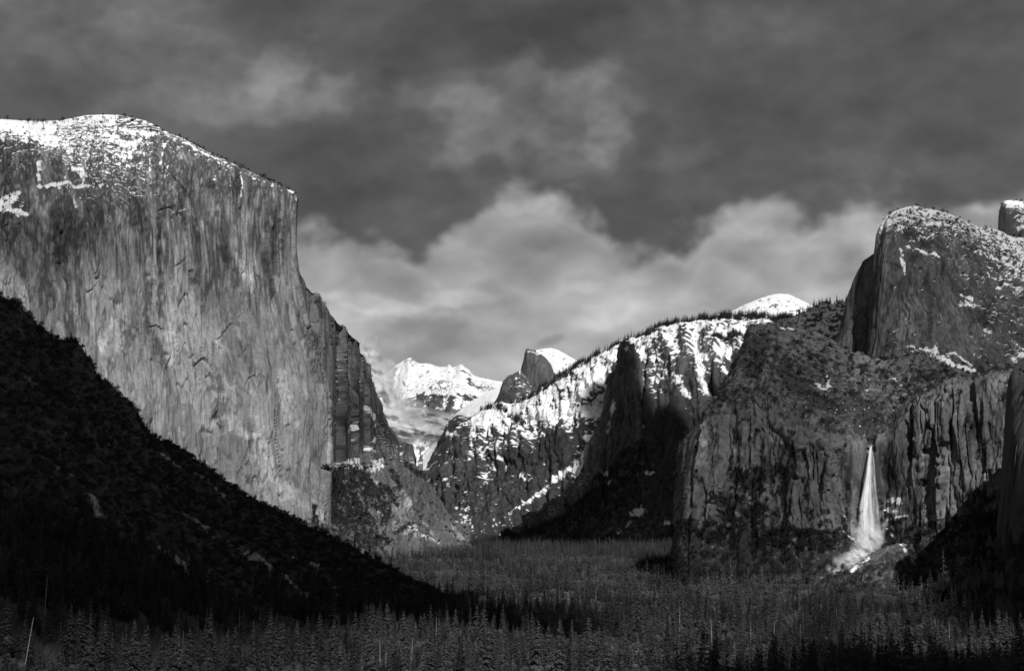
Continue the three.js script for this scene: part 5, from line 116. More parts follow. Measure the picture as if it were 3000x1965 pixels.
  dark_slope: {nu:520,front:2,rows:[{n:3,a:0,b:0,p:[[0,-999.6,-60,-3025],[0.0327,-970.6,-60,-3035],[0.0523,-954.2,-60,-3045],[0.0621,-944.4,-60,-3045],[0.0719,-934.8,-60,-3045],[0.0882,-921.8,-60,-3055],[0.1013,-911.7,-60,-3065],[0.1144,-898.6,-60,-3065],[0.1242,-891.6,-60,-3075],[0.1373,-878.5,-60,-3075],[0.149,-866.6,-60,-3075],[0.1601,-858.4,-60,-3085],[0.1732,-845.5,-60,-3085],[0.1863,-832.6,-60,-3085],[0.1974,-821.6,-60,-3085],[0.2078,-813.8,-60,-3095],[0.2124,-808.9,-60,-3095],[0.2235,-797.6,-60,-3095],[0.2386,-784.7,-60,-3105],[0.2516,-771.5,-60,-3105],[0.2667,-759,-60,-3115],[0.2745,-750.8,-60,-3115],[0.2954,-732.2,-60,-3125],[0.3039,-723.5,-60,-3125],[0.3137,-715.8,-60,-3135],[0.3268,-702.3,-60,-3135],[0.3399,-691.2,-60,-3145],[0.3595,-671.3,-60,-3145],[0.3791,-653.8,-60,-3155],[0.3954,-637.2,-60,-3155],[0.4183,-616.1,-60,-3165],[0.4444,-589.5,-60,-3165],[0.4771,-558.2,-60,-3175],[0.5098,-524.9,-60,-3175],[0.549,-486.8,-60,-3185],[0.5882,-448.4,-60,-3195],[0.6275,-410,-60,-3205],[0.6732,-365.8,-60,-3225],[0.7059,-333.4,-60,-3235],[0.7451,-295.1,-60,-3255],[0.7843,-256.3,-60,-3275],[0.8366,-204.1,-60,-3305],[0.8889,-151,-60,-3335],[0.9412,-96.6,-60,-3355],[1,-34.7,-60,-3375]]},{n:6,a:0.6,b:0.01,p:[[0,-999.6,227.4,-2850],[0.0327,-970.6,211.9,-2860],[0.0523,-954.2,200.2,-2870],[0.0621,-944.4,194.4,-2870],[0.0719,-934.8,191.5,-2870],[0.0882,-921.8,187.9,-2880],[0.1013,-911.7,177,-2890],[0.1144,-898.6,169.6,-2890],[0.1242,-891.6,160,-2900],[0.1373,-878.5,153.7,-2900],[0.149,-866.6,143.9,-2900],[0.1601,-858.4,140,-2910],[0.1732,-845.5,139.1,-2910],[0.1863,-832.6,138.6,-2910],[0.1974,-821.6,136.1,-2910],[0.2078,-813.8,128.8,-2920],[0.2124,-808.9,118.9,-2920],[0.2235,-797.6,110.1,-2920],[0.2386,-784.7,90.2,-2930],[0.2516,-771.5,82.8,-2930],[0.2667,-759,76.2,-2940],[0.2745,-750.8,63.8,-2940],[0.2954,-732.2,54.6,-2950],[0.3039,-723.5,47.2,-2950],[0.3137,-715.8,36.8,-2960],[0.3268,-702.3,22.9,-2960],[0.3399,-691.2,9.5,-2970],[0.3595,-671.3,-1.5,-2970],[0.3791,-653.8,-4.6,-2980],[0.3954,-637.2,-13.6,-2980],[0.4183,-616.1,-23.2,-2990],[0.4444,-589.5,-36.7,-2990],[0.4771,-558.2,-53.1,-3000],[0.5098,-524.9,-71.6,-3000],[0.549,-486.8,-89.6,-3010],[0.5882,-448.4,-108.3,-3020],[0.6275,-410,-121,-3030],[0.6732,-365.8,-137.5,-3050],[0.7059,-333.4,-151,-3060],[0.7451,-295.1,-169,-3080],[0.7843,-256.3,-185.2,-3100],[0.8366,-204.1,-207.3,-3130],[0.8889,-151,-229.9,-3160],[0.9412,-96.6,-248.6,-3180],[1,-34.7,-254,-3200]]},{n:110,a:0.35,b:0,p:[[0,-754.1,477.4,-2150],[0.0327,-733,461.9,-2160],[0.0523,-721.5,450.2,-2170],[0.0621,-714.1,444.4,-2170],[0.0719,-706.8,441.5,-2170],[0.0882,-697.8,437.9,-2180],[0.1013,-690.9,427,-2190],[0.1144,-680.9,419.6,-2190],[0.1242,-676.4,410,-2200],[0.1373,-666.5,403.7,-2200],[0.149,-657.4,393.9,-2200],[0.1601,-651.9,390,-2210],[0.1732,-642.1,389.1,-2210],[0.1863,-632.4,388.6,-2210],[0.1974,-624,386.1,-2210],[0.2078,-618.7,378.8,-2220],[0.2124,-615,368.9,-2220],[0.2235,-606.4,360.1,-2220],[0.2386,-597.2,340.2,-2230],[0.2516,-587.2,332.8,-2230],[0.2667,-578.3,326.2,-2240],[0.2745,-572,313.8,-2240],[0.2954,-558.5,304.6,-2250],[0.3039,-551.8,297.2,-2250],[0.3137,-546.5,286.8,-2260],[0.3268,-536.3,272.9,-2260],[0.3399,-528.3,259.5,-2270],[0.3595,-513.1,248.5,-2270],[0.3791,-500.3,245.4,-2280],[0.3954,-487.5,236.4,-2280],[0.4183,-471.9,226.8,-2290],[0.4444,-451.5,213.3,-2290],[0.4771,-428,196.9,-2300],[0.5098,-402.4,178.4,-2300],[0.549,-373.6,160.4,-2310],[0.5882,-344.5,141.7,-2320],[0.6275,-315.2,129,-2330],[0.6732,-281.8,112.5,-2350],[0.7059,-257.2,99,-2360],[0.7451,-228,81,-2380],[0.7843,-198.5,64.8,-2400],[0.8366,-158.5,42.7,-2430],[0.8889,-117.6,20.1,-2460],[0.9412,-75.4,1.4,-2480],[1,-27.1,-4,-2500]]},{n:110,a:1,b:0.012,p:[[0,-654.7,311.9,-1880],[0.0541,-628.1,309.4,-1900],[0.1554,-573.2,281.9,-1930],[0.2568,-518.9,241.2,-1970],[0.3581,-462,190.1,-2010],[0.4595,-405,150.5,-2060],[0.5608,-345,113.7,-2110],[0.6622,-282.1,82.3,-2160],[0.7635,-217.2,53.8,-2220],[0.8649,-149.2,28.3,-2290],[1,-52.1,-4,-2400]]},{n:80,a:1,b:0.02,p:[[0,-518.2,166.1,-1500],[0.0548,-498.5,166.2,-1520],[0.1918,-454.2,149.1,-1600],[0.3288,-405.3,122.9,-1690],[0.4658,-350.6,89.8,-1790],[0.6027,-289,61,-1900],[0.7397,-219.3,35.2,-2020],[0.863,-147.2,15.4,-2120],[1,-59.3,-6,-2280]]},{n:20,a:0.6,b:0.02,p:[[0,-370.2,87.5,-1080],[0.0559,-358,86.1,-1100],[0.2308,-330.7,72.9,-1220],[0.4056,-303.4,52.5,-1400],[0.5804,-260,33.7,-1600],[0.7203,-208.6,21.9,-1750],[0.8601,-144.1,10.1,-1900],[1,-68.3,-8,-2100]]},{n:2,a:0.5,b:0.02,p:[[0,-289.9,63.1,-850],[0.0571,-278.5,61.9,-860],[0.2714,-259,46,-1000],[0.4857,-243.1,28.1,-1250],[0.7,-194.6,11.3,-1500],[0.8786,-128.7,2.3,-1700],[1,-74,-12,-1900]]}],marks:{pale:[[[-516.1,200.1,-1694.6,3.7],[-503.2,194.8,-1702.2,3.7],[-486,181.8,-1702,3.4]],[[-494.4,231,-2189.1,3.8],[-468.7,214.1,-2183,3.8],[-443.3,197.7,-2200.9,3.9],[-397.9,166.6,-2219.8,3.9]],[[-409.7,146.8,-1954.4,3.4],[-384.7,127.6,-1959.2,5.1],[-367.9,116.9,-1962.5,5.1],[-344.5,101.7,-1976.7,6],[-316,83.1,-1962.1,6],[-285.8,63.4,-1933.6,6.7],[-257.4,48,-1911.5,5.8]],[[-398.4,119.2,-1692.2,5.2],[-383.9,110.9,-1727.4,6.8],[-361.5,95.9,-1730.3,6.8],[-341.6,82,-1707.5,5.9]],[[-462.8,163.2,-1693.9,4.4],[-439.2,145,-1676.2,4.4]],[[-320.8,100.2,-2103.6,3.7],[-280.7,73.9,-2080.9,4.5],[-242.6,52.2,-2067.5,4.5],[-222.2,40.1,-2046.9,3.6]],[[-612.7,313.9,-1958,3.5],[-600.7,304.5,-1948.2,3.4]],[[-513.4,246.8,-2107.2,3.7],[-504.6,236.6,-2081.5,3.7]]]}},
  talus_cone: {nu:110,front:2,rows:[{n:3,a:0,b:0,p:[[0,511.7,-60,-2755],[0.1111,537.8,-60,-2765],[0.2222,563.9,-60,-2775],[0.3333,592.6,-60,-2795],[0.3889,607.1,-60,-2805],[0.4444,621.6,-60,-2815],[0.5139,639.4,-60,-2825],[0.5833,656.1,-60,-2830],[0.6667,675.8,-60,-2835],[0.75,694.4,-60,-2835],[0.8056,706.7,-60,-2835],[0.8333,711.4,-60,-2830],[0.8556,711.9,-60,-2815],[0.9167,719.3,-60,-2795],[1,731.4,-60,-2775]]},{n:4,a:0.6,b:0.01,p:[[0,511.7,-37,-2740],[0.1111,537.8,-23.7,-2750],[0.2222,563.9,-14.9,-2760],[0.3333,592.6,0.4,-2780],[0.3889,607.1,10,-2790],[0.4444,621.6,15.5,-2800],[0.5139,639.4,28.7,-2810],[0.5833,656.1,34.5,-2815],[0.6667,675.8,41.5,-2820],[0.75,694.4,47.5,-2820],[0.8056,706.7,46.3,-2820],[0.8333,711.4,38.7,-2815],[0.8556,711.9,18.4,-2800],[0.9167,719.3,-10.1,-2780],[1,731.4,-32.3,-2760]]},{n:30,a:0.4,b:0,p:[[0,500.5,3,-2680],[0.1111,526.1,16.3,-2690],[0.2222,551.7,25.1,-2700],[0.3333,579.8,40.4,-2720],[0.3889,594,50,-2730],[0.4444,608.3,55.5,-2740],[0.5139,625.8,68.7,-2750],[0.5833,642.1,74.5,-2755],[0.6667,661.5,81.5,-2760],[0.75,679.7,87.5,-2760],[0.8056,691.7,86.3,-2760],[0.8333,696.2,78.7,-2755],[0.8556,696.6,58.4,-2740],[0.9167,703.7,29.9,-2720],[1,715.5,7.7,-2700]]},{n:20,a:1,b:0.02,p:[[0,485.4,-3.4,-2600],[0.25,540.6,9.4,-2620],[0.5278,602.7,33.7,-2640],[0.7778,654.5,39.4,-2640],[1,694,0.9,-2620]]},{n:2,a:0.5,b:0.02,p:[[0,468.6,-2,-2540],[0.5263,574.3,-2,-2520],[1,678.1,-2,-2540]]}],marks:{snow:[[[683.6,85.9,-2751.9,3],[689.1,81.9,-2745.6,3],[686.6,73.6,-2729.6,2.4]],[[518.4,14.5,-2681.1,5.2],[536.1,20.2,-2681.5,6.4],[551.8,25.7,-2686.5,5.3]],[[565.2,32.3,-2693.8,4.1],[584.4,42.5,-2700.6,4.7],[606.7,54.5,-2719.9,4.7],[621.4,64.7,-2731.4,3.6]]]}},
};

const rockMaterial = new THREE.MeshStandardMaterial({ vertexColors: true, roughness: 0.95, metalness: 0 });
rockMaterial.name = 'granite_and_snow';

function capsules(list) {
  return (list ?? []).map((line) => {
    const lo = [1e9, 1e9, 1e9], hi = [-1e9, -1e9, -1e9];
    for (const p of line) for (let c = 0; c < 3; c++) { lo[c] = Math.min(lo[c], p[c] - p[3]); hi[c] = Math.max(hi[c], p[c] + p[3]); }
    return { line, lo, hi };
  });
}
const near = { d: 0, r: 0, h: 0 };
/** Distance in metres from the outline of the nearest mark (negative inside). */
function markAt(list, x, y, z, reach) {
  let best = 1e9, br = 1, bh = 0;
  for (const m of list) {
    if (x < m.lo[0] - reach || x > m.hi[0] + reach || y < m.lo[1] - reach || y > m.hi[1] + reach || z < m.lo[2] - reach * 3 || z > m.hi[2] + reach * 3) continue;
    const L = m.line;
    for (let k = 0; k + 1 < L.length; k++) {
      const a = L[k], b = L[k + 1], ex = b[0] - a[0], ey = b[1] - a[1], ez = b[2] - a[2];
      const t = Math.min(1, Math.max(0, ((x - a[0]) * ex + (y - a[1]) * ey + (z - a[2]) * ez) / (ex * ex + ey * ey + ez * ez + 1e-6)));
      const dx = x - a[0] - ex * t, dy = y - a[1] - ey * t, dz = (z - a[2] - ez * t) * 0.5, r = mix(a[3], b[3], t), d = Math.sqrt(dx * dx + dy * dy + dz * dz) - r;
      if (d < best) { best = d; br = r; bh = dy; }
    }
  }
  near.d = best; near.r = br; near.h = bh;
  return best;
}

const SHEETS = {};
function land(name, style, data) {
  const M = MASS[name], nu = M.nu, sampled = M.rows.map((r) => {
    const out = new Float32Array((nu + 1) * 3);
    let k = 0;
    for (let i = 0; i <= nu; i++) {
      const u = i / nu;
      while (k < r.p.length - 2 && r.p[k + 1][0] < u) k++;
      const a = r.p[k], b = r.p[k + 1], t = Math.min(1, Math.max(0, (u - a[0]) / Math.max(1e-9, b[0] - a[0])));
      for (let c = 0; c < 3; c++) out[i * 3 + c] = mix(a[c + 1], b[c + 1], t);
    }
    const rad = Math.round(r.b * nu);
    if (rad < 1) return out;
    const soft = new Float32Array(out.length), at = (i, c) => i < 0 ? 2 * out[c] - out[-i * 3 + c] : i > nu ? 2 * out[nu * 3 + c] - out[(2 * nu - i) * 3 + c] : out[i * 3 + c];
    for (let c = 0; c < 3; c++) for (let i = 0; i <= nu; i++) { let s = 0; for (let q = -rad; q <= rad; q++) s += at(i + q, c); soft[i * 3 + c] = s / (2 * rad + 1); }
    return soft;
  });
  const stations = [];                                       // [row, fraction]
  M.rows.forEach((r, k) => { if (k < M.rows.length - 1) for (let q = 0; q < r.n; q++) stations.push([k, q / r.n]); });
  stations.push([M.rows.length - 2, 1]);
  const nv = stations.length - 1, W = nu + 1, N = W * (nv + 1), P = new Float32Array(N * 3), relief = new Float32Array(nv + 1), along = new Float32Array(nv + 1);
  const gaps = sampled.slice(0, -1).map((p, k) => { let t = 0; for (let i = 0; i < W; i++) t += Math.hypot(p[i * 3] - sampled[k + 1][i * 3], p[i * 3 + 1] - sampled[k + 1][i * 3 + 1], p[i * 3 + 2] - sampled[k + 1][i * 3 + 2]); return t / W; });
  stations.forEach(([k, f], j) => {
    const flat = k < M.front, p1 = sampled[k], p2 = sampled[k + 1], p0 = k > M.front ? sampled[k - 1] : null, p3 = sampled[k + 2], f2 = f * f, f3 = f2 * f, g1 = gaps[k] / gaps[k - 1], g2 = gaps[k] / gaps[k + 1];
    relief[j] = mix(M.rows[k].a, M.rows[k + 1].a, f); along[j] = k - M.front + f;
    for (let q = 0; q < W * 3; q++) {
      const e = p2[q] - p1[q], m1 = p0 ? 0.5 * ((p1[q] - p0[q]) * g1 + e) : e, m2 = p3 ? 0.5 * ((p3[q] - p2[q]) * g2 + e) : e;
      P[j * W * 3 + q] = flat ? p1[q] + e * f : (2 * f3 - 3 * f2 + 1) * p1[q] + (f3 - 2 * f2 + f) * m1 + (-2 * f3 + 3 * f2) * p2[q] + (f3 - f2) * m2;
    }
  });
  const index = new Uint32Array(nu * nv * 6);
  for (let j = 0, q = 0; j < nv; j++) for (let i = 0; i < nu; i++) { const a = j * W + i, b = a + 1, c = a + W, d = c + 1; index[q++] = a; index[q++] = c; index[q++] = b; index[q++] = b; index[q++] = c; index[q++] = d; }
  const g = new THREE.BufferGeometry();
  g.setAttribute('position', new THREE.BufferAttribute(P, 3)); g.setIndex(new THREE.BufferAttribute(index, 1));
  g.computeVertexNormals();
  const nb = g.attributes.normal.array.slice(), Q = new Float32Array(N * 3), T = new Float32Array(W);
  const marks = {}; for (const kind of ['snow', 'dark', 'pale', 'groove', 'roof', 'brush', 'trees']) marks[kind] = capsules(M.marks?.[kind]);
  const S = new Float32Array(N), TT = new Float32Array(N), mid = sampled[Math.floor(M.rows.length / 2)];
  const run = new Float32Array(W);
  for (let i = 1; i < W; i++) run[i] = run[i - 1] + Math.hypot(mid[i * 3] - mid[i * 3 - 3], mid[i * 3 + 2] - mid[i * 3 - 1]);
  const c = { marks };
  for (let j = 0; j <= nv; j++) for (let i = 0; i < W; i++) {
    const o = j * W + i, k = o * 3;
    if (j) T[i] += Math.hypot(P[k] - P[k - W * 3], P[k + 1] - P[k + 1 - W * 3], P[k + 2] - P[k + 2 - W * 3]);
    c.x = P[k]; c.y = P[k + 1]; c.z = P[k + 2]; c.s = S[o] = run[i]; c.t = TT[o] = T[i]; c.row = along[j]; c.u = i / nu;
    c.nx = nb[k]; c.ny = nb[k + 1]; c.nz = nb[k + 2];
    let d = style.relief(c) * relief[j];
    if (relief[j] > 0) {
      if (marks.groove.length && markAt(marks.groove, c.x, c.y, c.z, 25) < 22) { const wd = Math.max(style.step * 2.4, near.r), e = Math.max(0, near.d + near.r) / (wd + 0.5); d -= (style.cut ?? 7) * Math.exp(-e * e) * (0.6 + 0.6 * n3(c.x / 40, c.y / 40, c.z / 40)); }
      if (marks.roof.length && markAt(marks.roof, c.x, c.y, c.z, 25) < 22) { const e = (near.d + near.r) / (near.r + 2.5); if (near.h > -0.5) d += 2.2 * Math.exp(-e * e) * (1 + 0.8 * n3(c.x / 9, c.y / 9, c.z / 9)); else d -= 2 * Math.exp(-e * e); }
    }
    Q[k] = c.x + c.nx * d; Q[k + 1] = c.y + c.ny * d; Q[k + 2] = c.z + c.nz * d;
  }
  g.setAttribute('position', new THREE.BufferAttribute(Q, 3));
  g.deleteAttribute('normal'); g.computeVertexNormals();
  const nf = g.attributes.normal.array, C = new Float32Array(N * 3), snow = new Float32Array(N);
  for (let j = 0; j <= nv; j++) for (let i = 0; i < W; i++) {
    const o = j * W + i, k = o * 3;
    c.x = P[k]; c.y = P[k + 1]; c.z = P[k + 2]; c.s = S[o]; c.t = TT[o]; c.row = along[j]; c.u = i / nu; c.ny = nb[k + 1]; c.fy = nf[k + 1]; c.snow = 0;
    C[k] = C[k + 1] = C[k + 2] = tone(c, style); snow[o] = c.snow;
  }
  g.setAttribute('color', new THREE.BufferAttribute(C, 3));
  const m = new THREE.Mesh(g, rockMaterial);
  put(m, name, { kind: 'structure', ...data });
  SHEETS[name] = { P: Q, N: nf, W, nv, along, marks, snow, B: P, C };
  return m;
}

/** What the surface is made of here: granite with water stains and lichen, pale or dark rock, brush, snow. */
function tone(c, st) {
  const { x, y, z } = c;
  let a = st.rock * (1 + 0.3 * fbm(x / 160, y / 220, z / 160, 3));
  if (st.streak) {
    const wob = n3(x / 90, y / 200, z / 90) * 0.5;
    const s1 = n3(x / st.streakSize + wob, y / (st.streakSize * 40), z / st.streakSize), s2 = n3(x / (st.streakSize * 3.1) + wob, y / (st.streakSize * 50) + 9, z / (st.streakSize * 3.1));
    const s3 = n3(x / (st.streakSize * 0.45), y / (st.streakSize * 20) + 4, z / (st.streakSize * 0.45));
    const b = st.stain ? st.stain(c) : 0;
    a *= Math.max(0.2, 1 - st.streak * (0.5 * smooth(0.1 - b, 0.45 - b, s1) + 0.6 * smooth(0.1 - b, 0.45 - b, s2) + 0.35 * smooth(0.15, 0.5, s3)) + st.streak * 0.3 * smooth(0.3, 0.8, -s1));
  }
  if (st.patch) { facet(c.s + 30 * n3(x / 90, y / 140, z / 90), c.t, st.patch * 3.4, 1.7, 41); a *= 0.84 + 0.32 * cell.r; }
  if (st.patch) { facet(c.s + 14 * n3(x / 30, y / 30, z / 30), c.t, st.patch, st.patchTall ?? 2.2, 31); a *= 0.8 + 0.42 * cell.r; }
  a *= 1 + (st.grain ?? 0.22) * (fbm(x / (4 * st.step), y / (6 * st.step), z / (4 * st.step), 3)) + 0.2 * n3(x / st.step, y / (st.step * 1.6), z / st.step);
  const m = c.marks, v = n3(x / (st.step * 3), y / (st.step * 24), z / (st.step * 3)), w = fbm(x / (st.step * 9), y / (st.step * 9), z / (st.step * 9), 4);
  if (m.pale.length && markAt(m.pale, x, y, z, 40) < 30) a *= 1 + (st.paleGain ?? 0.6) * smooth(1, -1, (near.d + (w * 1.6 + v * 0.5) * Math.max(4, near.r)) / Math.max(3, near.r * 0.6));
  let dk = 0;
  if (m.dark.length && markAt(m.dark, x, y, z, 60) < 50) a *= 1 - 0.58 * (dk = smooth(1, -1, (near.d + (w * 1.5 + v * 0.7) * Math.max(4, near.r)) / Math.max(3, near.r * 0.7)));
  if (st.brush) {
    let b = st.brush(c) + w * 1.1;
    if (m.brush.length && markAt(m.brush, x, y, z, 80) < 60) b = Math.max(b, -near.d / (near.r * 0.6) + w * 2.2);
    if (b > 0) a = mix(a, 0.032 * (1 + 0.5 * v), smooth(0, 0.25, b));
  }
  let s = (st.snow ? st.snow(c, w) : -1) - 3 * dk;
  if (m.snow.length && markAt(m.snow, x, y, z, 90) < 70) s = Math.max(s, -(near.d + (w * 1.7 + 0.35 * n3(x / (st.step * 2), y / (st.step * 2), z / (st.step * 2))) * Math.min(near.r, 22)) / (st.step * 2));
  if (s > 0) { const f = smooth(0, 0.4, s); c.snow = f; a = mix(a, 0.86, f); }
  return Math.min(0.9, Math.max(0.012, a));
}

// relief in metres, along the face's normal
const joint = (c, size) => { const a = Math.abs(n3(c.x / size + 0.25 * n3(c.x / 60, c.y / 400, c.z / 60), c.y / (size * 110), c.z / size)); return (1 - smooth(0, Math.max(0.055, 3.4 / size), a)) * smooth(-0.15, 0.2, n3(c.x / 140 + 7, c.y / 260, c.z / 140)); };
const cliffRelief = (k, tall = 4, fine = 1) => (c) => { const q = 8 * n3(c.x / 45, c.y / 160, c.z / 45); return k * (-9 * joint(c, 64) - 5 * joint(c, 25) + 10 * fbm(c.x / 330, c.y / 1200, c.z / 330, 2) + 4 * ridged(c.x / 70, c.y / 900, c.z / 70, 2) + 13 * facet(c.s + q, c.t, 105, tall * 2.6, 1) + 6.5 * facet(c.s + q * 0.6, c.t, 40, tall * 2.6, 2) + (fine ? fine * (2.6 * facet(c.s, c.t + q, 14, tall, 3) + 1.1 * facet(c.s, c.t, 6.5, tall * 0.5, 4)) : 0) + 1.3 * fbm(c.x / 12, c.y / 60, c.z / 12, 2)); };
const craggy = (k, size) => (c) => k * (16 * fbm(c.x / (size * 3), c.y / (size * 4), c.z / (size * 3), 3) + 9 * facet(c.s + size * 0.25 * n3(c.x / size, c.y / size, c.z / size), c.t, size, 1.8, 5) + 5 * facet(c.s, c.t + size * 0.1 * n3(c.x / 50, c.y / 50, c.z / 50), size * 0.36, 1.5, 6) + 2.5 * facet(c.s, c.t, size * 0.14, 1.3, 7) + 2.4 * fbm(c.x / (size * 0.2), c.y / (size * 0.25), c.z / (size * 0.2), 3));

const wallRelief = cliffRelief(1.15, 4.5);
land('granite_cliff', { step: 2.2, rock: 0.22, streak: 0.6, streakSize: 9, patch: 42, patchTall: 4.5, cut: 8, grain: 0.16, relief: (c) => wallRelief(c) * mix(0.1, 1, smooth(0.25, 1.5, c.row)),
  stain: (c) => mix(0.7, -0.3, smooth(1.9, 4.2, c.row + 1.1 * n3(c.x / 170, c.y / 420, c.z / 170))),
  snow: (c, w) => { const f = n3(c.x / 5, c.y / 4, c.z / 5) * 0.9 + n3(c.x / 13, c.y / 9, c.z / 13); return c.row < 1 ? (c.u < 0.42 ? 1.6 - 1.7 * c.row * smooth(0.16, 0.3, c.u) : 0.45 - 1.1 * c.row) + w * 1.8 + f * (0.1 + 0.4 * c.row) + (c.fy - c.ny) * 2 : c.row < 2.2 ? (c.fy - 0.42 - 0.2 * (c.row - 1)) * 4.5 + w * 1.2 + f * 0.75 - 0.75 - (c.u > 0.5 ? 0.6 : 0) : (c.fy - 0.92) * 4 + w * 0.5; } },
  { label: 'huge sheer granite cliff with a snow-capped rounded top on the left' });
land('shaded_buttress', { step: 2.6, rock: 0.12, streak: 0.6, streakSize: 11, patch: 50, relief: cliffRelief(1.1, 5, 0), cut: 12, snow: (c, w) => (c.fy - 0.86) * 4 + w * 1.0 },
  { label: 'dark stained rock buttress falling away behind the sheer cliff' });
land('rock_apron', { step: 3, rock: 0.13, streak: 0.3, streakSize: 14, patch: 46, paleGain: 1.7, relief: craggy(0.8, 90), brush: (c) => (c.u < 0.42 + 0.2 * n3(c.x / 200, c.y / 200, c.z / 200) ? 0.3 : -0.5), snow: () => -1 },
  { label: 'brushy apron of rock slabs and talus below the dark buttress' });
land('far_snow_peak', { step: 12, rock: 0.12, relief: craggy(2.2, 420), snow: (c, w) => c.row < 1.9 ? 0.9 + w * 1.6 : (c.fy - 0.62) * 4 + w * 1.5 },
  { label: 'far snow-covered peak with dark cliffs half hidden in mist' });
land('snow_ramp', { step: 9, rock: 0.14, relief: craggy(1.2, 600), snow: (c, w) => 0.9 + w * 1.2 }, { label: 'smooth snow slope below the split dome' });
land('split_dome', { step: 8, rock: 0.1, streak: 0.4, streakSize: 26, relief: craggy(1.2, 240), snow: (c, w) => c.row < 1 ? (c.u > 0.28 ? 0.8 + w * 1.4 : -1) : (c.fy - 0.85) * 4 + w * 0.3 },
  { label: 'distant half-dome with a sheer dark face and snow-covered back' });
land('dome_shoulder', { step: 8, rock: 0.1, streak: 0.4, streakSize: 26, relief: craggy(2, 220), snow: (c, w) => (c.u > 0.6 ? -0.5 : -1.1) + (c.fy - 0.6) * 3 + w * 1.5 }, { label: 'dark rock shoulder left of the distant split dome' });
const ridgeRelief = craggy(2.2, 210);
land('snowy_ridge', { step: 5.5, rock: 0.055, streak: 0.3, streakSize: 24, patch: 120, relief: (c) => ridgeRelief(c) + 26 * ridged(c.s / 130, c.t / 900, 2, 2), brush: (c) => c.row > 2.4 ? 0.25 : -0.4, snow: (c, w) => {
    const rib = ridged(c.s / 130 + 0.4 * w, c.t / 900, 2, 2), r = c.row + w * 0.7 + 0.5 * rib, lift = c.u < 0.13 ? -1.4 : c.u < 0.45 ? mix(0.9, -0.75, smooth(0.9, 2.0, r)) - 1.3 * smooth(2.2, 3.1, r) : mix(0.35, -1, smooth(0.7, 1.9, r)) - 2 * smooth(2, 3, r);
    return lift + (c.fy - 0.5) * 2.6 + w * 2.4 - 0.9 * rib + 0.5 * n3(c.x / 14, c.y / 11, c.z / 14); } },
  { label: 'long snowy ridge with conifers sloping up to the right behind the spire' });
const spireWall = cliffRelief(1.6, 3, 1.4), spireCrag = craggy(1.1, 110);
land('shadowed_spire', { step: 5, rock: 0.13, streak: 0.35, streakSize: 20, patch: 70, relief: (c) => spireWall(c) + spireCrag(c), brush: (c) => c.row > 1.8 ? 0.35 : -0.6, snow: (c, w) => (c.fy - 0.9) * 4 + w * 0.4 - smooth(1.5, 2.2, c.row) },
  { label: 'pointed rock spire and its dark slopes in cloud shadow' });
land('round_snow_dome', { step: 7, rock: 0.14, relief: craggy(1.1, 150), snow: (c, w) => 0.85 + w * 1.5 + (c.fy - c.ny) * 2 }, { label: 'smooth round snow dome on the skyline right of centre' });
land('wooded_rock_ridge', { step: 4, rock: 0.11, patch: 50, relief: craggy(1.6, 90), brush: (c) => -0.35, snow: (c, w) => (c.fy - 0.62) * 3 + w * 1.6 }, { label: 'rocky wooded ridge left of the tall rock tower' });
land('rock_tower_wing', { step: 2.8, rock: 0.11, streak: 0.35, streakSize: 11, patch: 34, relief: cliffRelief(0.7, 3), snow: (c, w) => (c.fy - 0.85) * 4 + w * 0.4 }, { label: 'slab leaning against the left side of the tall rock tower' });
const towerRelief = cliffRelief(0.85, 3);
land('rock_tower', { step: 2.8, grain: 0.3, rock: 0.1, streak: 0.6, streakSize: 10, patch: 36, cut: 10, relief: (c) => towerRelief(c) * smooth(0, 1.5, c.row + 0.4), brush: (c) => c.row < 2 ? -0.35 : -0.75,
  snow: (c, w) => { const f = n3(c.x / 5, c.y / 4, c.z / 5) * 0.5 + n3(c.x / 15, c.y / 9, c.z / 15) * 0.8; return c.row < 1.7 ? (c.fy - 0.6 - 0.24 * c.row + 0.16 * smooth(0.62, 0.85, c.u)) * 4 + w * 2.2 + f : (c.fy - 0.8) * 4 + w * 0.8; } },
  { label: 'tall rounded rock tower dusted with snow on the right' });
land('small_rock_tower', { step: 3, rock: 0.1, streak: 0.3, streakSize: 10, relief: cliffRelief(0.5, 2), snow: (c, w) => (c.fy - 0.65) * 4 + w * 1.6 }, { label: 'small rock tower with snow at the right edge of the photo' });
const benchRelief = craggy(0.9, 60), fallRelief = cliffRelief(1.5, 2.6);
land('waterfall_cliff', { step: 2, grain: 0.25, rock: 0.13, streak: 0.55, streakSize: 8, patch: 34, patchTall: 2.6, cut: 14, relief: (c) => mix(benchRelief(c), fallRelief(c), smooth(1.4, 2.2, c.row)) * (0.3 + 0.7 * smooth(0.07, 0.15, c.u)) * (1 - 0.8 * Math.exp(-Math.pow((c.x - 672) / 55, 2))), brush: (c) => c.row < 1.9 ? 0.12 - 0.25 * smooth(0.6, 0, c.row) : c.row > 4.6 ? 0.5 : -0.7,
  snow: (c, w) => c.row < 1.9 ? (c.fy - 1.13) * 4 + w * 1.3 + n3(c.x / 6, c.y / 5, c.z / 6) * 0.5 : -1 },
  { label: 'dark broad cliff with a wooded bench that the waterfall drops over' });
land('dark_wall', { step: 2, rock: 0.07, streak: 0.4, streakSize: 8, relief: cliffRelief(0.7, 4, 0) }, { label: 'dark vertical rock wall at the right edge' });
land('talus_cone', { step: 1.6, rock: 0.1, relief: craggy(0.5, 15), brush: (c) => c.row > 0.3 ? 0.3 : c.row < 0 ? 0.3 : -0.2, snow: () => -1 }, { label: 'cone of broken rock at the foot of the waterfall' });
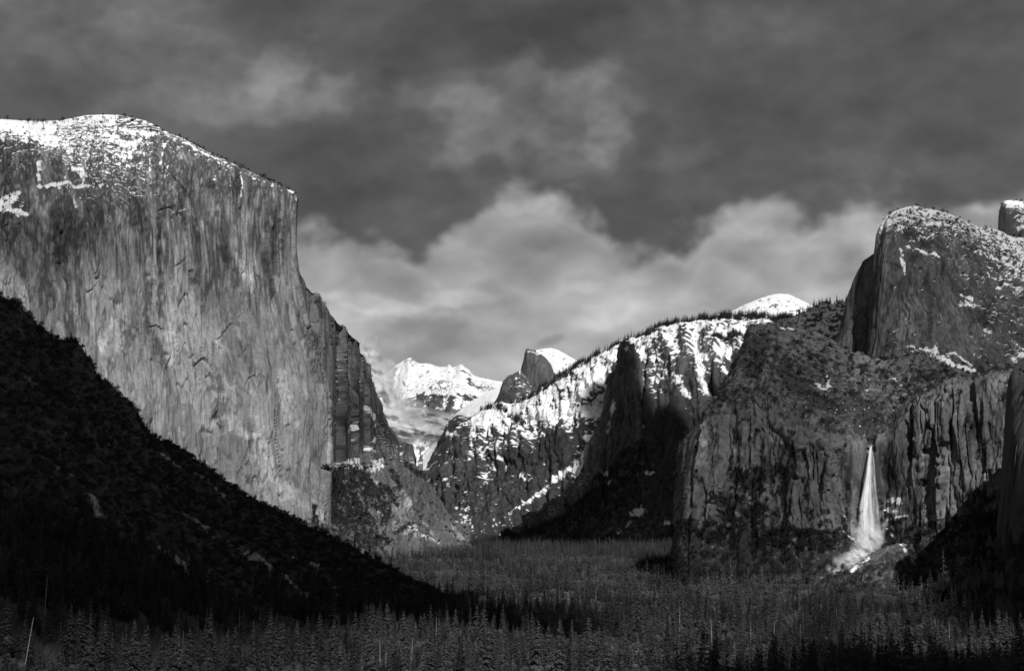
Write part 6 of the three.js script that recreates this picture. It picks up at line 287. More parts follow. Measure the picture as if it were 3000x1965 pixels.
land('dark_slope', { step: 1.7, rock: 0.07, patch: 26, paleGain: 4, relief: craggy(0.85, 60), brush: (c) => markAt(c.marks.pale, c.x, c.y, c.z, 30) < 0 ? -0.3 : 0.35, snow: () => -1 }, { label: 'steep brush-covered slope in deep shadow on the near left' });

// valley floor
const groundHeight = (x, z) => { const d = -z; return 5 * n3(x / 300, 0, z / 300) + Math.max(0, 1300 - d) * 0.12 + 118 * smooth(565, 735, x + 30 * n3(x / 90, 3, z / 90)) * smooth(2500, 2250, d) * smooth(1500, 2050, d) - 2; };
{
  const nx = 180, nz = 220, p = [], col = [], idx = [];
  for (let j = 0; j <= nz; j++) {
    const d = -600 + 900 * (Math.exp(3.35 * j / nz) - 1) * 1.0;
    for (let i = 0; i <= nx; i++) { const x = (i / nx - 0.5) * (2600 + Math.max(0, d) * 1.6), y = groundHeight(x, -d); p.push(x, y, -d); const a = 0.035 * (1 + 0.6 * fbm(x / 30, 1, d / 30, 3)); col.push(a, a, a); }
  }
  for (let j = 0; j < nz; j++) for (let i = 0; i < nx; i++) { const a = j * (nx + 1) + i, c = a + nx + 1; idx.push(a, a + 1, c, a + 1, c + 1, c); }
  const g = new THREE.BufferGeometry(); g.setAttribute('position', new THREE.Float32BufferAttribute(p, 3)); g.setAttribute('color', new THREE.Float32BufferAttribute(col, 3)); g.setIndex(idx); g.computeVertexNormals();
  put(new THREE.Mesh(g, rockMaterial), 'valley_floor', { kind: 'structure', label: 'dark forest floor of the valley under the trees' });
}

// ---------------------------------------------------------------- trees
const needles = new THREE.MeshStandardMaterial({ vertexColors: true, roughness: 1, metalness: 0 }); needles.name = 'needles_and_bark';
function soup() {
  const p = [], c = [];
  return { p, c, tri(a, b, d, t) { p.push(...a, ...b, ...d); for (let k = 0; k < 3; k++) c.push(t, t, t); },
    build() { const g = new THREE.BufferGeometry(); g.setAttribute('position', new THREE.Float32BufferAttribute(p, 3)); g.setAttribute('color', new THREE.Float32BufferAttribute(c, 3)); g.computeVertexNormals(); return g; } };
}
function stem(m, h, r0, r1, tn, lean, sides = 5, steps = 3) {
  const at = (k, s) => { const f = s / steps, a = k / sides * 6.2832, r = mix(r0, r1, f); return [lean[0] * f * f + Math.cos(a) * r, h * f, lean[1] * f * f + Math.sin(a) * r]; };
  for (let s = 0; s < steps; s++) for (let k = 0; k < sides; k++) { m.tri(at(k, s), at(k, s + 1), at(k + 1, s), tn); m.tri(at(k + 1, s), at(k, s + 1), at(k + 1, s + 1), tn); }
}
/** A conifer one metre tall: boughs in ragged whorls that droop and fork. */
function conifer(seed, wide, low, tiers, boughs) {
  const r = seeded(seed), trunk = soup(), crown = soup();
  stem(trunk, 0.97, 0.012, 0.002, 0.09, [0, 0]);
  for (let t = 0; t < tiers; t++) {
    const f = t / (tiers - 1), y = mix(low, 0.985, Math.pow(f, 0.9)), reach = wide * (Math.pow(1 - f, 0.6) * 0.92 + 0.08) * (0.75 + 0.45 * r()) * (f < 0.15 ? 0.7 + 2 * f : 1), n = Math.max(3, Math.round(boughs * (0.6 + 0.4 * (1 - f)))), turn = r() * 6.28;
    for (let k = 0; k < n; k++) {
      if (r() < 0.1) continue;
      const a = turn + k / n * 6.2832 + (r() - 0.5) * 0.7, L = reach * (0.6 + 0.55 * r()), drop = L * (0.15 + 0.4 * r()) * (1 - 0.6 * f), ca = Math.cos(a), sa = Math.sin(a), tn = 0.046 * (0.65 + 0.8 * r()), wd = L * (0.26 + 0.16 * r()) + 0.004;
      const lift = (r() - 0.5) * 1.5 * (0.985 - low) / tiers, q = (d, s, h) => [ca * d - sa * s, y + lift + h, sa * d + ca * s];
      crown.tri(q(L * 0.05, 0, 0.012), q(L * 0.55, wd, -drop * 0.5), q(L * 0.62, 0, -drop * 0.25), tn);
      crown.tri(q(L * 0.05, 0, 0.012), q(L * 0.62, 0, -drop * 0.25), q(L * 0.55, -wd, -drop * 0.5), tn * 0.9);
      crown.tri(q(L * 0.45, wd * 0.7, -drop * 0.35), q(L * 0.9, wd * 0.5, -drop * 1.0), q(L * 0.6, 0, -drop * 0.3), tn * 1.1);
      crown.tri(q(L * 0.6, 0, -drop * 0.3), q(L, 0, -drop * 0.9), q(L * 0.75, -wd * 0.7, -drop * 0.95), tn);
      crown.tri(q(L * 0.2, 0, 0.01), q(L * 0.8, wd * 0.2, -drop * 0.6), q(L * 0.5, 0, -drop * 0.9 - 0.012), tn * 0.8);
    }
  }
  return { trunk: trunk.build(), crown: crown.build() };
}
/** A leafless broad tree one metre tall: forked limbs and a haze of twigs. */
function bareTree(seed, tn) {
  const r = seeded(seed), trunk = soup(), crown = soup();
  stem(trunk, 0.45, 0.022, 0.012, tn * 0.9, [0.02, 0.01]);
  for (let k = 0; k < 520; k++) {
    const a = r() * 6.2832, f = Math.pow(r(), 0.6), e = 0.3 + r() * 0.65, R = 0.3 * Math.sin(Math.min(1, (e - 0.22) / 0.75) * 2.7 + 0.3) * f, x = Math.cos(a) * R, z = Math.sin(a) * R, l = 0.05 + 0.09 * r(), b = a + (r() - 0.5) * 1.6, up = 0.02 + 0.09 * r(), wd = 0.003 + 0.005 * r(), t = tn * (0.7 + 0.6 * r());
    crown.tri([x, e, z], [x + Math.cos(b) * l, e + up, z + Math.sin(b) * l], [x + Math.cos(b) * l * 0.7 - Math.sin(b) * wd, e + up * 0.3, z + Math.sin(b) * l * 0.7 + Math.cos(b) * wd], t);
  }
  for (let k = 0; k < 9; k++) { const a = k * 2.4 + r(), l = 0.2 + 0.1 * r(); crown.tri([0, 0.25 + 0.02 * k, 0], [Math.cos(a) * l, 0.5 + 0.03 * k, Math.sin(a) * l], [0.015, 0.28 + 0.02 * k, 0.012], tn); }
  return { trunk: trunk.build(), crown: crown.build() };
}
/** A round evergreen oak or shrub one metre tall: leaf clumps through the whole crown. */
function oak(seed) {
  const r = seeded(seed), trunk = soup(), crown = soup();
  stem(trunk, 0.5, 0.05, 0.02, 0.06, [0.03, 0.02]);
  const lobes = Array.from({ length: 7 }, () => [(r() - 0.5) * 0.7, 0.4 + r() * 0.4, (r() - 0.5) * 0.7, 0.16 + 0.14 * r()]);
  for (let k = 0; k < 260; k++) {
    const L = lobes[k % 7], a = r() * 6.2832, e = Math.acos(2 * r() - 1), R = L[3] * (0.6 + 0.45 * r()), x = L[0] + R * Math.sin(e) * Math.cos(a), y = L[1] + R * Math.cos(e), z = L[2] + R * Math.sin(e) * Math.sin(a), s = 0.05 + 0.05 * r(), t = 0.026 * (0.6 + 0.8 * r()), v = () => (r() - 0.5) * 2 * s;
    crown.tri([x + v(), y + v(), z + v()], [x + v(), y + v(), z + v()], [x + v(), y + v(), z + v()], t);
  }
  return { trunk: trunk.build(), crown: crown.build() };
}
const CONIFERS = [conifer(1, 0.18, 0.12, 22, 9), conifer(2, 0.15, 0.18, 24, 8), conifer(3, 0.2, 0.1, 20, 9), conifer(4, 0.13, 0.28, 20, 8), conifer(5, 0.165, 0.14, 26, 8)];
const SMALL = [conifer(21, 0.2, 0.06, 10, 7), conifer(22, 0.17, 0.1, 11, 6), conifer(23, 0.24, 0.08, 9, 7)];
const BARE = [bareTree(41, 0.055), bareTree(42, 0.065)];
const OAKS = [oak(61), oak(62), oak(63)];
const whole = (t) => mergeGeometries([t.trunk, t.crown]);
/** One object for a wood that nobody could count: [x, y, z, height, turn, tint, width] of each tree. */
function wood(name, label, kinds, list) {
  const parts = kinds.map(() => []);
  list.forEach((t, k) => parts[k % kinds.length].push(t));
  const m4 = new THREE.Matrix4(), q = new THREE.Quaternion(), up = new THREE.Vector3(0, 1, 0), col = new THREE.Color();
  parts.forEach((trees, k) => {
    if (!trees.length) return;
    const im = new THREE.InstancedMesh(whole(kinds[k]), needles, trees.length);
    trees.forEach((t, i) => { q.setFromAxisAngle(up, t[4]); im.setMatrixAt(i, m4.compose(new THREE.Vector3(t[0], t[1], t[2]), q, new THREE.Vector3(t[3] * t[6], t[3], t[3] * t[6]))); im.setColorAt(i, col.setRGB(t[5], t[5], t[5])); });
    put(im, name, { kind: 'stuff', label });
  });
}
/** Trees standing on a sheet of land where `accept` says so. */
function onLand(name, count, seed, accept, height, width = 1) {
  const s = SHEETS[name], r = seeded(seed), out = [], N = s.P.length / 3;
  for (let k = 0; k < count * 60 && out.length < count; k++) {
    const i = Math.floor(r() * N), o = i * 3, row = s.along[Math.floor(i / s.W)];
    if (row < -0.1) continue;
    const p = accept({ x: s.B[o], y: s.B[o + 1], z: s.B[o + 2], ny: s.N[o + 1], row, u: (i % s.W) / (s.W - 1), snow: s.snow[i], tone: s.C[o], s });
    if (r() > p) continue;
    const h = height * (0.4 + 0.95 * r() * r() + 0.2 * r());
    out.push([s.P[o] + (r() - 0.5) * 2, s.P[o + 1] - 0.03 * h, s.P[o + 2] + (r() - 0.5) * 2, h, r() * 6.28, 0.6 + 0.8 * r(), width * (0.8 + 0.4 * r())]);
  }
  return out;
}
const inMark = (q, kind) => markAt(q.s.marks[kind], q.x, q.y, q.z, 60) < 0;
const clump = (q, size, bias) => smooth(0, 0.25, fbm(q.x / size, q.y / size, q.z / size, 2) + bias);

wood('ridge_conifers', 'conifers along the snowy ridge and its skyline', SMALL, [
  ...onLand('snowy_ridge', 3600, 101, (q) => inMark(q, 'trees') ? 0.25 + 0.75 * clump(q, 70, 0.05) : 0, 30),
  ...onLand('snowy_ridge', 2600, 102, (q) => q.row < 3 && !(q.row > 0.2 && inMark(q, 'snow') && n3(q.x / 9, q.y / 9, q.z / 9) < 0.6) && q.u > 0.1 ? (q.row < 0.05 ? 0.5 * clump(q, 80, 0) : 0.55 * clump(q, 150, -0.12)) : q.row < 5 ? 0.25 : 0, 19),
  ...onLand('snowy_ridge', 3000, 103, (q) => q.row > 2.6 ? clump(q, 120, 0.1) : 0, 22)]);
wood('spire_conifers', 'dark conifers on the slopes below the shadowed spire', SMALL, onLand('shadowed_spire', 5000, 104, (q) => q.row > 1.8 && q.ny > 0.35 && q.snow < 0.1 && markAt(q.s.marks.snow, q.x, q.y, q.z, 60) > 10 ? 0.8 * clump(q, 90, 0.15) : q.row < 0.4 && q.u > 0.6 ? 0.05 : 0, 24));
wood('far_conifers', 'tiny conifers on the far snow peak', SMALL, [...onLand('far_snow_peak', 900, 105, (q) => q.row > 0.5 && q.row < 2.2 && q.u > 0.45 ? clump(q, 500, -0.05) : 0, 26), ...onLand('dome_shoulder', 160, 106, (q) => q.row < 1 ? 0.3 : 0, 24)]);
wood('rock_ridge_conifers', 'conifers on the rocky ridge left of the tall rock tower', SMALL, onLand('wooded_rock_ridge', 420, 107, (q) => q.row < 0.08 ? 0.9 : 0.3 * clump(q, 60, -0.1), 22));
wood('rim_trees', 'small wind-bent trees along the cliff rims', [...SMALL, ...OAKS], [
  ...onLand('granite_cliff', 520, 108, (q) => q.row < 0.05 ? 0.6 * clump(q, 26, -0.05) : q.row < 1 && q.u < 0.95 ? 0.07 + 0.35 * clump(q, 60, -0.3) : 0, 11),
  ...onLand('rock_tower', 330, 109, (q) => q.row < 0.03 ? 0.3 : q.row < 1.2 ? 0.25 * clump(q, 40, -0.1) : 0, 11),
  ...onLand('small_rock_tower', 20, 110, (q) => q.row < 0.1 ? 0.3 : 0, 10),
  ...onLand('shaded_buttress', 150, 111, (q) => q.row < 0.02 ? 0.4 : q.row < 3 ? 0.05 * clump(q, 60, 0) : 0, 8),
  ...onLand('round_snow_dome', 60, 112, (q) => q.row > 0.7 && q.row < 1.4 ? 0.4 : 0, 18)]);
wood('bench_trees', 'oaks and firs on the bench above the waterfall and the ramps of its cliff', [...OAKS, ...SMALL], [
  ...onLand('waterfall_cliff', 5200, 113, (q) => q.tone < 0.06 && q.ny > 0.1 ? 0.8 : 0, 11, 1.1),
  ...onLand('waterfall_cliff', 900, 114, (q) => q.row > 4.3 ? 0.6 : 0, 16)]);
wood('apron_brush', 'brush and oaks on the rock apron', OAKS, onLand('rock_apron', 3200, 115, (q) => q.tone < 0.06 ? 0.8 : 0.02, 10, 1.2));
wood('tower_brush', 'brush on the ledges of the tall rock tower', OAKS, onLand('rock_tower', 700, 116, (q) => q.snow > 0.5 && q.row > 0.2 ? 0.12 : q.row > 3.6 && q.ny > 0.3 ? 0.4 : 0, 8, 1.1));
wood('talus_brush', 'brush below the broken rock at the foot of the fall', OAKS, onLand('talus_cone', 260, 117, (q) => q.row > 0.6 ? 0.7 : 0, 8, 1.1));
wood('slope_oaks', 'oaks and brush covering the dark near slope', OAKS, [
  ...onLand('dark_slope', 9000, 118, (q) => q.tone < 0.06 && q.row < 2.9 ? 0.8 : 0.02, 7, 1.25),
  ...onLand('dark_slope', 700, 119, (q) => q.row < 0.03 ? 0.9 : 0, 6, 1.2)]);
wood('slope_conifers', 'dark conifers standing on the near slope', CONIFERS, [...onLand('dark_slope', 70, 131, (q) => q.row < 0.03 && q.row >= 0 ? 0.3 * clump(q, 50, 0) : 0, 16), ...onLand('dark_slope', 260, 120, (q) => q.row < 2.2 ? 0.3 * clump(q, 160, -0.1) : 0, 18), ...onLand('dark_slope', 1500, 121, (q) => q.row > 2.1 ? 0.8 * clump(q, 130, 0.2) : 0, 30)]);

// the valley forest: the trees that show largest stand as things, the rest is one wood
{
  const r = seeded(77), firs = [], round = [], bare = [], far = [], tan = Math.tan(THREE.MathUtils.degToRad(19.4));
  for (let d = 880; d < 6900;) {
    const gap = d < 1700 ? 11 : d < 3000 ? 12 : 14;
    for (let x = -tan * d - 60; x < tan * d + 60; x += gap) {
      const px = x + (r() - 0.5) * gap * 1.5, pz = -(d + (r() - 0.5) * gap * 1.5), patch = fbm(px / 160, 5, pz / 160, 3), open = n3(px / 60, 8, pz / 60);
      if (open > 0.55 || r() < 0.12) continue;
      const y = groundHeight(px, pz), tall = 0.45 + 0.35 * r() + 0.75 * Math.pow(r(), 2.2), h = (d > 3200 ? 27 : 34) * tall * (1 + 0.55 * patch);
      const t = [px, y - 0.4, pz, h, r() * 6.28, Math.max(0.2, 0.35 + 1.5 * r() * r() + 1.7 * patch), (0.75 + 0.5 * r()) * (1.25 - 0.3 * tall)];
      if (d < 3600 && r() < 0.16) { t[3] = 9 + 9 * r(); t[6] = 1.1; t[5] *= 1.7; round.push(t); } else if (d < 4200 && patch > -0.05 && r() < 0.5) { t[3] = Math.min(22, h * 0.75); t[6] = 1.1; bare.push(t); } else if (d > 2300) far.push(t); else firs.push(t);
    }
    d += gap;
  }
  const shows = (t) => { const v = new THREE.Vector3(), row = (y) => v.set(t[0], y, t[2]).project(camera).y, top = row(t[1] + t[3]), side = Math.abs(v.x) < 0.99; return side ? Math.min(1, top) - Math.max(-1, row(t[1])) : 0; };
  camera.updateMatrixWorld(); camera.updateProjectionMatrix();
  const ranked = firs.map((t) => [shows(t), t]).sort((a, b) => b[0] - a[0]).map((e) => e[1]), lead = ranked.slice(0, 300);
  wood('valley_forest', 'mixed conifer forest filling the valley floor', CONIFERS, ranked.slice(300));
  wood('far_forest', 'far end of the valley forest', SMALL, far);
  wood('valley_oaks', 'rounded oaks among the valley conifers', OAKS, round);
  wood('bare_trees', 'leafless grey trees among the valley conifers', BARE, bare);
  const models = CONIFERS.map((k) => { const g = new THREE.Group(), a = new THREE.Mesh(k.trunk, needles), b = new THREE.Mesh(k.crown, needles); a.name = 'trunk'; b.name = 'crown'; g.add(a, b); return g; });
  lead.forEach((t, k) => {
    const g = models[k % models.length].clone();
    g.position.set(t[0], t[1], t[2]); g.rotation.y = t[4]; g.scale.set(t[3] * t[6], t[3], t[3] * t[6]);
    const v = new THREE.Vector3(t[0], t[1] + t[3] * 0.8, t[2]).project(camera), where = v.x < -0.6 ? 'lower left corner' : v.x < -0.2 ? 'lower edge left of centre' : v.x < 0.2 ? 'middle of the lower edge' : v.x < 0.6 ? 'lower edge right of centre' : 'lower right corner';
    const build = ['broad', 'slim', 'wide low-branched', 'high-crowned narrow', 'dense'][k % 5];
    put(g, 'conifer_tree', { label: `${build} conifer of the valley forest at the ${where}`, category: 'tree', group: `${build} conifers at the ${where}` });
  });
}

// ---------------------------------------------------------------- waterfall: strands in front of a veil of spray
function puffShape(rx, ry, rz, dens, seed, white = 0.9) {
  const n = 28, p = [], c = [], idx = [];
  for (const side of [1, -1]) {
    const o = p.length / 3;
    for (let j = 0; j <= n; j++) for (let i = 0; i <= n; i++) {
      const a = i / n * 2 - 1, b = j / n * 2 - 1, q = Math.hypot(a, b), w = fbm(a * 1.3 + seed, b * 1.3, seed, 3);
      p.push(a * rx, b * ry, side * rz * Math.max(0, 1 - q * q) * (1 + 0.5 * w));
      c.push(white, white, white, Math.max(0, dens * smooth(1.0, 0.1, q + 0.5 * w)));
    }
    for (let j = 0; j < n; j++) for (let i = 0; i < n; i++) { const a = o + j * (n + 1) + i, d = a + n + 1; if (side > 0) idx.push(a, a + 1, d, a + 1, d + 1, d); else idx.push(a, d, a + 1, a + 1, d, d + 1); }
  }
  const g = new THREE.BufferGeometry(); g.setAttribute('position', new THREE.Float32BufferAttribute(p, 3)); g.setAttribute('color', new THREE.Float32BufferAttribute(c, 4)); g.setIndex(idx); g.computeVertexNormals();
  return g;
}
const sprayMaterial = new THREE.MeshStandardMaterial({ vertexColors: true, transparent: true, roughness: 1, side: THREE.DoubleSide }); sprayMaterial.name = 'water_spray';
{
  const FALL = [[675.7,266.9,-2922,3.2],[672.1,254.6,-2916,3.8],[667.2,235.2,-2908,5.1],[661.6,209.7,-2900,5.7],[657.1,184.4,-2894,7],[652.6,162.4,-2888,9.5],[650.1,140.4,-2882,9.5],[649.6,115.6,-2874,10.7],[647.8,90.9,-2866,13.9],[641.9,66.5,-2856,18.8],[632.3,51.4,-2848,22.5]], VEIL = [[675.2,261,-2918,2.6],[672.3,235.2,-2908,4.5],[668.6,203.4,-2898,7.6],[663.4,171.8,-2890,12.7],[659.6,140.4,-2882,18.4],[657.8,109.4,-2872,21.5],[651.8,78.7,-2860,23.9],[634.6,51.6,-2842,31.2]], SPRAY = [[628.7,72.2,-2830,36.1,28.6],[580.9,59.5,-2712,27.4,20.3],[555.7,39.2,-2695,24.9,15.4],[656.1,94.4,-2850,25.1,35.1],[624.4,94.4,-2850,23.8,37.6],[529.3,25.4,-2670,21.1,9.4],[602.3,67.8,-2725,18,15.6]];
  const g = new THREE.Group();
  const add = (name, geo) => { const m = new THREE.Mesh(geo, sprayMaterial); m.name = name; g.add(m); return m; };
  const along = (line, f) => { const q = Math.min(line.length - 1.001, f * (line.length - 1)), k = Math.floor(q), t = q - k; return line[k].map((v, c) => mix(v, line[k + 1][c], t)); };
  /** Falling water: ribbons that leave the lip together, drift apart and fade into one another. */
  function ribbons(count, spread, seed, dens, lo, hi) {
    const r = seeded(seed), p = [], c = [], idx = [];
    for (let k = 0; k < count; k++) {
      const bell = (r() + r() + r()) / 1.5 - 1, f0 = lo * r(), f1 = Math.min(1, f0 + 0.3 + hi * r()), w0 = 0.7 + 0.9 * r(), n = 22, ph = r() * 50, dz = (r() - 0.5) * 7, o = p.length / 3, str = dens * (0.5 + 0.8 * r());
      for (let j = 0; j <= n; j++) {
        const g = j / n, f = mix(f0, f1, g), m = along(FALL, f), v = along(VEIL, f), side = bell * spread, x = mix(m[0], v[0], Math.min(1, Math.abs(side))) + side * v[3] + 1.6 * f * n3(ph, f * 5, k), w = w0 + (2.2 + 3.5 * spread) * f * f, fade = smooth(0, 0.08, g) * smooth(1, 0.55, g) * (0.75 + 0.5 * n3(ph, f * 9, 3));
        for (const [e, al] of [[-1, 0], [-0.35, 1], [0.35, 1], [1, 0]]) { p.push(x + e * w, m[1], m[2] + dz * f + 1.2 * (1 - e * e)); c.push(0.95, 0.95, 0.95, Math.max(0, Math.min(0.95, al * fade * str))); }
      }
      for (let j = 0; j < n; j++) for (let i = 0; i < 3; i++) { const q = o + j * 4 + i; idx.push(q, q + 4, q + 1, q + 1, q + 4, q + 5); }
    }
    const geo = new THREE.BufferGeometry(); geo.setAttribute('position', new THREE.Float32BufferAttribute(p, 3)); geo.setAttribute('color', new THREE.Float32BufferAttribute(c, 4)); geo.setIndex(idx); geo.computeVertexNormals();
    return geo;
  }
  add('falling_stream', ribbons(60, 0.42, 5, 0.8, 0.4, 0.6));
  add('falling_veil', ribbons(110, 1.05, 6, 0.2, 0.55, 0.5));
  SPRAY.forEach(([x, y, z, rx, ry], k) => add('spray_cloud', puffShape(rx, ry, rx * 0.6, 0.38, 20 + k, 0.95)).position.set(x, y, z));
  put(g, 'waterfall', { label: 'white waterfall plunging over the dark cliff into spray', category: 'waterfall' });
}
{
  const STONES = [[590.8,44.4,-2724,5.4],[606.8,51.6,-2734,5.4],[618.6,58.5,-2738,4.8],[574.8,36.3,-2708,4.8],[600.6,46.3,-2720,3.6],[626.8,63.1,-2742,4.2],[560.6,30.9,-2700,6.5],[549.6,25.6,-2690,4.1],[539.8,21.2,-2685,3.5],[581.2,33.8,-2700,3.6],[609.5,47.5,-2720,3.6],[628.7,56.1,-2725,3.6],[642.6,68.9,-2745,3.6],[616.6,47.8,-2712,3],[639.9,59.1,-2722,3],[529.9,15.7,-2680,3.5],[562.1,23.2,-2680,2.9],[590.1,36.7,-2700,3],[658.4,74.7,-2748,3.6],[671,79.4,-2750,3.6],[519.6,13.8,-2672,2.9],[636.5,71.1,-2752,3],[690.6,83.4,-2756,4.8],[640.4,51.2,-2700,3]], stone = new THREE.MeshStandardMaterial({ color: new THREE.Color(0.26, 0.26, 0.26), roughness: 0.9 }); stone.name = 'boulder_granite';
  const shapes = [1, 2, 3, 4].map((s) => { const g = new THREE.IcosahedronGeometry(1, 3), p = g.attributes.position, v = new THREE.Vector3(); for (let k = 0; k < p.count; k++) { v.fromBufferAttribute(p, k).normalize(); const d = 0.8 + 0.35 * n3(v.x * 1.1 + s * 9, v.y * 1.1, v.z * 1.1) + 0.1 * n3(v.x * 4, v.y * 4 + s, v.z * 4); p.setXYZ(k, v.x * d * 1.2, v.y * d * 0.85, v.z * d); } g.computeVertexNormals(); return g; });
  STONES.forEach(([x, y, z, r], k) => { const m = new THREE.Mesh(shapes[k % 4], stone); m.position.set(x, y, z); m.rotation.y = k * 2.1; m.scale.setScalar(r); put(m, 'boulder', { label: 'grey granite boulder on the broken rock at the foot of the waterfall', category: 'boulder', group: 'boulders below the waterfall' }); });
}
// dead standing trunks, pale and bare
{
  const bark = new THREE.MeshStandardMaterial({ color: new THREE.Color(0.3, 0.3, 0.3), roughness: 1 }); bark.name = 'bleached_wood';
  const r = seeded(909), models = [1, 2, 3].map((s) => {
    const m = soup(), b = soup(), q = seeded(s * 31); stem(m, 1, 0.014, 0.004, 1, [(q() - 0.5) * 0.12, 0], 6, 5);
    for (let k = 0; k < 12; k++) { const y = 0.35 + 0.6 * q(), a = q() * 6.28, l = 0.03 + 0.05 * q() * (1.2 - y); b.tri([0, y, 0], [Math.cos(a) * l, y + 0.01, Math.sin(a) * l], [0, y + 0.008, 0], 1); }
    const g = new THREE.Group(), t = new THREE.Mesh(m.build(), bark), w = new THREE.Mesh(b.build(), bark); t.name = 'trunk'; w.name = 'dead_branches'; g.add(t, w); return g; });
  const place = (k, x, y, z, h, lean, wide, label) => {
    const g = models[k % 3].clone();
    g.position.set(x, y, z); g.rotation.set(0, 0, -lean); g.scale.set(h * wide, h, h * wide);
    put(g, 'dead_snag', { label, category: 'dead tree', group: 'dead snags in the valley forest' });
  };
  // the ones that stand out: foot, height, lean
  const SNAGS = [[-294.8,48.9,-950,42,0.12],[-342.1,69.7,-1150,36,0.02],[-338.7,32,-1500,36,0.02],[-278.2,25.3,-1420,40,0.06],[-290.3,26.4,-1650,38,0.01],[-260,19.9,-1500,40,0.02],[-268.4,19.7,-1280,36,0.02],[-208.2,8.7,-1780,36,0.01],[-112,6.5,-1340,36,0.01],[-87.5,5.9,-1370,36,0.01],[-70.2,4.4,-1220,38,0.01],[202.9,1.6,-1600,40,0.01],[189.3,3.6,-1780,38,0.01],[259,3.6,-1560,38,0.01],[162.3,4.6,-1620,38,0.03]], names = ['pale dead snag leaning to the right in the lower left corner', 'short pale dead snag above the trees near the left edge', 'thin dead snag against the dark slope, left of the tall leaning one', 'tall dead snag leaning slightly right at the foot of the dark slope', 'left one of two bare snags side by side below the dark slope', 'right one of two bare snags side by side below the dark slope', 'dead snag low among the trees, left of the paired snags', 'lone pale snag near the right end of the dark slope', 'left one of three pale snags low in the centre forest', 'middle one of three pale snags low in the centre forest', 'lowest of three pale snags in the centre forest', 'bare snag in the forest below the broad dark cliff', 'bare snag in the forest below the left corner of the dark cliff', 'bare snag beside the dark shadow below the waterfall', 'slightly slanted snag left of the one below the cliff corner'];
  SNAGS.forEach(([x, y, z, h, lean], k) => place(k, x, y, z, h, lean, 0.85, names[k]));
  for (let k = 0; k < 45; k++) { const d = 1250 + 1500 * Math.pow(r(), 1.2), x = (r() - 0.5) * 0.62 * d, h = 24 + 13 * r(); place(k, x, groundHeight(x, -d) - 0.3, -d, h, (r() - 0.5) * 0.1, 0.7, 'small bleached trunk of a dead tree deep in the valley forest'); }
}
// ---------------------------------------------------------------- low cloud under the far peak, and clouds overhead that shade the land
const cloudMaterial = new THREE.MeshStandardMaterial({ vertexColors: true, transparent: true, roughness: 1, side: THREE.DoubleSide }); cloudMaterial.name = 'cloud_vapour';
{
  const MIST = [[-884,747,-11500,240,190,0.8],[-707,663,-11300,273,137,0.85],[-1032,991,-12500,192,261,0.75],[-531,625,-11000,193,102,0.7],[-915,910,-13000,286,157,0.45],[-1214,1276,-14200,234,250,0.6],[-439,700,-10800,166,90,0.5],[-1374,1538,-15000,198,264,0.5],[-659,799,-12000,237,105,0.4]], g = new THREE.Group();
  MIST.forEach(([x, y, z, rx, ry, d], k) => { const m = new THREE.Mesh(puffShape(rx, ry, 250, d, 50 + k, 0.6), cloudMaterial); m.name = 'cloud_puff'; m.position.set(x, y, z); g.add(m); });
  put(g, 'low_cloud', { label: 'low bank of mist drifting below the far snow peak', category: 'cloud' });
}
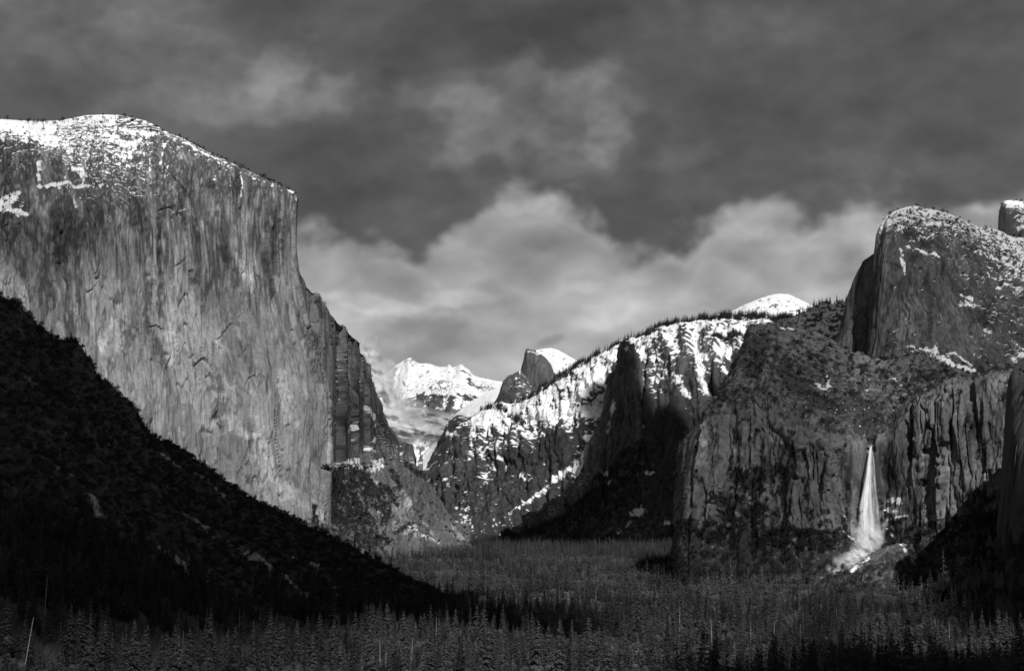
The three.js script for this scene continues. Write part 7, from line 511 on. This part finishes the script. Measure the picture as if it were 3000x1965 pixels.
{
  const CLOUDS = [{h:1500,dens:1,p:[[-680,-1273],[-428,-1037],[-383,-986],[-252,-963],[-131,-888],[22,-833],[166,-816],[315,-831],[448,-842],[417,-332],[300,-43],[235,245],[187,450],[154,665],[123,781]]},{h:2700,dens:0.95,p:[[785,-3369],[921,-3638],[1028,-3939],[1060,-4264],[1057,-4537],[1038,-4736],[1017,-4920],[1024,-5141],[1158,-5123],[1242,-4695],[1308,-4470],[1394,-4310],[1528,-4071],[1632,-3935],[1856,-3750],[1827,-2657],[1384,-2607],[1012,-2657],[810,-2757]]},{h:2500,dens:1,p:[[1404,603],[1483,363],[1512,245],[1528,201],[1477,119],[1483,-2],[1627,-64],[1597,941],[1383,1091],[1339,1003]]},{h:2400,dens:1,p:[[857,1601],[900,1512],[943,1562],[1021,1342],[1105,1104],[1160,1224],[1285,1212],[1394,1404],[1045,2104],[885,2081],[829,1981]]},{h:2600,dens:0.3,p:[[1081,121],[1110,-470],[1119,-940],[1187,-1493],[1306,-1512],[1419,-1407],[1475,-1229],[1452,-744],[1376,-221],[1380,-104],[1394,224],[1247,294]]},{h:2500,dens:0.8,p:[[609,691],[690,541],[791,661],[861,691],[910,841],[925,1141],[858,1191],[807,1041],[714,991]]},{h:2300,dens:0.3,p:[[143,1043],[408,1180],[513,1052],[565,912],[616,862],[600,1250],[626,1689],[457,1843]]},{h:5200,dens:0.3,p:[[791,-6492],[916,-7211],[974,-7568],[1140,-7757],[1330,-7961],[1446,-7897],[1499,-7354],[1357,-6327],[1120,-5415]]},{h:3000,dens:0.26,p:[[-674,-1201],[-395,-1111],[-245,-1162],[-168,-1068],[-137,-886],[-158,-750],[-259,-675],[-458,-564]]},{h:3000,dens:0.5,p:[[345,-1335],[346,-1863],[402,-2125],[506,-2262],[474,-1866],[437,-1406],[424,-989]]},{h:2600,dens:0.3,p:[[1472,-1857],[1470,-2002],[1485,-2027],[1616,-2400],[1947,-2651],[2456,-2560],[2156,-861],[1777,-890],[1625,-802],[1570,-1000],[1487,-1184],[1485,-1601]]}];
  const labels = ['broad grey cloud overhead that shades the near left slope', 'grey cloud overhead that shades the rock spire', 'grey cloud overhead that shades the lower right slope', 'grey cloud behind the viewpoint that shades the nearest trees', 'thin veil of cloud overhead that dims the cliff left of the waterfall', 'small grey cloud overhead that shades a strip of the valley forest', 'thin veil of cloud behind the viewpoint that dims the trees at lower left', 'thin cloud above the far snow slope beside the split dome', 'thin cloud overhead that dims the upper left of the sheer cliff', 'small thin cloud overhead that dims the dark rock buttress', 'thin veil of cloud overhead that dims the tall rock tower'];
  CLOUDS.forEach(({ h, dens, p }, k) => {
    const xs = p.map((q) => q[0]), zs = p.map((q) => q[1]), x0 = Math.min(...xs) - 200, x1 = Math.max(...xs) + 200, z0 = Math.min(...zs) - 200, z1 = Math.max(...zs) + 200, n = 120, v = [], c = [], idx = [];
    const inside = (x, z) => { let w = false, best = 1e9; for (let i = 0, j = p.length - 1; i < p.length; j = i++) { const [ax, az] = p[i], [bx, bz] = p[j]; if ((az > z) !== (bz > z) && x < (bx - ax) * (z - az) / (bz - az) + ax) w = !w; const ex = bx - ax, ez = bz - az, t = Math.min(1, Math.max(0, ((x - ax) * ex + (z - az) * ez) / (ex * ex + ez * ez))); best = Math.min(best, Math.hypot(x - ax - ex * t, z - az - ez * t)); } return w ? best : -best; };
    for (const side of [1, -1]) {
      const o = v.length / 3;
      for (let j = 0; j <= n; j++) for (let i = 0; i <= n; i++) {
        const x = mix(x0, x1, i / n), z = mix(z0, z1, j / n), e = inside(x, z) + 45 * fbm(x / 260, k, z / 260, 4), t = Math.sqrt(Math.max(0, Math.min(1, e / 500)));
        v.push(x, h + side * t * (90 + 60 * fbm(x / 300, side, z / 300, 4)), z); c.push(0.8, 0.8, 0.8, dens * smooth(-30, 50, e));
      }
      for (let j = 0; j < n; j++) for (let i = 0; i < n; i++) { const a = o + j * (n + 1) + i, d = a + n + 1; if (Math.max(c[a * 4 + 3], c[a * 4 + 7], c[d * 4 + 3], c[d * 4 + 7]) <= 0) continue; if (side > 0) idx.push(a, d, a + 1, a + 1, d, d + 1); else idx.push(a, a + 1, d, a + 1, d + 1, d); }
    }
    const g = new THREE.BufferGeometry(); g.setAttribute('position', new THREE.Float32BufferAttribute(v, 3)); g.setAttribute('color', new THREE.Float32BufferAttribute(c, 4)); g.setIndex(idx); g.computeVertexNormals();
    put(new THREE.Mesh(g, cloudMaterial), 'cloud', { label: labels[k], category: 'cloud' });
  });
}
renderer.render(scene, camera);
